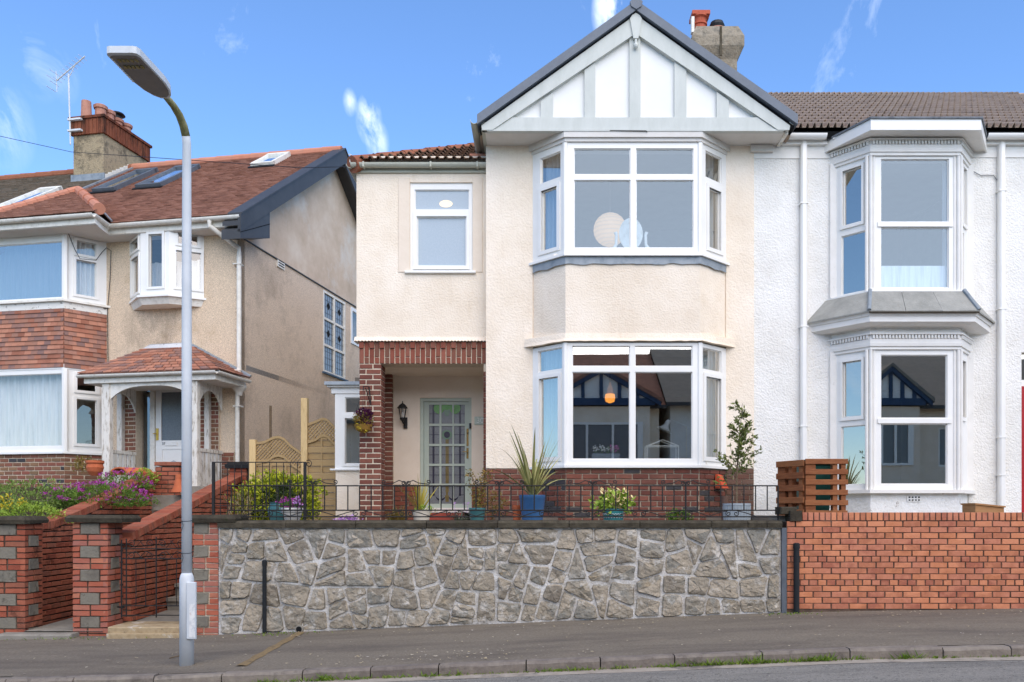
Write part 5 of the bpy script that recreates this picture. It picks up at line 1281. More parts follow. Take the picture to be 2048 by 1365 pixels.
MB().tube([(lxx, lyy, zz(838)), (lxx, lyy, zz(844)), (lxx + .02, lyy + .05, zz(848)), (lxx + .03, lyy + .1, zz(846))], .014, 8).build('bracket', IRON, t)
MB().cbox(lxx - .0, lxx + .06, lyy + .09, lyy + .145, zz(856), zz(834), .01).build('back_plate', IRON, t)
hx, hyy = X(727, YA - .2), YA - .2
t = thing('hanging_basket', 'hanging basket of dark pansies and yellow flowers on the brick porch pier', 'basket', (hx, hyy, Z(868, hyy)))
wy = YA - .012
MB().tube([(X(742, wy), wy, Z(810, wy)), (X(738, wy), wy, Z(774, wy)), (X(727, hyy), hyy, Z(773, hyy)), (X(727, hyy), hyy, Z(777, hyy))], .008, 6).build('bracket', IRON, t)
MB().tube([(X(740, wy), wy, Z(806, wy)), (X(730, hyy + .02), hyy + .05, Z(775, hyy))], .007, 6).build('bracket_brace', IRON, t)
for dx, dy in ((-.13, 0), (.13, .0), (0, -.12), (.02, .1)): MB().tube([(hx, hyy, Z(776, hyy)), (hx + dx, hyy + dy, Z(830, hyy))], .0025, 4).build('chain', IRON, t)
b = MB(); bush(b, (hx, hyy, Z(843, hyy)), (.15, .13, .15), 700, .035, .025, 3, .3); b.build('foliage', L_OLIVE, t)
b = MB(); bush(b, (hx + .0, hyy - .05, Z(857, hyy)), (.11, .1, .06), 90, .026, .022, 5, .5, clump=3); b.build('yellow_flowers', F_YEL, t)
b = MB(); bush(b, (hx, hyy, Z(829, hyy)), (.15, .13, .05), 130, .045, .04, 6, .5); b.build('dark_pansies', F_DPUR, t)
b = MB(); bush(b, (hx + .07, hyy - .05, Z(842, hyy)), (.09, .08, .12), 160, .035, .03, 8, .5); b.build('trailing_leaves', F_DPUR, t)
MB().lathe([(.04, -.12), (.11, -.08), (.14, 0)], (hx, hyy, Z(850, hyy)), 12).build('bowl', L_OLIVE, t)
# bird box on the bay splay
pl = bays[2]; u, z = pl.uv(1433, 963)
t = thing('bird_box', 'orange sloping-front bird box hung on the brick base of the bay', 'bird box', (X(1433, YF), YF + .1, z))
MB(pl.M).add([(u - .06, -.02, z - .09), (u + .09, -.02, z - .09), (u + .05, -.02, z + .1), (u - .06, -.02, z + .1), (u - .05, -.14, z - .1), (u + .1, -.14, z - .1), (u + .05, -.06, z + .09), (u - .05, -.06, z + .09)],
             [(0, 1, 2, 3), (4, 5, 6, 7), (0, 4, 7, 3), (1, 2, 6, 5), (3, 7, 6, 2), (0, 1, 5, 4)]).build('box', REDB, t)
MB(pl.M).box(u - .05, u + .1, -.145, -.01, z - .112, z - .1).build('base_board', BR_OLD, t)
# interior: paper globe, mirror, curtains, filament lamp, mini greenhouse, desk lamp, flower box
def lit(name, c, e): return mat(name, [c, c], emit=c, estr=e)
gy0 = 13.6
t = thing('paper_lampshade', 'lit round paper lampshade hanging behind the upper bay window', 'lampshade', (X(1220, gy0), gy0, Z(460, gy0)))
MB().lathe([(.27 * math.sin(a), -.27 * math.cos(a)) for a in [.12 + i * .15 for i in range(20)]], (X(1220, gy0), gy0, Z(460, gy0)), 28).build('shade', lit('lit_paper', (246, 206, 164), .22), t, smooth=True)
for k in range(-5, 6):
    zr_ = .27 * math.sin(k * .25); rr_ = .271 * math.cos(k * .25); MB().tube([(X(1220, gy0) + rr_ * math.cos(a), gy0 + rr_ * math.sin(a), Z(460, gy0) + zr_) for a in [i * .2618 for i in range(24)]], .0025, 4, closed=True).build('rib', OFFWHITE, t)
MB().tube([(X(1220, gy0), gy0, Z(430, gy0)), (X(1220, gy0), gy0, 7.0)], .004, 4).build('flex', OFFWHITE, t)
my = 12.25
t = thing('dressing_mirror', 'white oval swing mirror standing on the sill behind the upper bay window', 'mirror', (X(1262, my), my, Z(496, my)))
b = MB(); cxm, czm = X(1262, my), Z(468, my)
b.prism([(cxm + .175 * math.cos(a), czm + .235 * math.sin(a)) for a in [i * math.pi / 16 for i in range(32)]], my, my + .025); b.build('oval_back', OFFWHITE, t)
for s_ in (-1, 1):
    MB().tube([(cxm + s_ * .27, my, czm - .26), (cxm + s_ * .22, my, czm - .16), (cxm + s_ * .215, my, czm - .02), (cxm + s_ * .23, my, czm + .02)], [.035, .022, .022, .028], 8).build('upright', POTWH, t)
MB().box(cxm - .3, cxm + .3, my - .04, my + .12, czm - .34, czm - .26).build('base', POTWH, t)
MB().box(bxl + .3, bxr - .3, YF + .1, YBm + .3, Z(499, YF) - .06, Z(499, YF) - .03).build('window_board', OFFWHITE, H1)
def curtain(x0, y0, x1, y1, z0, z1, m, label, grp=None, folds=7, amp=.03):
    n = folds * 6; vs = []
    d = Vector((x1 - x0, y1 - y0)).normalized(); nn_ = Vector((-d.y, d.x))
    for i in range(n + 1):
        t_ = i / n; a = amp * math.sin(t_ * folds * 2 * math.pi); p = (x0 + (x1 - x0) * t_ + nn_.x * a, y0 + (y1 - y0) * t_ + nn_.y * a)
        vs += [(p[0], p[1], z0), (p[0], p[1], z1)]
    return tag(MB().add(vs, [(2 * i, 2 * i + 2, 2 * i + 3, 2 * i + 1) for i in range(n)]).build('curtain', m), label, 'curtain', grp)
curtain(bxl + .2, YBm - .02, fxl - .02, YF + .28, zu0, zu1 + .1, CURTG, 'pale curtain drawn aside at the porch end of the upper bay window', folds=4)
curtain(fxr + .02, YF + .28, bxr - .2, YBm - .02, zu0, zu1 + .1, CURTG, 'pale curtain drawn aside at the party wall end of the upper bay window', folds=4)
curtain(bxl + .17, YBm - .02, fxl - .03, YF + .22, zl0, zl1, CURT, 'pale blue curtain at the porch end of the lower bay window', folds=4)
curtain(fxr + .03, YF + .22, bxr - .17, YBm - .02, zl0, zl1, CURT, 'pale blue curtain at the party wall end of the lower bay window', folds=4)
py_ = 13.4
t = thing('pendant_light', 'lit amber filament pendant behind the lower bay window', 'pendant', (X(1220, py_), py_, Z(803, py_)))
MB().lathe([(.03, .1), (.075, .09), (.085, .03), (.07, -.03), (.03, -.05)], (X(1220, py_), py_, Z(800, py_)), 16).build('glass_shade', lit('amber_glow', (255, 160, 50), .75), t, smooth=True)
MB().lathe([(.05, 0), (.045, .1), (.02, .16), (.01, .2)], (X(1220, py_), py_, Z(790, py_)), 12).build('cap', lit('amber_dim', (150, 100, 60), .25), t)
MB().tube([(X(1220, py_), py_, Z(775, py_)), (X(1220, py_), py_, 3.85)], .006, 5).build('flex', DARKP, t)
wb = Z(921, YF)
MB().box(bxl + .35, bxr - .35, YF + .09, YBm + .35, wb - .05, wb - .01).build('window_board', OFFWHITE, H1)
gyy = 12.15; ghx0, ghx1 = X(1294, gyy), X(1357, gyy); gz0, gz1, gz2 = wb - .01, Z(892, gyy), Z(880, gyy)
t = thing('mini_greenhouse', 'small white framed indoor greenhouse on the lower bay window board', 'greenhouse', ((ghx0 + ghx1) / 2, gyy, gz0))
b = MB(); r_ = .009; gm_ = (ghx0 + ghx1) / 2
for y_ in (gyy, gyy + .22):
    for a in ((ghx0, gz0, ghx0, gz1), (ghx1, gz0, ghx1, gz1), (ghx0, gz1, gm_, gz2), (gm_, gz2, ghx1, gz1), (ghx0, gz0, ghx1, gz0), (ghx0, gz1, ghx1, gz1)): b.tube([(a[0], y_, a[1]), (a[2], y_, a[3])], r_, 4)
for x_, z_ in ((ghx0, gz0), (ghx1, gz0), (ghx0, gz1), (ghx1, gz1), (gm_, gz2)): b.tube([(x_, gyy, z_), (x_, gyy + .22, z_)], r_, 4)
b.build('frame', POTWH, t); MB().box(ghx0, ghx1, gyy + .003, gyy + .006, gz0, gz1).build('pane', glass_mat('small_glass', .1), t)
dyy = 12.3; dl = lambda px, py: (X(px, dyy), dyy, Z(py, dyy))
t = thing('desk_lamp', 'silver angled desk lamp on the lower bay window board', 'lamp', dl(1373, 921))
MB().tube([dl(1373, 921), dl(1373, 853)], .008, 6).build('stem', BRASS, t); MB().tube([dl(1383, 862), dl(1373, 853), dl(1338, 838)], .007, 6).build('arm', PIPEG, t)
c = Vector(dl(1331, 855)); ax_ = (Vector(dl(1340, 836)) - c).normalized(); Mq = Matrix.Translation(c) @ ax_.to_track_quat('Z', 'Y').to_matrix().to_4x4()
MB(Mq).lathe([(.12, -.05), (.07, -.015), (.04, .03), (.035, .1), (.02, .12)], (0, 0, 0), 16).build('shade', LAMPG, t, smooth=True)
t = thing('window_box', 'grey trough of pink and white flowers on the lower bay window board', 'window box', (X(1210, 12.15), 12.15, wb))
MB().box(X(1184, 12.15), X(1239, 12.15), 12.1, 12.25, wb - .01, Z(908, 12.15)).build('trough', LEAD, t)
b = MB(); bush(b, (X(1211, 12.15), 12.17, Z(903, 12.15)), (.19, .06, .06), 200, .03, .02, 2, .4); b.build('leaves', L_MID, t)
b = MB(); bush(b, (X(1196, 12.15), 12.14, Z(896, 12.15)), (.08, .05, .03), 60, .025, .025, 3, .5); bush(b, (X(1212, 12.15), 12.14, Z(899, 12.15)), (.06, .05, .03), 50, .025, .025, 4, .5); b.build('white_flowers', F_WHITE, t)
b = MB(); bush(b, (X(1229, 12.15), 12.14, Z(897, 12.15)), (.08, .05, .035), 70, .025, .025, 5, .5); b.build('pink_flowers', F_PINK, t)
cl = plA.uv(891, 405)
t = tag(MB().add([], []).prism([(cl[0] + .1 * math.cos(a), cl[1] + .055 * math.sin(a)) for a in [i * math.pi / 12 for i in range(24)]], YA + .0605, YA + .0625).build('ceiling_light_glow', lit('ceiling_glow', (255, 232, 196), .12)), 'round lit ceiling light seen through the frosted landing window', 'ceiling light')

# ================================================================== WHITE TERRACED HOUSE (right)
Y2 = 12.32; Y2F = 11.88
H2 = thing('terraced_house', 'white roughcast house with tall dentilled bay windows and grey tiled roof', 'house', (6, Y2, 1.4))
xw1 = X(2330, Y2); pl2 = Pl((0, Y2), (1, Y2))
PB = [(4.373, Y2), (4.76, Y2F), (6.011, Y2F), (6.39, Y2)]
zwt = Z(281, Y2)
rd = (X(2043, Y2), X(2170, Y2), 1.0, Z(705, Y2))
pl2.mb().holes(xb1 + .002, xw1, 1.2, zwt, 0, .25, [(PB[0][0], PB[3][0], 1.0, Z(330, Y2)), rd]).build('wall', WROUGH, H2)
MB().box(xb1 + .003, PB[0][0] - .02, Y2 - .015, Y2, Z(318, Y2), zwt - .002).build('eaves_band', WSMOOTH, H2)
MB().box(PB[3][0] + .05, xw1, Y2 - .015, Y2, Z(316, Y2), zwt - .002).build('eaves_band', WSMOOTH, H2)
def ring2(off, z0, z1, m, name, par=H2, inner=.25, off2=None, ends=None):
    """off at z0, off2 at z1"""
    off2 = off if off2 is None else off2
    def o_(d):
        k = math.tan(math.atan2(.44, .387) / 2)
        return [(PB[0][0] - d * 1.33, Y2 + .02), (PB[1][0] - d * k, Y2F - d), (PB[2][0] + d * k, Y2F - d), (PB[3][0] + d * 1.33, Y2 + .02)]
    A, B, A2 = o_(off), o_(-inner), o_(off2); b = MB()
    for i in range(3):
        a0, a1, b0, b1, c0, c1 = A[i], A[i + 1], B[i], B[i + 1], A2[i], A2[i + 1]
        b.add([(*a0, z0), (*a1, z0), (*b1, z0), (*b0, z0), (*c0, z1), (*c1, z1), (*b1, z1), (*b0, z1)],
              [(0, 1, 5, 4), (3, 2, 1, 0), (4, 5, 6, 7), (2, 3, 7, 6)] + ([(3, 0, 4, 7)] if i == 0 else []) + ([(1, 2, 6, 5)] if i == 2 else []))
    return b.build(name, m, par, weld=True)
b2 = [Pl(PB[0], PB[1]), Pl(PB[1], PB[2]), Pl(PB[2], PB[3])]
zf = lambda py: Z(py, Y2F)
def bay2(ytop, ybot, front, left, right, cname):
    f = window(H2, b2[1], (0, b2[1].len, zf(ybot), zf(ytop)), [b2[1].rect(*q) for q in front], 'bay_window', glass=GLASS_UP if ytop < 500 else GLASS)
    q = b2[1].rect(*front[0]); b2[1].mb().box(q[0] - .05, q[1] + .05, -.02, .02, b2[1].rect(*front[1])[3] + .005, q[2] - .005).build('meeting_rail', WHITE, f)
    for pl, rs in ((b2[0], left), (b2[2], right)):
        ps = [pl.rect(*q) for q in rs]
        s_ = window(H2, pl, (0, pl.len, zf(ybot), zf(ytop)), ps, 'bay_window', glass=GLASS)
        q = ps[0]; tl = .035 if pl is b2[0] else .03
        pl.mb().holes(q[0] - tl, q[1] + tl, q[2] - .05, q[3] + .035, -.025, .02, [q]).build('top_sash', WHITE, s_)
    for (x_, y_) in PB[1:3]:
        for dx in (-.05, 0, .05): MB().tube([(x_ + dx, y_ - .008 + abs(dx) * .35, zf(ybot)), (x_ + dx, y_ - .008 + abs(dx) * .35, zf(ytop))], .024, 10).build('mullion_shaft', WSMOOTH, f)
    for (x_, y_) in (PB[0], PB[3]): MB().box(x_ - .05, x_ + .05, y_ - .05, y_ + .05, zf(ybot), zf(ytop) + .05).build('pilaster', WSMOOTH, f)
    return f
fu2 = bay2(312, 583, [(1762, 318, 1898, 444), (1762, 455, 1898, 576)], [(1686, 338, 1724, 448), (1682.5, 467, 1732, 586)], [(1924.5, 338, 1931, 450), (1921, 464, 1928, 584)], 'u')
fl2 = bay2(700, 981, [(1762, 710, 1895, 837), (1762, 848, 1895, 969)], [(1686, 723, 1724, 834), (1682.5, 852, 1732, 970)], [(1922, 723, 1929, 836), (1919, 851, 1926, 971)], 'l')
def entab(ya, par):
    """architrave, dentils, frieze above a window head at pixel row ya (front plane)"""
    z0 = zf(ya); S_ = 1 / 139.9
    ring2(.035, z0, z0 + 6 * S_, WSMOOTH, 'architrave', par); ring2(.055, z0 + 6 * S_, z0 + 12 * S_, WSMOOTH, 'architrave_moulding', par, off2=.06); ring2(.045, z0 + 12 * S_, z0 + 21 * S_, WSMOOTH, 'frieze_base', par)
    ring2(.03, z0 + 21 * S_, z0 + 30 * S_, WSMOOTH, 'dentil_band', par); ring2(.075, z0 + 29 * S_, z0 + 32 * S_, WSMOOTH, 'bed_moulding', par)
    ring2(.02, z0 + 32 * S_, z0 + 54 * S_, WSMOOTH, 'frieze', par)
    for i, pl in enumerate(b2):
        n = 27 if i == 1 else 13
        for k in range(n):
            u = (k + .5) / n * pl.len; w_ = pl.len / n * .3
            pl.mb().box(u - w_, u + w_, -.062, -.02, z0 + 21.5 * S_, z0 + 28.5 * S_).build('dentil', WSMOOTH, par)
        for u in ((.1, .2, .62, .72, 1.1, 1.2) if i == 1 else (.12, .22, .42, .5)):
            zb_ = z0 + 45 * S_
            MB(pl.M).prismx([(-.02, zb_ - .03), (-.05, zb_ - .01), (-.09, zb_ + .03), (-.16, zb_ + .045), (-.16, zb_ + .062), (-.02, zb_ + .062)], u - .025, u + .025).build('bracket', WSMOOTH, par)
entab(313, fu2); entab(700, fl2)
# upper cornice: fascia boards on own plan, soffit, felt roof
UP = [(4.26, Y2 + .02), (4.66, 11.6), (6.16, 11.6), (6.65, Y2 + .02)]
zu_a, zu_b = Z(262, 11.6), Z(241, 11.6)
MB().prismz([UP[0], UP[1], UP[2], UP[3]], zu_a + .015, zu_b - .01).build('cornice', WSMOOTH, H2)
ofs = lambda d: [(UP[0][0] - d, UP[0][1]), (UP[1][0] - d * .6, UP[1][1] - d), (UP[2][0] + d * .6, UP[2][1] - d), (UP[3][0] + d, UP[3][1])]
A, B = UP, ofs(.03)
b = MB()
for i in range(3): b.hexa([(*A[i], zu_a), (*B[i], zu_a), (*B[i + 1], zu_a), (*A[i + 1], zu_a)], [(*A[i], zu_b), (*B[i], zu_b), (*B[i + 1], zu_b), (*A[i + 1], zu_b)])
b.build('cornice_fascia', WHITE, H2)
b = MB(); Q = ofs(.05); T_ = [(4.6, Y2 + .1), (4.95, 12.0), (5.9, 12.0), (6.3, Y2 + .1)]
b.add([(*p, zu_b + .002) for p in Q] + [(*p, zu_b + .03) for p in Q] + [(*p, zu_b + .085) for p in T_], [(3, 2, 1, 0), (0, 1, 5, 4), (1, 2, 6, 5), (2, 3, 7, 6), (4, 5, 9, 8), (5, 6, 10, 9), (6, 7, 11, 10), (8, 9, 10, 11), (3, 0, 4, 7), (7, 4, 8, 11)])
b.build('felt_roof', mat('grey_felt', [(92, 98, 104), (122, 126, 130)], rough=.9, scale=9, stain=[(6, .55, .68, (56, 58, 62), .7)]), H2)
# middle: sill, slate skirt, cornice
ring2(.07, zf(587), zf(583), WHITE, 'sill', fu2, inner=.1)
zsl1, zsl0 = zf(588), Z(624, 11.6)
sk = ring2(.29, zsl0, zsl1, SLATE, 'slate_skirt', H2, off2=.07)
def skirt_pts(d):
    k = math.tan(math.atan2(.44, .387) / 2)
    return [(PB[0][0] - d * 1.33, Y2 + .02), (PB[1][0] - d * k, Y2F - d), (PB[2][0] + d * k, Y2F - d), (PB[3][0] + d * 1.33, Y2 + .02)]
S0, S1 = skirt_pts(.31), skirt_pts(.09)
for i in range(3):
    nsl = 3 if i == 1 else 1
    for k in range(nsl):
        l_ = lambda P, t: (P[i][0] + (P[i + 1][0] - P[i][0]) * t, P[i][1] + (P[i + 1][1] - P[i][1]) * t)
        t0, t1 = (k + .006) / nsl, (k + .994) / nsl; j = random.uniform(-.008, .008)
        a, b_, c, d = (*l_(S0, t0), zsl0 + .012 + j), (*l_(S0, t1), zsl0 + .012 - j), (*l_(S1, t1), zsl1 + .012), (*l_(S1, t0), zsl1 + .012)
        dn = lambda p: (p[0], p[1] + .004, p[2] - .022)
        MB().hexa([a, b_, c, d], [dn(a), dn(b_), dn(c), dn(d)]).build('slate', SLATE, sk)
for i in (1, 2):
    MB().tube([(*S0[i], zsl0 + .02), (*S1[i], zsl1 + .03)], .028, 8).build('hip_roll', LEAD, sk)
MB().tube([(*S0[1], zsl0 - .012), (*S0[2], zsl0 - .012)], .012, 6).build('moss_line', COPING, sk)
ring2(.265, zsl0 - .05, zsl0 - .005, WSMOOTH, 'cornice_top', H2, off2=.285); ring2(.25, zsl0 - .13, zsl0 - .05, WSMOOTH, 'cornice_fascia', H2); ring2(.17, zsl0 - .165, zsl0 - .13, WSMOOTH, 'cornice_bed', H2, off2=.245)
# lower sill, flaking plinth
ring2(.09, zf(987), zf(980), WSMOOTH, 'sill', fl2, inner=.1); ring2(0, 1.2, zf(987), WFLAKE, 'bay_plinth', H2)
vb = MB().box(5.28, 5.48, Y2F - .012, Y2F, zf(1004), zf(993)).build('air_brick', WFLAKE, H2)
for r_ in range(2):
    for c_ in range(4): MB().box(5.30 + c_ * .045, 5.325 + c_ * .045, Y2F - .0135, Y2F - .01, zf(1002) + r_ * .04, zf(1002) + r_ * .04 + .02).build('vent_hole', BLACKV, vb)
# rooms
MB().box(xb1 + .1, xw1, Y2 + .26, 20, 3.9, 4.2).build('upper_floor', INTER, H2); MB().box(xb1 + .1, xw1, 16, 16.1, 1.4, 7).build('inner_wall', INTER, H2)
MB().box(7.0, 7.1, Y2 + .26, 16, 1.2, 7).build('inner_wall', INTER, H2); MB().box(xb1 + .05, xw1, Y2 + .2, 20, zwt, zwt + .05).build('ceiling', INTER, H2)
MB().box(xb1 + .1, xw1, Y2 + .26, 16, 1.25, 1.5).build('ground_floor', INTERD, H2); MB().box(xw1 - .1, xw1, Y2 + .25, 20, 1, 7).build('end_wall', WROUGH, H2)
MB().prismz([(4.5, Y2 + .3), (4.8, Y2F + .15), (5.97, Y2F + .15), (6.3, Y2 + .3)], 4.05, 4.2).build('bay_floor', INTER, H2)
MB().prismz([(4.38, Y2 + .3), (4.77, Y2F + .02), (6.0, Y2F + .02), (6.38, Y2 + .3)], zf(312) + .01, zf(312) + .05).build('bay_ceiling', INTER, H2)
curtain(5.88, Y2F + .16, 6.3, Y2 + .05, zf(576), zf(318), CURTG, 'pale grey curtain gathered at one side of the upper bay of the white house', folds=4)
tag(MB().box(4.95, 5.98, Y2F + .1, Y2F + .12, zf(578), zf(528)).build('cafe_curtain', NET), 'white half-height net across the upper bay of the white house', 'curtain')
# red front door in its recess at the edge
MB().box(rd[0] + .0, rd[1], Y2 + .1, Y2 + .15, 1.3, rd[3] - .55).build('front_door', REDD, H2); MB().box(rd[0], rd[0] + .05, Y2 + .02, Y2 + .12, 1.3, rd[3] - .5).build('door_frame', REDD, H2)
MB().box(rd[0], rd[1], Y2 + .06, Y2 + .14, rd[3] - .5, rd[3] - .4).build('transom', WHITE, H2); MB().box(rd[0], rd[1], Y2 + .1, Y2 + .11, rd[3] - .4, rd[3]).build('fanlight', GLASS, H2)
# gutter, downpipes, roof
yg2 = Y2 - .16; zg2 = Z(270, yg2)
gutter([(X(1578, yg2), yg2, zg2), (X(1652, yg2), yg2, zg2)], .065, WHITE, H2); gutter([(X(1973, yg2), yg2, zg2), (xw1, yg2, zg2)], .065, WHITE, H2)
MB().box(xb1 + .4, PB[0][0] - .1, Y2 - .08, Y2, zg2 - .1, zg2 + .02).build('fascia', WHITE, H2); MB().box(PB[3][0] + .2, xw1, Y2 - .08, Y2, zg2 - .1, zg2 + .02).build('fascia', WHITE, H2)
for px, yb_ in ((1607.5, 1040), (2003.5, 1030)):
    x_ = X(px, Y2 - .06); dpz = MB().cbox(x_ - .045, x_ + .045, Y2 - .1, Y2 - .02, 1.4, zg2 - .03, .02).build('downpipe', WHITE, H2)
    for py in ((410, 655, 853) if px < 1800 else (385, 620, 875, 950)): MB().box(x_ - .06, x_ + .06, Y2 - .106, Y2 - .0, Z(py + 2, Y2), Z(py, Y2)).build('pipe_clip', WHITE, dpz)
pt2 = math.atan(.62); ey, ez = Y2 - .2, zg2 + .035
Mt2 = slope_frame((0, ey, ez), pt2); tm2 = rolled_tile(.2, .36, 2, T_GREY, h=.065); L2 = (16.1 - ey) / math.cos(pt2)
rf = MB(Mt2).box(xb1 - .3, xw1, 0, L2, -.1, -.01).build('roof', BLACKV, H2)  # underlay coloured black to put shade into the openings under the tile rolls
g_ = .345; row = 0; items = []
while row * g_ < L2 - .1:
    u = 3.1 + (.05 if row % 2 else 0)
    while u < xw1: items.append((u, row * g_)); u += .2
    row += 1
ex2 = MB(); cnt = 0
for u, s0 in items:
    T = Mt2 @ Matrix.Translation((u, s0, random.uniform(-.003, .003)))
    if cnt < 300 and 3.6 < u < 8.3 : obj('tile', tm2, T_GREY, rf, T); cnt += 1
    else: ex2.add([T @ v.co for v in tm2.vertices], [tuple(p.vertices) for p in tm2.polygons])
ex2.build('roof_tiles', T_GREY, rf, kind='stuff')
zrd = ez + math.tan(pt2) * (16.1 - ey)
for i in range(16): MB().tube([(3.2 + i * .45, 16.1, zrd - .03), (3.2 + i * .45 + .46, 16.1, zrd - .03)], [.12, .12], 12).build('ridge_tile', T_GREY, rf)
# small cables on the wall
t = tag(MB().tube([(PB[3][0], Y2 - .02, Z(470 - 130, Y2)), (6.55, Y2 - .02, Z(352, Y2)), (6.75, Y2 - .02, Z(352, Y2)), (6.8, Y2 - .02, Z(362, Y2))], .006, 4).build('wall_cable', PIPEG), 'thin grey cable looping across the white wall below the gutter', 'cable')

# ================================================================== LEFT NEIGHBOUR HOUSE (turned about 11 degrees)
AN = math.atan(.19); ca, sa = math.cos(AN), math.sin(AN)
CP = Vector((X(475, 15.4), 15.4))
H3 = thing('semi_detached_house', 'brown pebbledash house with tile-hung bay, white timber porch and brown tiled roof', 'house', (CP.x - 2, CP.y, 1.9), rz=-AN)
def LP(u, v): return Vector((CP.x + u * ca + v * sa, CP.y - u * sa + v * ca))
ML = Matrix(((ca, sa, 0, CP.x), (-sa, ca, 0, CP.y), (0, 0, 1, 0), (0, 0, 0, 1)))
def LM(): return MB(ML)
def fplane(v): return Pl(LP(0, v), LP(1, v))
def V(px, u):      # depth v where pixel column px meets the plane at local u
    k = (px - PX) / F; return (k * (CP.y - u * sa) - CP.x - u * ca) / (sa - k * ca)
f0 = fplane(0); fb = fplane(-.6); fp = fplane(-.95)
uL = -9.0
ub1 = fb.uv(128, 600)[0]; us1 = f0.uv(213, 600)[0]
ze = fplane(-.42).uv(440, 436)[1]; zfl = 2.02
# walls
orl = (f0.uv(262, 500)[0], f0.uv(408, 500)[0], f0.uv(330, 598)[1], f0.uv(330, 462)[1])
zdoor = f0.uv(320, 770)[1]
ddl, ddr = f0.uv(270, 800)[0], f0.uv(398, 800)[0]
f0.mb().holes(us1 - .02, 0, 1.2, ze + .3, 0, .25, [orl, (ddl, ddr, 0, zdoor)]).build('wall', PEBBLE, H3)
zsp = Pl(LP(0, 0), LP(0, 1)).uv(488, 478)[1]
vR = 4.0; zR = Z(303, LP(0, vR).y)
def zroof(v): return ze + .05 + (zR - ze - .05) * (v + .42) / (vR + .42) if v <= vR else ze + .05 + (zR - ze - .05) * (2 * vR + .42 - v) / (vR + .42)
sp = Pl(LP(0, 0), LP(0, 1))
win1 = sp.rect(646, 583, 690, 755); win2 = sp.rect(701, 610, 722, 690)
win1 = (win1[0], win1[1], sp.uv(668, 752)[1], sp.uv(668, 593)[1]); win2 = (win2[0], win2[1], sp.uv(708, 690)[1], sp.uv(708, 618)[1])
MB(sp.M).holes(0.003, 8, 1.2, zsp - .01, 0, .25, [win1, win2]).build('side_wall', PEBBLE2, H3)
MB(sp.M).add([], []).prism([(0.05, zsp + .0), (8, zsp + .0), (8, zroof(8) - .05), (vR, zroof(vR) - .1), (0.05, zroof(0.05) - .1)], -.025, .2).build('gable_wall', NEWREND, H3)
MB(sp.M).box(0, 8, -.03, .0, zsp - .02, zsp - .002).build('render_edge', DGREY, H3)
LM().box(uL, 0, 7.8, 8, 1, ze).build('back_wall', PEBBLE, H3); LM().box(uL - .2, uL, -.6, 8, 1, ze + .1).build('end_wall', PEBBLE, H3); LM().box(uL, 0, .3, 7.8, 4.25, 4.35).build('upper_floor', INTER, H3)
LM().box(uL, -.3, 3.0, 3.1, 1.9, 7).build('inner_wall', INTER, H3); LM().box(uL, -.25, -.05, 7.8, ze + .0, ze + .05).build('ceiling', INTER, H3)
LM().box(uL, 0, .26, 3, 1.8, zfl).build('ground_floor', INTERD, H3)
# leaded side windows
DLEAD = mat('leaded_glass', [(112, 120, 124), (140, 146, 148)], rough=.2, scale=30, spec=.6)
lw = window(H3, sp, win1, [(win1[0] + .05 + i * (win1[1] - win1[0] - .05) / 2, win1[0] + (i + 1) * (win1[1] - win1[0] - .05) / 2, win1[2] + .05 + j * (win1[3] - win1[2] - .05) / 3, win1[2] + (j + 1) * (win1[3] - win1[2] - .05) / 3) for i in range(2) for j in range(3)], 'leaded_window', m=OFFWHITE, glass=DLEAD, d0=-.01, beads=False)
b = MB(sp.M)
for i in range(11): x_ = win1[0] + .06 + i * (win1[1] - win1[0] - .1) / 10; b.box(x_ - .004, x_ + .004, .02, .0235, win1[2] + .05, win1[3] - .05)
for i in range(13): z_ = win1[2] + .06 + i * (win1[3] - win1[2] - .1) / 12; b.box(win1[0] + .05, win1[1] - .05, .02, .0235, z_ - .004, z_ + .004)
b.build('lead_cames', DGREY, lw)
for i in range(2):
    for j in (1, 2): uu = win1[0] + (.27 + .5 * i) * (win1[1] - win1[0]); zz = win1[2] + (.5 if j == 1 else .84) * (win1[3] - win1[2]); MB(sp.M).prism([(uu - .09, zz), (uu, zz - .09), (uu + .09, zz), (uu, zz + .09)], .017, .02).build('lozenge', BLACKV, lw)
MB(sp.M).box(win1[0] - .05, win1[1] + .1, -.05, .05, win1[2] - .04, win1[2]).build('sill', mat('blue_sill', [(60, 86, 110), (90, 104, 116)], rough=.7), lw)
window(H3, sp, win2, [(win2[0] + .08, win2[1] - .08, win2[2] + .08, win2[3] - .08)], 'side_window', glass=GLASS_L, d0=-.02)
vt = sp.rect(553, 520, 567, 540); vt = (vt[0], vt[1], sp.uv(560, 537)[1], sp.uv(560, 523)[1])
ab = MB(sp.M).box(vt[0], vt[1], -.03, .0, vt[2], vt[3]).build('air_vent', OFFWHITE, H3)
for i in range(3): MB(sp.M).box(vt[0] + .03, vt[1] - .03, -.034, -.029, vt[2] + .03 + i * .05, vt[2] + .05 + i * .05).build('vent_slot', BLACKV, ab)
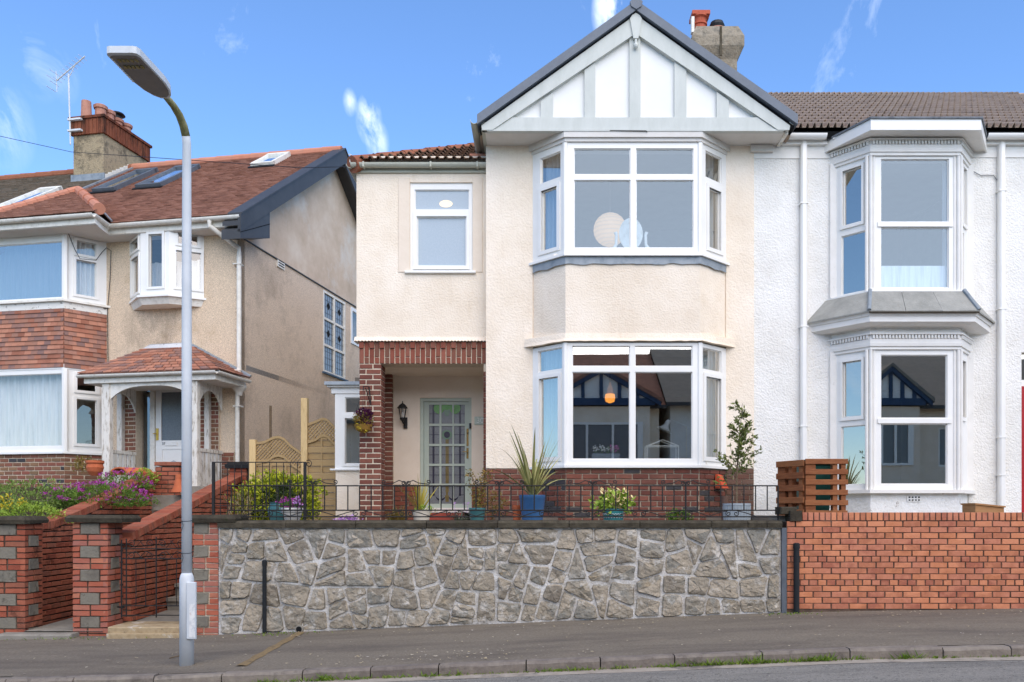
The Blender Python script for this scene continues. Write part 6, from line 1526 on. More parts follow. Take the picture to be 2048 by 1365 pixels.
# roof: plain tiles as one joined mass on a boarded slope
def roof_M(v0, z0, pitch):
    c, s_ = math.cos(pitch), math.sin(pitch)
    return ML @ Matrix(((1, 0, 0, 0), (0, c, -s_, v0), (0, s_, c, z0), (0, 0, 0, 1)))
pit = math.atan2(zR - ze - .05, vR + .42); Mr = roof_M(-.42, ze + .05, pit); Lr = math.hypot(vR + .42, zR - ze - .05)
rf3 = MB(Mr).box(uL - 3, .3, 0, Lr, -.09, -.02).build('roof', T_BROWN, H3)
LM().add([(uL - 3, vR, zR - .02), (.3, vR, zR - .02), (.3, 2 * vR + .42, ze), (uL - 3, 2 * vR + .42, ze)], [(0, 1, 2, 3)]).build('rear_roof', T_BROWN, rf3)
def plain_tiles(Mx, u0, u1, l0, l1, w_, g, test=None, seed=1, th=.016):
    rng = random.Random(seed); b = MB(); r = 0; s0 = l0
    while s0 < l1:
        u = u0 - (w_ / 2 if r % 2 else 0)
        while u < u1:
            a, c = max(u, u0), min(u + w_, u1); u += w_
            if c - a < .03: continue
            if test and not test((a + c) / 2, s0 + g / 2): continue
            j = rng.uniform(-.003, .003); e = .018 + rng.uniform(-.003, .005); s1 = min(s0 + g + .02, l1)
            vs = [(a + .002, s0 + j, e - th), (c - .002, s0 - j, e - th), (c - .002, s0 - j, e), (a + .002, s0 + j, e), (a + .002, s1, .002), (c - .002, s1, .002)]
            b.add([Mx @ Vector(q) for q in vs], [(0, 1, 2, 3), (3, 2, 5, 4), (0, 3, 4), (1, 5, 2)])
        s0 += g; r += 1
    return b
up = -5.1   # party line with the adjoining old roof
plain_tiles(Mr, up, .28, 0, Lr, .165, .1).build('plain_tiles', T_BROWN, rf3, kind='stuff')
plain_tiles(Mr, uL - 2, up - .02, 0, Lr, .165, .1, seed=2).build('old_plain_tiles', T_OLD, rf3, kind='stuff')
MB(Mr).box(up - .03, up + .03, 1.0, Lr, .0, .045).build('party_flashing', LEAD, rf3)
i = 0; u = .28
while u > uL - 2:
    LM().tube([(u, vR, zR + .0), (u - .46, vR, zR + .0)], [.1, .11], 10).build('ridge_tile', T_RIDGE if u > up else T_RIDGEO, rf3); u -= .45
def on_roof(px, py, lift=0):
    """pixel -> point on the main slope in slope coords (u, s)"""
    d = Vector(((px - PX) / F, 1, -(py - HY) / F)); o_ = Vector((0, 0, EYE)); Mi = Mr.inverted(); o2 = Mi @ o_; d2 = Mi.to_3x3() @ d
    t = (lift - o2.z) / d2.z; p = o2 + d2 * t; return p.x, p.y
def skylight(px0, px1, pyt, pyb, label_m):
    a = on_roof(px0, pyb); w_ = (on_roof((px0 + px1) / 2, pyb)[0] - a[0]); top_ = on_roof(px1, pyt)[1]; bot = a[1]
    return a[0], w_, bot, top_
for (xa, ya, xb, yb) in ((187, 387, 228, 353), (273, 379, 322, 345), (503, 336, 540, 311), (-12, 424, 12, 392)):
    ua, s0 = on_roof(xa, ya); ub_, _ = on_roof(xb, ya - (3 if xa > 0 else 2)); _, s1 = on_roof(xb, yb)
    s1 = max(min(s1, Lr - .25), s0 + .6); u0, u1 = ua, max(ub_, ua + .55)
    fr2 = MB(Mr).holes(0, 0, 0, 0, 0, 0, []).build('x', T_BROWN) if False else None
    b = MB(Mr)
    b.box(u0, u0 + .07, s0, s1, 0, .1); b.box(u1 - .07, u1, s0, s1, 0, .1); b.box(u0, u1, s0 - .02, s0 + .08, 0, .095); b.box(u0, u1, s1 - .1, s1 + .03, 0, .11)
    sk_ = b.build('skylight', OFFWHITE if xa in (503, -12) else PIPEG, rf3)
    MB(Mr).box(u0 + .07, u1 - .07, s0 + .08, s1 - .1, .055, .065).build('pane', glass_mat('skylight_glass', .5), sk_)
    MB(Mr).box(u0 - .03, u1 + .03, s0 - .12, s0 - .02, .015, .04).build('flashing', DARKP, sk_)
    MB(Mr).box(u0 + .08, u1 - .08, s0 + .09, s1 - .11, .03, .035).build('blind', NET if xa in (503, 273) else INTERD, sk_)
# bargeboards and boxed end, dark grey
for vv in ((-.5, vR), (2 * vR + .5, vR)):
    v0, v1 = vv; zz = lambda v: zroof(v) + .02
    MB(sp.M).add([], []).prism([(v0, zz(v0)), (v1, zz(v1) + .0), (v1, zz(v1) - .34), (v0, zz(v0) - .32)], -.36, -.3).build('bargeboard', DGREY, H3)
    MB(sp.M).add([], []).prism([(v0, zz(v0) - .12), (v1, zz(v1) - .12), (v1, zz(v1) - .2), (v0, zz(v0) - .2)], -.3, .0).build('verge_soffit', DGREY, H3)
    MB(sp.M).add([], []).prism([(v0, zz(v0) + .03), (v1, zz(v1) + .03), (v1, zz(v1) + .0), (v0, zz(v0) + .0)], -.38, -.1).build('verge_trim', DGREY, H3)
for k, (a, c) in enumerate(((-.3, -.03), (-.02, .36))):
    pass
zb1_ = sp.uv(494, 472)[1]
MB(sp.M).add([], []).prism([(-.5, zroof(-.5) - .25), (.55, zroof(.55) - .25), (.55, zb1_), (-.5, zroof(-.5) - .42)], -.35, .02).build('boxed_eaves_end', DGREY, H3)
MB(sp.M).add([], []).prism([(-.5, zroof(-.5) - .30), (.55, zroof(.55) - .52), (.55, zroof(.55) - .535), (-.5, zroof(-.5) - .315)], -.354, -.35).build('board_joint', BLACKV, H3)
# eaves: fascia, soffit, gutter (main run and bay run)
uga = fplane(-.42).uv(214, 450)[0]
LM().box(uga, .28, -.38, -.34, ze - .15, ze + .03).build('fascia', OFFWHITE, H3); LM().box(uL, 0, -.36, .02, ze - .16, ze - .13).build('soffit', SOFF, H3)
gutter([ML @ Vector((uga + .05, -.46, ze)), ML @ Vector((.33, -.46, ze))], .06, OFFWHITE, H3)
ugb = fplane(-1.03).uv(188, 440)[0]
LM().box(uL, ugb - .03, -.97, -.93, ze - .15, ze + .03).build('fascia', OFFWHITE, H3); LM().prismz([(uL, -.95), (ugb - .05, -.95), (uga + .02, -.36), (uL, -.36)], ze - .16, ze - .13).build('soffit', SOFF, H3)
gutter([ML @ Vector((uL, -1.03, ze)), ML @ Vector((ugb, -1.03, ze))], .06, OFFWHITE, H3); gutter([ML @ Vector((ugb - .02, -1.03, ze)), ML @ Vector((uga + .06, -.46, ze))], .06, OFFWHITE, H3)
LM().hexa([(ugb - .03, -.95, ze - .15), (uga + .0, -.38, ze - .15), (uga + .0, -.34, ze - .15), (ugb - .06, -.92, ze - .15)], [(ugb - .03, -.95, ze + .03), (uga, -.38, ze + .03), (uga, -.34, ze + .03), (ugb - .06, -.92, ze + .03)]).build('fascia', OFFWHITE, H3)
# bay roof: slope in front of the main slope, ridge line and hip in terracotta
Mb = roof_M(-1.02, ze + .05, pit); Mbi = Mb.inverted()
def on_bay(px, py):
    d = Vector(((px - PX) / F, 1, -(py - HY) / F)); o2 = Mbi @ Vector((0, 0, EYE)); d2 = Mbi.to_3x3() @ d; t = -o2.z / d2.z; p = o2 + d2 * t; return p.x, p.y
pA, pBx = on_bay(157, 381), on_bay(-2, 426); sA_ = (pA[1] - pBx[1]) / (pA[0] - pBx[0])
uE = max(uL, pA[0] - (pA[1] - .12) / sA_)
topl = lambda u: pA[1] + (u - pA[0]) * sA_
pH = (ugb + .02, 0)
hipl = lambda s_: pH[0] + (pA[0] - pH[0]) * s_ / pA[1]
bt_ = plain_tiles(Mb, uE, ugb + .1, 0, pA[1], .165, .1, test=lambda u, s_: s_ < topl(u) and u < hipl(s_), seed=4)
br3 = MB(Mb).add([(uE, 0, -.01), (pH[0], 0, -.01), (pA[0], pA[1], -.01), (uE, topl(uE), -.01)], [(0, 1, 2, 3)]).build('bay_roof', T_BROWN, H3)
bt_.build('plain_tiles', T_BROWN, br3, kind='stuff')
a3 = Mb @ Vector((pA[0], pA[1], 0)); l3 = Mb @ Vector((uE, topl(uE), 0)); h3 = Mb @ Vector((pH[0] - .03, .16, .0)); g3 = ML @ Vector((uga + .1, -.42, ze + .05))
dnp = lambda p, dz=.55: p + Vector((0, .5, -dz))
MB().add([a3, h3, g3, dnp(a3, .25)], [(0, 1, 2, 3)]).build('hip_slope', T_BROWN, br3)
MB().add([a3, l3, dnp(l3), dnp(a3, .25)], [(0, 1, 2, 3)]).build('back_slope', T_BROWN, br3)
dq = l3 - a3
for i in range(9): MB().tube([a3 + dq * i / 9, a3 + dq * (i + 1.02) / 9], [.085, .095], 8).build('ridge_tile', T_RIDGE, br3)
dq = h3 - a3
for i in range(4): MB().tube([a3 + dq * i / 4, a3 + dq * (i + 1.04) / 4], [.085, .105], 10).build('hip_tile', T_RIDGE, br3)
MB().tube([a3 + Vector((.12, .05, -.05)), g3 + Vector((0, 0, .04))], .02, 6).build('valley_flashing', LEAD, br3)
# bay: window bands, hung tiles, brick base
BP = [(uL, -.6), (ub1, -.6), (us1, 0)]
bpl = [Pl(LP(*BP[0]), LP(*BP[1])), Pl(LP(*BP[1]), LP(*BP[2]))]
zb_ = lambda py: fb.uv(128, py)[1]
zu_0, zu_1, zl_0, zl_1 = zb_(600), zb_(462), zb_(905), zb_(738)
def band(z0, z1, off, m, name, th=.12):
    b = LM(); k = .36
    A = [(uL, -.6 - off), (ub1 + off * k, -.6 - off), (us1 + off * 1.2, 0)]; B = [(uL, -.6 + th), (ub1 - th * k, -.6 + th), (us1 - th * 1.2, 0)]
    for i in range(2): b.add([(*A[i], z0), (*A[i + 1], z0), (*B[i + 1], z0), (*B[i], z0), (*A[i], z1), (*A[i + 1], z1), (*B[i + 1], z1), (*B[i], z1)], [(0, 1, 5, 4), (3, 2, 1, 0), (4, 5, 6, 7), (2, 3, 7, 6), (1, 2, 6, 5)])
    return b.build(name, m, H3, weld=True)
for (z0, z1, rows, rowf, gl_) in ((zu_0, zu_1, [(153, 485, 192, 511), (152, 523, 192, 592)], (-300, 484, 124.5, 596), GLASS), (zl_0, zl_1, [(154, 752, 193, 783), (153, 800, 193, 889)], (-300, 748, 126, 893), GLASS_L)):
    r = list(bpl[0].rect(*rowf)); r[0] = 6.0 + (uL + 9); zc0, zc1 = bpl[0].uv(100, rowf[3])[1], bpl[0].uv(100, rowf[1])[1]
    r = (max(bpl[0].len - 2.35, 0), r[1], zc0, zc1)
    f_ = window(H3, bpl[0], (0, bpl[0].len, z0, z1), [r, (.5, r[0] - .1, zc0, zc1)], 'bay_window', glass=gl_)
    s_ = window(H3, bpl[1], (0, bpl[1].len, z0, z1), [bpl[1].rect(*q) for q in rows], 'bay_window', glass=GLASS_L)
    for q in rows: r = bpl[1].rect(*q); bpl[1].mb().holes(r[0] - .05, r[1] + .05, r[2] - .045, r[3] + .045, -.02, .02, [r]).build('opening_sash', WHITE, s_)
    LM().lathe([(.06, z0), (.06, z1)], (ub1, -.57, 0), 8).build('corner_post', WHITE, f_)
band(zu_1, ze - .14, .02, WHITE, 'head_board'); band(zu_0 - .03, zu_0 + .01, .07, OFFWHITE, 'sill'); band(zl_0 - .025, zl_0 + .015, .05, WHITE, 'sill')
band(zl_1, zl_1 + .09, .01, WHITE, 'head_board')
zt1 = zb_(615); zt0 = zb_(735)
band(zt1 - .02, zu_0 - .03, .015, mat('flaking_white_band', [(228, 226, 220), (218, 214, 204)], rough=.9, scale=6, stain=[(9, .57, .63, (70, 62, 54), .85, (1, 1, 2))]), 'lead_band')
band(zl_1 + .09, zt1, -.01, M_DARK, 'tile_backing')
nrow = 13; rh = (zt1 - zt0) / nrow; HT = MB()
for j, pl in enumerate(bpl):
    u_a = pl.len - 2.3 if j == 0 else 0
    for r in range(nrow + 1):
        z1 = zt1 - r * rh + (0.0); u = u_a - (.07 if r % 2 else 0)
        if r == nrow: continue
        while u < pl.len - .01:
            a, c = max(u, u_a), min(u + .14, pl.len); u += .14
            if c - a < .03: continue
            k = ('ht', round(c - a, 2), j, r % 3)
            if k not in _bm:
                w_ = c - a - .002; e = random.uniform(.02, .026)
                b = MB().add([(-w_ / 2, -e, -rh), (w_ / 2, -e, -rh - random.uniform(-.003, .003)), (w_ / 2, -.004, .012), (-w_ / 2, -.004, .012), (-w_ / 2, -e + .014, -rh), (w_ / 2, -e + .014, -rh), (w_ / 2, .006, .012), (-w_ / 2, .006, .012)],
                             [(0, 1, 2, 3), (4, 7, 6, 5), (0, 4, 5, 1), (1, 5, 6, 2), (3, 2, 6, 7), (0, 3, 7, 4)])
                me = b.mesh('tile'); me.materials.append(T_HUNG); _bm[k] = me
            obj('hung_tile', _bm[k], T_HUNG, H3, pl.M @ Matrix.Translation(((a + c) / 2, 0, z1)))
        if j == 0:      # the part of the bay beyond the frame, joined
            u = .3 - (.07 if r % 2 else 0)
            while u < u_a - .01:
                a, c = u + .001, min(u + .139, u_a); u += .14
                if c - a > .02: HT.add([pl.M @ Vector(q) for q in ((a, -.023, z1 - rh), (c, -.023, z1 - rh), (c, -.004, z1 + .012), (a, -.004, z1 + .012), (a, -.009, z1 - rh), (c, -.009, z1 - rh))], [(0, 1, 2, 3), (4, 5, 1, 0)])
HT.build('hung_tiling', T_HUNG, H3, kind='stuff')
band(1.2, zl_0 - .02, -.012, M_LIGHT, 'mortar')
lay(H3, bpl[0].M, bond(.3, bpl[0].len - 2.5, zl_0 - .02 - 10 * .079, zl_0 - .025, L=.23, H=.079, j=.012), BR_LEFT, budget=0)
for j, pl in enumerate(bpl):
    rc = bond(pl.len - 2.5 if j == 0 else 0, pl.len, zl_0 - .02 - 10 * .079, zl_0 - .025, L=.186 if j == 0 else .23, H=.079, j=.012, start=j)
    lay(H3, pl.M, rc, BR_LEFT, alt=(BR_BLUE, .08), budget=290)
# oriel window
va = -.36; OP = [(orl[0], 0), (fplane(va).uv(281, 500)[0], va), (fplane(va).uv(338, 500)[0], va), (orl[1], 0)]
opl = [Pl(LP(*OP[i]), LP(*OP[i + 1])) for i in range(3)]; zo0, zo1 = fplane(va).uv(310, 592)[1], fplane(va).uv(310, 457)[1]
orw = None
for pl, rs in zip(opl, ([(262.5, 481, 277, 502), (263.5, 516, 278, 588)], [(298, 469, 325, 574)], [(356, 469, 396, 490), (352, 504, 402, 577)])):
    rr = [pl.rect(*q) for q in rs]; s_ = window(H3, pl, (0, pl.len, zo0, zo1), rr, 'oriel_window', glass=GLASS_L)
    for r in rr: pl.mb().holes(r[0] - .045, r[1] + .045, r[2] - .045, r[3] + .045, -.02, .02, [r]).build('opening_sash', WHITE, s_)
def oring(off, z0, z1, m, name, off2=None):
    off2 = off if off2 is None else off2
    A = lambda d: [(OP[0][0] - d, .02), (OP[1][0] - d * .4, va - d), (OP[2][0] + d * .4, va - d), (OP[3][0] + d, .02)]
    LM().add([(*p, z0) for p in A(off)] + [(*p, z1) for p in A(off2)], [(3, 2, 1, 0), (4, 5, 6, 7)] + [(i, (i + 1) % 4, (i + 1) % 4 + 4, i + 4) for i in range(4)]).build(name, m, H3)
oring(.07, zo0 - .03, zo0 + .008, WHITE, 'oriel_sill'); oring(-.03, zo0 - .15, zo0 - .03, OFFWHITE, 'oriel_base', off2=.03); oring(-.02, zo1, ze - .14, WHITE, 'oriel_head')
curtain(*LP(OP[0][0] + .1, .05), *LP(OP[3][0] - .1, .05), zo0, zo1 - .5, NET, 'white net hanging behind the small oriel window', folds=9)
p0, p1 = LP(ub1 - 2.6, -.35), LP(ub1 - .1, -.4)
curtain(*p0, *p1, zl_0, zl_1, NET, 'white net curtains filling the ground floor bay of the pebbledash house', folds=16, amp=.035)
p0, p1 = LP(ub1 + .05, -.35), LP(us1 - .05, .08)
curtain(*p0, *p1, zu_0, zu_1 - .05, NET, 'white net curtain in the angled side of the upstairs bay', folds=6)
p0, p1 = LP(ub1 - 2.6, -.3), LP(ub1 - .12, -.33)
curtain(*p0, *p1, zu_0, zu_1, mat('reflection_grey_sheet', [(150, 152, 152), (166, 168, 166)], rough=.95, scale=3, stretch=(9, 9, .5)), 'added grey sheet standing in for the pale reflection in the upstairs bay window of the pebbledash house', folds=20, amp=.02)  # sheet added behind the glass to give the pane its pale reflected tone
# downpipe with hopper
xd, yd = LP(-.04, -.08)
zz = lambda py: Z(py, yd)
gp0 = ML @ Vector((-.28, -.46, ze - .05)); x0 = X(478, yd)
b = MB(); b.tube([gp0, gp0 - Vector((0, 0, .1)), (x0, yd, zz(497)), (x0, yd, zz(515)), (x0, yd, zz(766))], .042, 10)
dpp = b.build('downpipe', OFFWHITE, H3)
MB().lathe([(.05, -.16), (.07, -.1), (.13, -.02), (.135, .03)], (x0, yd, zz(778) + .03), 8).build('hopper', OFFWHITE, dpp)
MB().tube([(x0 - .03, yd, zz(784)), (x0 - .03, yd, 1.8)], .04, 10).build('downpipe', OFFWHITE, dpp)
for py in (528, 740, 812): MB().box(x0 - .1, x0 + .05, yd - .05, yd + .1, zz(py + 2), zz(py)).build('pipe_clip', OFFWHITE, dpp)
# ---- porch
zpg = fp.uv(400, 745)[1]; pu0, pu1 = fp.uv(172, 750)[0], fp.uv(434, 750)[0]
ptop = f0.uv(300, 697)[1]
LM().box(pu0, pu1, -1.0, -.96, zpg - .14, zpg).build('porch_fascia', OFFWHITE, H3); LM().box(pu1 - .04, pu1, -.96, 0, zpg - .14, zpg).build('porch_fascia', OFFWHITE, H3)
LM().box(pu0, pu1 - .04, -.96, .0, zpg - .14, zpg - .1).build('porch_ceiling', SOFF, H3)
gutter([ML @ Vector((pu0 - .08, -1.06, zpg)), ML @ Vector((pu1 + .06, -1.06, zpg))], .05, OFFWHITE, H3); gutter([ML @ Vector((pu1 + .06, -1.06, zpg)), ML @ Vector((pu1 + .1, -.06, zpg - .02))], .05, OFFWHITE, H3)
tu0, tu1 = f0.uv(292, 700)[0], f0.uv(385, 700)[0]
e = [(pu0 - .1, -1.06, zpg + .02), (pu1 + .1, -1.06, zpg + .02), (pu1 + .1, 0, zpg + .02), (pu0 - .1, 0, zpg + .02)]; rr0, rr1 = (tu0, 0, ptop), (tu1, 0, ptop)
prf = LM().add([e[0], e[1], e[2], e[3], rr0, rr1], [(0, 1, 5, 4), (1, 2, 5), (0, 4, 3)]).build('porch_roof', T_HUNG, H3)
nr = 9
def lerp(a, b_, t): return tuple(a[i] + (b_[i] - a[i]) * t for i in range(3))
for r in range(nr):
    t0, t1 = r / nr, (r + 1.25) / nr
    for (A, B, Ct, D) in ((e[0], e[1], rr0, rr1), (e[1], e[2], rr1, rr1)):
        a0, a1 = lerp(A, Ct, t0), lerp(B, D, t0); c0, c1 = lerp(A, Ct, min(t1, 1)), lerp(B, D, min(t1, 1))
        ln = (Vector(a1) - Vector(a0)).length; n = max(1, int(ln / .165))
        for k in range(n):
            o_ = (.5 if r % 2 else 0) / n
            s0, s1 = k / n, (k + 1) / n
            P = [lerp(a0, a1, s0 + .004), lerp(a0, a1, s1 - .004), lerp(c0, c1, s1 - .004), lerp(c0, c1, s0 + .004)]
            up_ = lambda p, dz: (p[0], p[1], p[2] + dz)
            LM().hexa([up_(P[0], .035), up_(P[1], .035), up_(P[2], .008), up_(P[3], .008)], [up_(P[0], .018), up_(P[1], .018), up_(P[2], -.008), up_(P[3], -.008)]).build('tile', T_HUNG, prf)
LM().hexa([(tu0 - .2, -.02, ptop - .09), (tu1 + .05, -.02, ptop - .04), (tu1 - .05, -.02, ptop + .08), (tu0 + .1, -.02, ptop + .07)], [(tu0 - .2, -.1, ptop - .12), (tu1 + .05, -.1, ptop - .08), (tu1 - .05, -.02, ptop + .07), (tu0 + .1, -.02, ptop + .06)]).build('flashing', mat('white_flashing', [(190, 190, 190), (214, 214, 214)], stain=[(14, .58, .64, (40, 40, 42), .8)]), H3)
b = LM(); b.tube([(tu1, -.02, ptop + .02), (pu1 + .1, -.02, zpg + .06)], .035, 6); b.build('flashing', LEAD, H3)
def post(px0, px1, pyb, v, name='porch_post', m=PEEL):
    pl = fplane(v); u0, u1 = pl.uv(px0, 800)[0], pl.uv(px1, 800)[0]
    return LM().cbox(u0, u1, v, v + .1, zfl - .1, zpg - .1, .008).build(name, m, H3), u0, u1
_, a0, a1 = post(203, 219, 970, -.95); _, c0, c1 = post(381, 394, 970, -.95); post(233, 243, 960, -.12); post(408, 418, 960, -.12)
# front arch board
n = 14; top_ = zpg - .1; b = LM(); arc = []
for i in range(n + 1): t_ = i / n; arc.append((a1 + (c0 - a1) * t_, top_ - .10 - .22 * (abs(2 * t_ - 1) ** 3.2)))
b.prism([(a1, top_), *[(u, z) for u, z in arc], (c0, top_)][::-1], -.93, -.89); b.build('arch_board', OFFWHITE, H3)
for uu in (a0 + .05, c1 - .05):     # side frames: rail, slats, arched heads
    M_ = ML @ Matrix(((0, 1, 0, uu - .02), (1, 0, 0, -.85), (0, 0, 1, 0), (0, 0, 0, 1)))
    zr_ = zfl + .62
    MB(M_).box(0, .74, 0, .05, zr_, zr_ + .06).build('side_rail', PEEL, H3)
    for k in range(6): MB(M_).box(.02 + k * .125, .10 + k * .125, .01, .035, zfl, zr_).build('slat', PEEL, H3)
    pts = [(0, top_)] + [(.74 * i / 10, top_ - .16 - .3 * abs(2 * i / 10 - 1) ** 2.5) for i in range(11)] + [(.74, top_)]
    MB(M_).prism(pts, .01, .04).build('side_arch', PEEL, H3)
# brick jambs, door, sidelight
for (p0, p1, v) in ((246, 271, -.02), (397, 437, -.05)):
    pl = fplane(v); u0, u1 = pl.uv(p0, 800)[0], pl.uv(p1, 800)[0]
    pl.mb().box(u0, u1, .012, .2, zfl - .1, zpg - .05).build('mortar', M_LIGHT, H3)
    lay(H3, pl.M, bond(u0, u1, zfl, zpg - .06, L=.225, H=.08, j=.014), BR_LEFT, depth=.1)
f0.mb().box(f0.uv(438, 900)[0], f0.uv(470, 900)[0], -.03, 0, zfl - .3, f0.uv(450, 905)[1]).build('mortar', M_LIGHT, H3)
lay(H3, f0.M, bond(f0.uv(438, 900)[0], f0.uv(470, 900)[0], zfl - .3, f0.uv(450, 905)[1], L=.225, H=.08, j=.012), BR_LEFT, depth=.05, proud=.045)
pd = fplane(.12); R_ = pd.rect
frm = R_(268, 766, 398, 962); zfb = zfl
sl_ = R_(277.5, 776, 299.5, 948); gl1 = R_(321, 784, 384, 881)
dfm = pd.mb().holes(frm[0], frm[1], zfb, frm[3], 0, .1, [sl_, (R_(309, 770, 390, 960)[0], R_(309, 770, 390, 960)[1], 0, R_(309, 773, 390, 960)[3])]).build('door_frame', OFFWHITE, H3)
pd.mb().box(sl_[0], sl_[1], .04, .05, sl_[2], sl_[3]).build('pane', glass_mat('dark_side_glass', .12), dfm)
du = R_(310, 774, 389, 960)
dor = pd.mb().holes(du[0], du[1], zfb + .02, du[3], .02, .07, [gl1]).build('front_door', WHITE, H3)
pd.mb().box(gl1[0], gl1[1], .04, .05, gl1[2], gl1[3]).build('pane', FROSTD, dor)
q = R_(321, 896, 384, 955); pd.mb().holes(q[0], q[1], q[2] - .05, q[3], .008, .022, [(q[0] + .03, q[1] - .03, q[2] - .02, q[3] - .03)]).build('door_panel', WHITE, dor)
q2 = R_(321, 925, 384, 957); n = 10; pts = [(q2[0] + .01, zfb + .08)] + [(q2[1] - .01, zfb + .08)] + [(q2[1] - .01 - (q2[1] - q2[0] - .02) * i / n, q2[3] + .04 * math.sin(i * 1.3)) for i in range(n + 1)]
pd.mb().prism(pts, .0165, .0195).build('worn_patch', mat('grey_patch', [(160, 166, 172), (172, 178, 182)]), dor)
q = R_(331, 885, 353.5, 892); pd.mb().cbox(q[0], q[1], .005, .02, q[2], q[3], .004).build('letter_box', WHITE, dor)
q = R_(311, 857, 316, 881); hp = pd.mb().cbox(q[0], q[1], .008, .022, q[2], q[3], .004).build('handle_plate', GOLD, dor)
uh, zh = pd.uv(313, 868); pd.mb().tube([(uh, .01, zh), (uh, -.035, zh), (uh - .05, -.037, zh)], .008, 6).build('handle', GOLD, hp)
u, z = pd.uv(326, 888); obj('digits', text_mesh('37', .07, .002), DARKP, dor, pd.M @ Matrix.Translation((u, .017, z)) @ Matrix.Rotation(R(90), 4, 'X'))
LM().box(pu0 + .25, pu1 - .1, -1.05, .2, 1.4, zfl).build('porch_floor', CONC, H3); LM().box(c0 - .6, pu1 - .1, -1.35, -1.05, 1.3, zfl - .16).build('porch_step', CONC, H3)
# chimney stack with five pots
vc0 = 3.1; plc = fplane(vc0); uc0, uc1 = plc.uv(147, 300)[0], plc.uv(207, 300)[0]; vc1 = V(295, uc1); zc = lambda py: plc.uv(190, py)[1]
chm = LM().box(uc0, uc1, vc0, vc1, zc(380), zc(268)).build('chimney', STACK, H3)
LM().box(uc0 + .01, uc1 - .01, vc0 + .01, vc1 - .01, zc(268), zc(236)).build('mortar', M_DARK, chm)
brl = []
zz0, zz1 = zc(269), zc(238)
for pl, L_ in ((Pl(LP(uc0 - .05, vc0 - .05), LP(uc1 + .05, vc0 - .05)), uc1 - uc0 + .1), (Pl(LP(uc1 + .05, vc0 - .05), LP(uc1 + .05, vc1 + .05)), vc1 - vc0 + .1)):
    n = int(L_ / .09)
    lay(chm, pl.M, [(L_ * k / n + .004, L_ * (k + 1) / n - .004, zz0, zz1, 0) for k in range(n)], BR_STACK, depth=.08)
LM().box(uc0 - .08, uc1 + .08, vc0 - .08, vc1 + .08, zz1, zz1 + .06).build('stack_cap', BR_STACK, chm)
plm = fplane((vc0 + vc1) / 2)
nps = [(.16, .42, 0), (.30, .40, 1), (.47, .40, 1), (.66, .34, 2), (.86, .36, 1)]
for i, (t_, h_, kd) in enumerate(nps):
    c = (uc0 + (uc1 - uc0) * (.35 if i == 0 else .62), vc0 + (vc1 - vc0) * t_, zz1 + .05); c = (c[0], vc0 + (vc1 - vc0) * max(t_ - .12, .05), c[2])
    prof = [(.12, 0), (.105, h_)] if kd == 0 else [(.13, 0), (.12, h_ * .75), (.15, h_ * .78), (.16, h_ * .95), (.13, h_)]
    pot = LM().lathe(prof, c, 14).build('chimney_pot', CLAY, chm)
    if kd == 2: LM().lathe([(.1, 0), (.1, .08), (.19, .1), (.16, .14), (.03, .17)], (c[0], c[1], c[2] + h_), 14).build('cowl', DARKP, pot)
for k in range(7):   # stepped lead flashing where the stack meets the slope
    v = vc0 + (vc1 - vc0) * (.0 + k * .085); LM().hexa([(uc1 + .01, v, zroof(v) - .05), (uc1 + .01, v + .16, zroof(v) - .05), (uc1 + .01, v + .16, zroof(v) + .2), (uc1 + .01, v, zroof(v) + .13)], [(uc1 + .03, v, zroof(v) - .05), (uc1 + .03, v + .16, zroof(v) - .05), (uc1 + .03, v + .16, zroof(v) + .2), (uc1 + .03, v, zroof(v) + .13)]).build('stepped_flashing', POTWH, chm)
LM().box(uc0 - .05, uc1 + .04, vc0 - .03, vc0, zroof(vc0) - .1, zroof(vc0) + .15).build('apron_flashing', LEAD, chm)
# TV aerial
va_ = vc0 - .1; pla = fplane(va_); A2 = lambda px, py: (pla.uv(px, py)[0], va_, pla.uv(px, py)[1])
t = thing('tv_aerial', 'thin TV aerial on a mast strapped to the brick chimney stack', 'aerial', ML @ Vector(A2(140, 290)))
LM().tube([A2(141, 290), A2(137, 148)], .018, 6).build('mast', LAMPG, t); LM().tube([A2(113, 162), A2(170, 113)], .016, 6).build('boom', LAMPG, t)
for i in range(9):
    px, py = 115 + i * 6.3, 160 - i * 5.5; p = A2(px, py); LM().tube([(p[0], p[1] - .14, p[2]), (p[0], p[1] + .14, p[2])], .006, 4).build('element', LAMPG, t)
for k in range(4):
    p = A2(113 - (k % 2) * 6, 145 + k * 11); LM().tube([(p[0] - .06, p[1] - .15, p[2]), (p[0] - .06, p[1] + .15, p[2])], .007, 4).build('reflector', LAMPG, t)
LM().tube([A2(112, 142), A2(114, 184)], .009, 4).build('reflector_bar', LAMPG, t); LM().tube([A2(137, 158), A2(150, 131)], .009, 4).build('brace', LAMPG, t)
p = A2(140, 262); LM().box(p[0] - .05, p[0] + .3, va_ - .03, vc0, p[2] - .02, p[2] + .02).build('strap', LAMPG, t); p = A2(140, 240); LM().box(p[0] - .05, p[0] + .3, va_ - .03, vc0, p[2] - .02, p[2] + .02).build('strap', LAMPG, t)
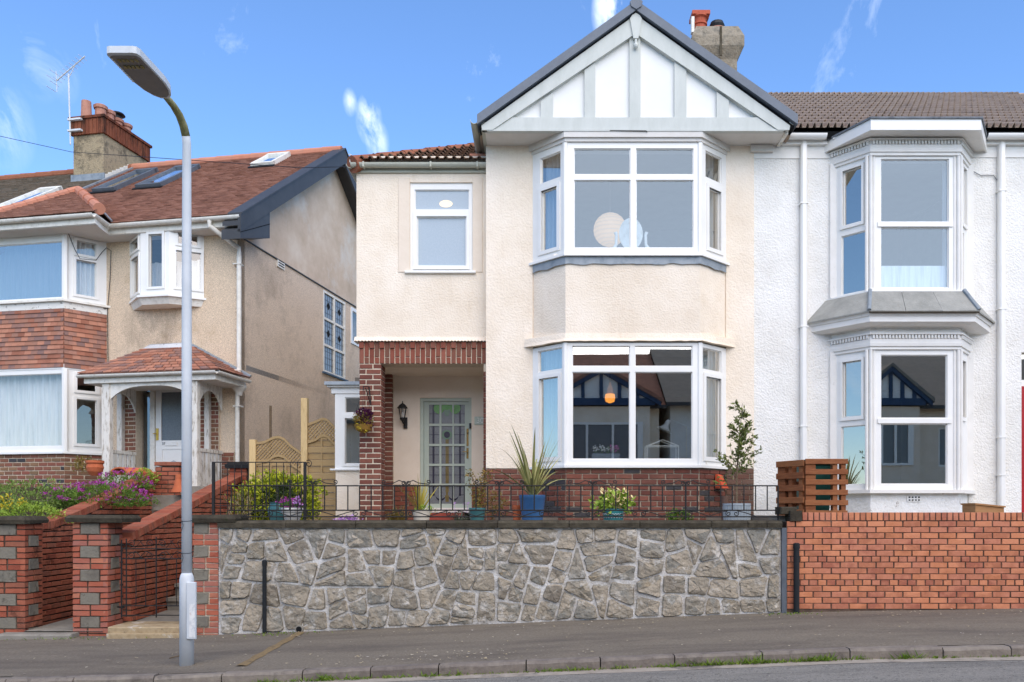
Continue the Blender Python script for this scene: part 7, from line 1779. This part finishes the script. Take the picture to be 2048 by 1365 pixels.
# overhead phone wire and loose facade cable
tag(MB().tube([(-14, 14, 9.0), Vector(ML @ Vector((uc0 - .02, vc0 - .05, zc(302)))), (X(600, 15), 15, Z(336, 15)), (xa0, 13.2, Z(333, 13.2))], .006, 4).build('phone_wire', DARKP), 'thin overhead wire crossing from the chimney to the cream house', 'wire')
pc = lambda px, py, v: Vector(fplane(v).M @ Vector((fplane(v).uv(px, py)[0], 0, fplane(v).uv(px, py)[1])))
tag(MB().tube([pc(133, 458, -.62), pc(150, 500, -.5), pc(160, 518, -.45), pc(192, 521, -.25), pc(204, 505, -.1), pc(213, 496, -.04), pc(222, 502, -.03), pc(220, 560, -.03), pc(215, 620, -.03), pc(216, 725, -.03)], .007, 5).build('facade_cable', DARKP), 'loose black cable draped round the upstairs bay window and down the pebbledash', 'cable')

# ================================================================== GARDEN THINGS
MB().box(-5.3, -4.05, 13.75, 20, -.2, ZC - .06).build('side_path', PATIO, kind='structure')
ZT = ZC - .05
def pot(px0, px1, py0, Y, m, name, label, cat='plant pot', taper=.78, rim=True, prof=None, n=20):
    x0, x1 = X(px0, Y), X(px1, Y); c = ((x0 + x1) / 2, Y + (x1 - x0) / 2, ZT); r = (x1 - x0) / 2; h = Z(py0, Y) - ZT
    t = thing(name, label, cat, c)
    pr = prof(r, h) if prof else [(r * taper, 0), (r * .97, h * .88), (r, h * .9), (r, h), (r * .9, h), (r * .88, h * .93), (.01, h * .92)]
    MB().lathe(pr, c, n).build('pot', m, t, smooth=False)
    smooth_angle(t.children[0], 35)
    MB().lathe([(r * .88, h * .9), (.01, h * .93)], c, n).build('compost', SOIL, t)
    return t, Vector((c[0], c[1], ZT + h * .92)), r, h
# wooden fence between the houses
yf = 14.2; fz = lambda py: Z(py, yf)
for (a, b_, py0, lab) in ((500, 513, 880, 'short pale timber fence post beside the lime hedge'), (603, 616, 797, 'tall pale timber fence post between the two lattice panels')):
    t = thing('fence_post', lab, 'post', (X(a, yf), yf, 1.3)); MB().cbox(X(a, yf), X(b_, yf), yf - .05, yf + .05, 1.3, fz(py0), .006).build('post', POST, t)
def fence_panel(px0, px1, top, arch, label, bot=1.35):
    t = thing('lattice_fence', label, 'fence', (X((px0 + px1) / 2, yf), yf, bot)); x0, x1 = X(px0, yf), X(px1, yf); n = 16
    xs = fr(x0, x1, n); T_ = [fz(interp(px0 + (px1 - px0) * i / n, top)) for i in range(n + 1)]; A_ = [fz(interp(px0 + (px1 - px0) * i / n, arch)) for i in range(n + 1)]
    for L_, nm in ((T_, 'top_rail'), (A_, 'arch_rail')):
        b = MB(); vs = []
        for x_, z_ in zip(xs, L_): vs += [(x_, yf - .03, z_ - .025), (x_, yf - .03, z_ + .02), (x_, yf + .03, z_ + .02), (x_, yf + .03, z_ - .025)]
        b.add(vs, [(i * 4 + k, i * 4 + (k + 1) % 4, (i + 1) * 4 + (k + 1) % 4, (i + 1) * 4 + k) for i in range(n) for k in range(4)]).build(nm, FENCE, t)
    at = lambda L_, x_: interp(x_, [(q, z_, 0) for q, z_ in zip(xs, L_)])
    for s_ in (-1, 1):
        k = -12
        while k < 30:      # diagonal lattice strips clipped between the two rails
            pts = []
            for i in range(41):
                x_ = x0 + (x1 - x0) * i / 40; z_ = min(A_) - .2 + k * .066 + s_ * (x_ - (x0 if s_ > 0 else x1)) * 1.1
                if at(A_, x_) - .01 <= z_ <= at(T_, x_) + .01: pts.append((x_, yf - .006 * s_, z_))
            if len(pts) > 1: MB().tube([pts[0], pts[-1]], .014, 4).build('lattice_strip', FENCE, t)
            k += 1
    z = bot; k = 0
    while z < max(A_) - .02:
        xs2 = [x_ for x_ in fr(x0, x1, 40) if at(A_, x_) > z + .04]
        if xs2 and xs2[-1] - xs2[0] > .05: MB().cbox(xs2[0], xs2[-1], yf - (.018 if k % 2 else -.006), yf + .03, z, min(z + .104, max(A_) - .01), .004).build('slat', FENCE, t)
        z += .112; k += 1
    for q in (.33, .66): x_ = x0 + (x1 - x0) * q; MB().box(x_ - .012, x_ + .012, yf - .022, yf - .014, bot, at(A_, x_)).build('batten', FENCE, t)
fence_panel(513, 603, [(513, 887, 0), (530, 885, 0), (545, 877, 0), (556, 874, 0), (568, 878, 0), (582, 893, 0), (603, 907, 0)], [(513, 927, 0), (535, 923, 0), (548, 913, 0), (558, 911, 0), (570, 915, 0), (585, 930, 0), (603, 942, 0)], 'low lattice-topped fence panel with wavy rail behind the lime hedge')
fence_panel(616, 700, [(616, 850, 0), (632, 844, 0), (645, 838, 0), (655, 840, 0), (672, 858, 0), (700, 870, 0)], [(616, 885, 0), (632, 880, 0), (645, 871, 0), (655, 873, 0), (672, 892, 0), (700, 905, 0)], 'tall lattice-topped fence panel beside the white side window')
tag(MB().tube([(X(541, 14.8), 14.8, 1.5), (X(541, 14.8), 14.8, Z(812, 14.8))], .022, 8).build('stake', BARK), 'thin weathered stake standing against the grey pebbledash wall', 'stake')
# hedge
hc = (X(556, 12.2), 12.2, 1.72); t = thing('hedge', 'clipped lime-yellow hedge behind the taller iron railing', 'hedge', (hc[0], hc[1], ZT))
b = MB(); bush(b, hc, (.66, .42, .42), 5200, .05, .032, 21, .72); b.build('foliage', L_HEDGE, t)
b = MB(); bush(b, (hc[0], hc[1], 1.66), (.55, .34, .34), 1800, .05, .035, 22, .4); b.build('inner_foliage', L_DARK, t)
b = MB(); rng = random.Random(4)
for i in range(8): b.tube([(hc[0] + rng.uniform(-.1, .1), hc[1], ZT - .03), (hc[0] + rng.uniform(-.45, .45), hc[1] + rng.uniform(-.2, .2), 1.9)], .008, 5)
b.build('stems', BARK, t)
t = thing('twiggy_shrub', 'sparse twiggy shrub with pale bare stems behind the railing', 'shrub', (X(475, 11.25), 11.25, ZT)); rng = random.Random(9)
b = MB(); lf = MB()
for i in range(14):
    x0 = X(rng.choice((455, 478, 500)), 11.3); p = Vector((x0, 11.3 + rng.uniform(-.1, .1), ZT - .02)); pts = [p]; d = Vector((rng.uniform(-.35, .35), rng.uniform(-.2, .2), 1)).normalized()
    for k in range(5):
        p = p + d * .09; d = (d + rv(rng) * .3).normalized(); pts.append(p)
        for q in range(5): leaf(lf, p + rv(rng) * .03, rv(rng), rv(rng), .04, .025)
    b.tube(pts, [.006, .006, .005, .004, .003, .002], 5)
b.build('stems', mat('pale_twig', [(150, 128, 100), (176, 156, 126)], rough=.9), t); lf.build('leaves', L_OLIVE, t)
# pots along the wall, in order from the hedge to the party wall
t, c, r, h = pot(527, 582, 1004, 11.3, POTT, 'plant_pot', 'round teal glazed pot beside the white lattice pot', prof=lambda r, h: [(r * .7, 0), (r * .95, h * .35), (r, h * .6), (r * .85, h * .92), (r * .93, h), (r * .8, h), (r * .75, h * .9), (.01, h * .88)])
b = MB(); bush(b, c + Vector((.02, 0, .12)), (.2, .15, .16), 420, .05, .03, 31, .3); b.build('foliage', L_DARK, t)
t, c, r, h = pot(556, 600, 1016, 10.95, POTWH, 'plant_pot', 'white lattice-patterned pot of purple pansies', taper=.55)
for k in range(4): MB().tube([(c.x + (r * (.6 + .1 * k)) * math.cos(a), c.y + (r * (.6 + .1 * k)) * math.sin(a), ZT + h * (.12 + .2 * k)) for a in [i * .35 for i in range(18)]], .004, 4, closed=True).build('lattice_band', PIPEG, t)
b = MB(); bush(b, c + Vector((0, 0, .03)), (.19, .14, .07), 260, .035, .025, 32, .3); b.build('leaves', L_MID, t)
b = MB(); bush(b, c + Vector((-.03, -.03, .07)), (.2, .14, .06), 90, .04, .04, 33, .5); b.build('purple_flowers', F_PURP, t)
b = MB(); bush(b, c + Vector((.08, -.05, .07)), (.09, .1, .05), 40, .04, .04, 34, .5); b.build('lilac_flowers', F_LIL, t)
cc = Vector((X(697, 10.95), 10.95, ZC)); t = thing('flower_clump', 'clump of lilac daisies peeping over the coping beside the brick pier', 'flowers', cc)
b = MB(); bush(b, cc, (.17, .08, .05), 240, .03, .028, 35, .4, flat=True); b.build('flowers', F_LIL, t); b = MB(); bush(b, cc - Vector((0, 0, .04)), (.17, .09, .05), 120, .03, .02, 36, .3); b.build('leaves', L_MID, t)
cc = Vector((X(800, 11.3), 11.3, ZT)); t = thing('ornamental_grass', 'low tuft of brownish ornamental grass by the foot of the porch', 'grass plant', cc)
b = MB(); blades(b, cc, 110, .28, .008, 41, 1.1, 1.0); blades(b, cc + Vector((-.12, .05, 0)), 60, .24, .008, 42, 1.1, 1.0); b.build('blades', L_OLIVE, t)
t, c, r, h = pot(822, 859, 1021, 11.2, POTW, 'plant_pot', 'cream pot holding a spiky yellow cordyline before the door')
b = MB(); blades(b, c + Vector((-.02, 0, 0)), 34, .48, .016, 43, .75, .45); b.build('blades', L_YEL, t); b = MB(); bush(b, c + Vector((.05, -.02, .03)), (.13, .1, .06), 160, .03, .02, 44, .4); b.build('underplanting', L_LIME, t)
t, c, r, h = pot(936, 970, 1016, 11.2, POTT, 'plant_pot', 'teal pot with a thin climbing shrub right of the door')
b = MB(); rng = random.Random(5); st_ = MB()
for i in range(9):
    p = c.copy(); d = Vector((rng.uniform(-.25, .3), rng.uniform(-.2, .2), 1)).normalized(); pts = [p.copy()]
    for k in range(7):
        p = p + d * .075; d = (d + rv(rng) * .35 + Vector((.04, 0, .12))).normalized(); pts.append(p.copy())
        for q in range(7): leaf(b, p + rv(rng) * .05, rv(rng), rv(rng), .04, .022)
    st_.tube(pts, .004, 5)
b.build('leaves', L_OLIVE, t); st_.build('stems', BARK, t)
cc = Vector((X(918, 11.0), 11.0, ZT)); t = thing('lavender', 'small grey-green lavender with a few purple spikes in front of the door step', 'lavender', cc)
b = MB(); blades(b, cc, 140, .2, .007, 46, 1.3, .9); b.build('blades', leafm('lavender_leaf', [(84, 92, 76), (108, 116, 98), (124, 128, 108)]), t)
b = MB()
for dx in (-.05, .06, .1): b.tube([cc + Vector((dx, 0, .15)), cc + Vector((dx * 1.2, 0, .26))], .003, 4); bush(b, cc + Vector((dx * 1.2, 0, .27)), (.012, .012, .025), 24, .014, .01, 47, .3)
b.build('flowers', F_LIL, t)
b = MB(); cc = Vector((X(985, 11.7), 11.7, 1.55)); t = thing('small_shrub', 'yellow-green feathery shrub against the brick base left of the blue pot', 'shrub', (cc.x, cc.y, ZT))
bush(b, cc + Vector((0, 0, .12)), (.22, .15, .22), 700, .035, .015, 48, .3); b.build('foliage', L_OLIVE, t); MB().tube([(cc.x, cc.y, ZT - .02), (cc.x, cc.y, cc.z + .1)], .01, 5).build('stem', BARK, t)
pot(1024, 1043, 1011, 11.35, TERRA, 'plant_pot', 'small orange clay pot half hidden behind the blue pot')
t, c, r, h = pot(1037, 1092, 990, 10.98, POTB, 'plant_pot', 'tall blue glazed pot with a striped spiky flax', taper=.74)
b = MB(); blades(b, c, 20, .92, .034, 51, .5, .35, 7); blades(b, c, 26, .85, .03, 52, 1.25, 1.0, 7); b.build('blades', L_PHOR, t)
t, c, r, h = pot(1207, 1250, 1018, 10.98, TEALD, 'plant_pot', 'teal zigzag-patterned pot with a cream-flowered shrub', taper=.9)
for k in range(3): MB().tube([(c.x + r * (.94 + .02 * k) * math.cos(i * math.pi / 24), c.y + r * (.94 + .02 * k) * math.sin(i * math.pi / 24), ZT + h * (.22 + .22 * k) + (.008 if i % 2 else -.008)) for i in range(48)], .0045, 4, closed=True).build('zigzag_band', LAMPG, t)
b = MB(); bush(b, c + Vector((0, 0, .08)), (.24, .2, .1), 230, .09, .055, 53, .4, clump=4); b.build('leaves', L_LIME, t)
b = MB()
for dx, dz in ((-.1, .2), (.0, .24), (.06, .17), (.15, .2), (.02, .14)): bush(b, c + Vector((dx, -.05, dz)), (.06, .05, .03), 28, .07, .026, 54 + int(dx * 100), .2, clump=4)
b.build('bracts', F_CREAM, t); MB().tube([c, c + Vector((0, -.02, .18))], .006, 5).build('stem', BARK, t)
cc = Vector((X(1357, 11.0), 11.0, ZC + .03)); t = thing('small_shrub', 'small bright green mound of leaves below the bay window', 'shrub', (cc.x, cc.y, ZT))
b = MB(); bush(b, cc, (.17, .13, .1), 700, .035, .022, 61, .4); b.build('foliage', L_MID, t)
t, c, r, h = pot(1452, 1508, 1007, 10.98, POTG, 'plant_pot', 'pale grey ribbed pot holding a small bay tree', taper=.92)
for i in range(26): a = 2 * math.pi * i / 26; MB().tube([(c.x + r * .93 * math.cos(a), c.y + r * .93 * math.sin(a), ZT), (c.x + r * .985 * math.cos(a), c.y + r * .985 * math.sin(a), ZT + h * .88)], .006, 4).build('rib', POTG, t)
b = MB(); lf = MB(); rng = random.Random(77)
top_ = Vector((X(1487, 11.1), c.y, Z(806, 11.1))); trunk = [c, c + Vector((.0, 0, .35)), c + Vector((.02, 0, .7)), Vector((top_.x, c.y, top_.z))]
b.tube(trunk, [.014, .012, .009, .003], 6)
for i in range(40):
    t_ = rng.uniform(.34, .99); k = min(int(t_ * 3), 2); base = trunk[k].lerp(trunk[k + 1], t_ * 3 - k); a = rng.uniform(0, 6.28); l_ = (.5 if t_ < .7 else .24) * rng.uniform(.45, 1.1) * (1.15 - t_ * .4)
    d = Vector((math.cos(a), math.sin(a) * .8, rng.uniform(.15, .8))).normalized(); p = base; pts = [p]
    for k in range(4):
        p = p + d * l_ / 4; d = (d + rv(rng) * .2 + Vector((0, 0, .1))).normalized(); pts.append(p)
        for q in range(6): leaf(lf, p + rv(rng) * .015, (d + rv(rng) * 1.0).normalized(), rv(rng), .06 * rng.uniform(.7, 1.2), .025)
    b.tube(pts, [.006, .005, .004, .003, .002], 5)
for i in range(16): leaf(lf, c + Vector((-.2 + rng.uniform(-.12, .1), -.1, .34 + rng.uniform(-.05, .05))), rv(rng), rv(rng), .08, .03)
b.tube([c + Vector((0, 0, .2)), c + Vector((-.2, -.1, .33))], .005, 5)
b.build('trunk', BARK, t); lf.build('leaves', L_BAY, t)
pot(1444, 1459, 992, 11.5, BR_PLINTH, 'plant_pot', 'narrow brown clay pot tucked behind the grey ribbed pot', taper=.9)
# pallets, bin, box in the white house yard
zy = Z(1024, YW) - .05
def pallet(a, b_, z0, z1, label, nb=6):
    pl = Pl(a, b_); t = thing('pallet', label, 'pallet', (a[0], a[1], z0)); L_ = pl.len; bh = (z1 - z0) / (nb * 1.82)
    for k in range(nb): z = z1 - bh - k * (z1 - z0 - bh) / (nb - 1); pl.mb().cbox(0 + random.uniform(-.006, .006), L_ + random.uniform(-.006, .006), 0, .02, z, z + bh, .003).build('plank', PALLET, t)
    for u in (.01, L_ * .5 - .04, L_ - .1) if nb == 5 else (.01, L_ - .19, L_ - .08): pl.mb().box(u, u + (.13 if u < .05 else .06), .021, .11, z0, z1 - .02).build('bearer', PALLET, t)
    for k in (0, 2, 4): z = z1 - bh - k * (z1 - z0 - bh) / 5; pl.mb().box(0, L_, .111, .13, z, z + bh * .8).build('back_plank', PALLET, t) if nb == 5 else None
    return t
yp = 10.9; pallet((X(1611, yp), yp), (X(1696, yp), yp), zy, Z(918, yp), 'brown stained pallet standing upright facing the street')
pallet((X(1552, 11.35), 11.35), (X(1607, yp + .02), yp + .02), zy, Z(921, 11.05), 'brown stained pallet set at an angle beside the railing end', nb=5)
t = thing('wheelie_bin', 'dark green bin hidden behind the upright pallet', 'bin', (X(1640, 11.3), 11.3, zy))
MB().hexa([(X(1612, 11.2), 11.15, zy), (X(1655, 11.2), 11.15, zy), (X(1655, 11.2), 11.6, zy), (X(1612, 11.2), 11.6, zy)], [(X(1606, 11.2), 11.1, Z(930, 11.2)), (X(1662, 11.2), 11.1, Z(930, 11.2)), (X(1662, 11.2), 11.65, Z(930, 11.2)), (X(1606, 11.2), 11.65, Z(930, 11.2))]).build('body', BIN, t)
MB().cbox(X(1603, 11.2), X(1665, 11.2), 11.06, 11.68, Z(930, 11.2), Z(921, 11.2), .01).build('lid', BIN, t); MB().tube([(X(1612, 11.2), 11.66, Z(922, 11.2)), (X(1655, 11.2), 11.66, Z(922, 11.2))], .015, 6).build('handle', BIN, t)
yb2 = 11.2; t = thing('wooden_box', 'low pale wooden box behind the orange brick wall', 'box', (X(1980, yb2), yb2, zy))
MB().hexa([(X(1951, yb2), yb2, zy - .02), (X(2008, yb2), yb2, zy - .02), (X(2008, yb2), yb2 + .35, zy - .02), (X(1951, yb2), yb2 + .35, zy - .02)], [(X(1951, yb2), yb2, Z(1009, yb2)), (X(2008, yb2), yb2, Z(1015, yb2)), (X(2008, yb2), yb2 + .35, Z(1015, yb2)), (X(1951, yb2), yb2 + .35, Z(1009, yb2))]).build('body', BOXW, t)
MB().hexa([(X(1949, yb2), yb2 - .02, Z(1009.5, yb2)), (X(2010, yb2), yb2 - .02, Z(1015.5, yb2)), (X(2010, yb2), yb2 + .37, Z(1015.5, yb2)), (X(1949, yb2), yb2 + .37, Z(1009.5, yb2))], [(X(1949, yb2), yb2 - .02, Z(1006.5, yb2)), (X(2010, yb2), yb2 - .02, Z(1012.5, yb2)), (X(2010, yb2), yb2 + .37, Z(1012.5, yb2)), (X(1949, yb2), yb2 + .37, Z(1006.5, yb2))]).build('lid', BOXW, t)
# neighbour's flower bed
def mound(name, label, cat, c, rad, parts):
    t = thing(name, label, cat, (c[0], c[1], zbed(c[0], c[1])))
    for (nm, m, n, L_, W_, sd_, sh_, dz, k) in parts:
        b = MB(); bush(b, (c[0], c[1], c[2] + dz), (rad[0] * k, rad[1] * k, rad[2] * k), n, L_, W_, sd_, sh_, flat=True); b.build(nm, m, t)
    return t
bed = lambda px, py, Y, dz=0: (X(px, Y), Y, Z(py, Y) + dz)
mound('ground_cover', 'low mound of pale green sedum in the flower bed below the bay', 'sedum', bed(60, 1005, 12.9), (.85, .7, .3), [('foliage', L_SED, 4200, .05, .02, 71, .8, 0, 1)])
mound('ground_cover', 'broad mat of green sedum filling the far corner of the flower bed', 'sedum', bed(-230, 1010, 12.6), (1.1, 1.0, .26), [('foliage', L_SED, 3600, .05, .02, 81, .8, 0, 1)])
mound('ground_cover', 'low strip of green sedum along the curved wall top', 'sedum', bed(58, 1042, 11.6), (.5, .4, .22), [('foliage', L_LIME, 2600, .045, .02, 72, .75, 0, 1)])
mound('ground_cover', 'patch of yellow-flowered sedum at the edge of the bed', 'sedum', bed(8, 1012, 11.6), (.25, .2, .14), [('foliage', L_SED, 300, .04, .02, 73, .7, 0, 1), ('flowers', F_YEL, 260, .035, .03, 74, .9, .02, 1)])
mound('flowering_bush', 'broad bush of magenta daisies spilling over the brick wall', 'bush', bed(200, 1000, 13.0), (.74, .6, .24), [('foliage', L_MID, 3600, .05, .018, 75, .7, -.03, 1), ('flowers', F_PURP, 1300, .028, .024, 76, .97, .03, 1)])
mound('flowering_bush', 'smaller bush of magenta daisies near the clay pipe', 'bush', bed(248, 970, 13.7), (.45, .4, .2), [('foliage', L_MID, 1400, .05, .018, 77, .7, -.03, 1), ('flowers', F_PURP, 640, .028, .024, 78, .97, .03, 1)])
mound('small_shrub', 'small lime green shrub beside the end pier of the wall', 'shrub', bed(290, 960, 14.2), (.2, .2, .16), [('foliage', L_LIME, 500, .05, .025, 79, .6, 0, 1)])
mound('small_shrub', 'grey leafy shrub next to the terracotta pot at the bay', 'shrub', bed(168, 935, 14.7), (.18, .18, .2), [('foliage', L_OLIVE, 400, .05, .02, 80, .5, 0, 1)])
yp = 14.3; c = bed(190, 952, yp); t = thing('plant_pot', 'round terracotta pot in front of the white porch post', 'plant pot', c)
MB().lathe([(.07, 0), (.12, .07), (.14, .14), (.125, .2), (.145, .22), (.145, .26), (.12, .26)], c, 18).build('pot', TERRA, t)
c = bed(238, 950, 14.1); t = thing('clay_pipe', 'curved terracotta ridge tile lying among the magenta daisies', 'tile', c)
b = MB(); vs = []
for i in range(9): a = math.pi * i / 8; vs += [(c[0] - .16 * math.cos(a), c[1] - .02, c[2] + .13 * math.sin(a)), (c[0] + .3 - .16 * math.cos(a), c[1] + .3, c[2] + .13 * math.sin(a)), (c[0] - .135 * math.cos(a), c[1] - .02, c[2] + .108 * math.sin(a)), (c[0] + .3 - .135 * math.cos(a), c[1] + .3, c[2] + .108 * math.sin(a))]
b.add(vs, [f for i in range(8) for f in ((i * 4, i * 4 + 4, i * 4 + 5, i * 4 + 1), (i * 4 + 2, i * 4 + 3, i * 4 + 7, i * 4 + 6), (i * 4, i * 4 + 2, i * 4 + 6, i * 4 + 4))]).build('tile', TERRA, t)
c = bed(357, 985, 14.0); t = thing('clay_pot', 'small flared terracotta pot on the steps beside the lamp post', 'plant pot', c); MB().lathe([(.12, 0), (.08, .1), (.05, .22), (.05, .3)], c, 14).build('pot', TERRA, t)

# ================================================================== HOUSES ACROSS THE STREET (seen in the window reflections)
yo = -5.6
BLUE = mat('navy_timber', [(38, 62, 92), (50, 76, 106)], rough=.6); OSL = mat('dark_slate', [(112, 108, 100), (134, 129, 119)], rough=.9, scale=5, bump=.4, bscale=20)
def opp(label, x0, x1, zt, zr_, wm, rm, wins, gable=None):
    t = thing('house', label, 'house', ((x0 + x1) / 2, yo - 3, 0))
    M_ = Matrix(((1, 0, 0, 0), (0, -1, 0, yo), (0, 0, 1, 0), (0, 0, 0, 1)))
    MB(M_).holes(x0, x1, -.3, zt, 0, .3, wins).build('wall', wm, t)
    MB(M_).box(x0, x1, .31, 7.5, -.3, zt - .01).build('body', wm, t)
    MB().add([(x0 - .2, yo + .4, zt - .1), (x1 + .2, yo + .4, zt - .1), (x1 + .2, yo - 3.8, zr_), (x0 - .2, yo - 3.8, zr_), (x0 - .2, yo - 8, zt - .1), (x1 + .2, yo - 8, zt - .1)], [(0, 1, 2, 3), (3, 2, 5, 4)]).build('roof', rm, t)
    MB(M_).box(x0 - .2, x1 + .2, -.48, -.38, zt - .2, zt - .08).build('gutter', DGREY, t)
    for w_ in wins:
        f = MB(M_).holes(*w_, .05, .12, [(w_[0] + .07, (w_[0] + w_[1]) / 2 - .03, w_[2] + .07, w_[3] - .07), ((w_[0] + w_[1]) / 2 + .03, w_[1] - .07, w_[2] + .07, w_[3] - .07)]).build('window', WHITE, t)
        MB(M_).box(w_[0], w_[1], .13, .14, w_[2], w_[3]).build('pane', FROSTD, f)
    if gable:
        gx0, gx1, gz0, gz1 = gable; gm_ = (gx0 + gx1) / 2
        MB(M_).prism([(gx0, gz0), (gx1, gz0), (gm_, gz1)], -.7, 3.5).build('gable', PANEL, t)
        MB(M_).box(gx0 + .15, gx1 - .15, -.62, 0, .2, gz0 - .25).build('bay', wm, t)
        for s_, xe in ((-1, gx0), (1, gx1)):
            MB(M_).prism([(gm_, gz1 + .12), (gm_, gz1 - .16), (xe + s_ * .2, gz0 - .26), (xe + s_ * .2, gz0 + .0)], -.85, -.7).build('bargeboard', BLUE, t)
            MB(M_).prism([(gm_, gz1 + .14), (gm_, gz1 + .02), (xe + s_ * .25, gz0 - .14), (xe + s_ * .25, gz0 + .0)], -.9, 4).build('gable_roof', rm, t)
        MB(M_).box(gx0, gx1, -.78, -.7, gz0 - .22, gz0 + .02).build('tie_beam', BLUE, t)
        for k in range(-2, 3):
            x_ = gm_ + k * (gx1 - gx0) * .17; MB(M_).box(x_ - .06, x_ + .06, -.76, -.7, gz0, gz1 - abs(x_ - gm_) * (gz1 - gz0) / (gm_ - gx0) - .05).build('timber_stud', BLUE, t)
        for z0_, z1_ in ((.9, 2.2), (3.2, 4.7)):
            f = MB(M_).holes(gx0 + .4, gx1 - .4, z0_, z1_, -.68, -.62, [(gx0 + .5 + i * (gx1 - gx0 - 1) / 3, gx0 + .42 + (i + 1) * (gx1 - gx0 - 1) / 3, z0_ + .08, z1_ - .08) for i in range(3)]).build('window', WHITE, t)
            MB(M_).box(gx0 + .45, gx1 - .45, -.635, -.63, z0_ + .05, z1_ - .05).build('pane', FROSTD, f)
    return t
opp('house across the street with navy timbered gable and brown tiled roof', -1.6, 4.3, 5.4, 7.9, CREAM, T_BROWN, [(-1.1, .0, 3.3, 4.6), (-1.1, .0, .8, 2.2)], (.35, 4.05, 5.5, 6.55))
opp('white house across the street with long dark slate roof', 4.7, 10.6, 5.5, 8.1, WROUGH, OSL, [(6.2, 7.2, 3.2, 4.6), (6.2, 7.2, .8, 2.2), (8.6, 9.8, 3.2, 4.6), (8.6, 9.8, .8, 2.2)])
opp('cream house across the street with a second timbered gable', 10.9, 22, 5.4, 7.9, CREAMS, OSL, [(14.2, 15.2, 3.2, 4.6), (14.2, 15.2, .8, 2.2), (17.4, 18.6, 3.2, 4.6), (17.4, 18.6, .8, 2.2)], (11.0, 13.4, 5.5, 6.6))
opp('cream house across the street with plain slate roof', -11.5, -2.2, 5.2, 7.7, CREAMS, OSL, [(-10, -8.8, 3.2, 4.5), (-6, -4.4, 3.2, 4.5), (-6, -4.4, .8, 2.2), (-10, -8.8, .8, 2.2)])

flush_rest()
GROUPS = {'plant_pot': 'potted plants on the front terraces', 'gate_pier': 'brick and stone gate piers on the pavement edge', 'curtain': 'curtains behind the windows', 'house': 'houses across the street',
          'garden_wall': 'sloping brick path walls', 'wall_pier': 'end piers of the path walls', 'fence_post': 'timber fence posts between the houses', 'lattice_fence': 'lattice-topped fence panels between the houses',
          'pallet': 'pallets screening the bin', 'drain_pipe': 'black pipes against the street walls', 'iron_railing': 'iron railings on the retaining wall', 'ground_cover': 'sedum in the flower bed',
          'flowering_bush': 'magenta daisies in the flower bed', 'small_shrub': 'small garden shrubs', 'garden_steps': 'steps up from the street'}
for o in list(bpy.data.objects):
    if o.parent is None and 'label' in o:
        k = o.name.split('.')[0]
        if k in GROUPS: o['group'] = GROUPS[k]
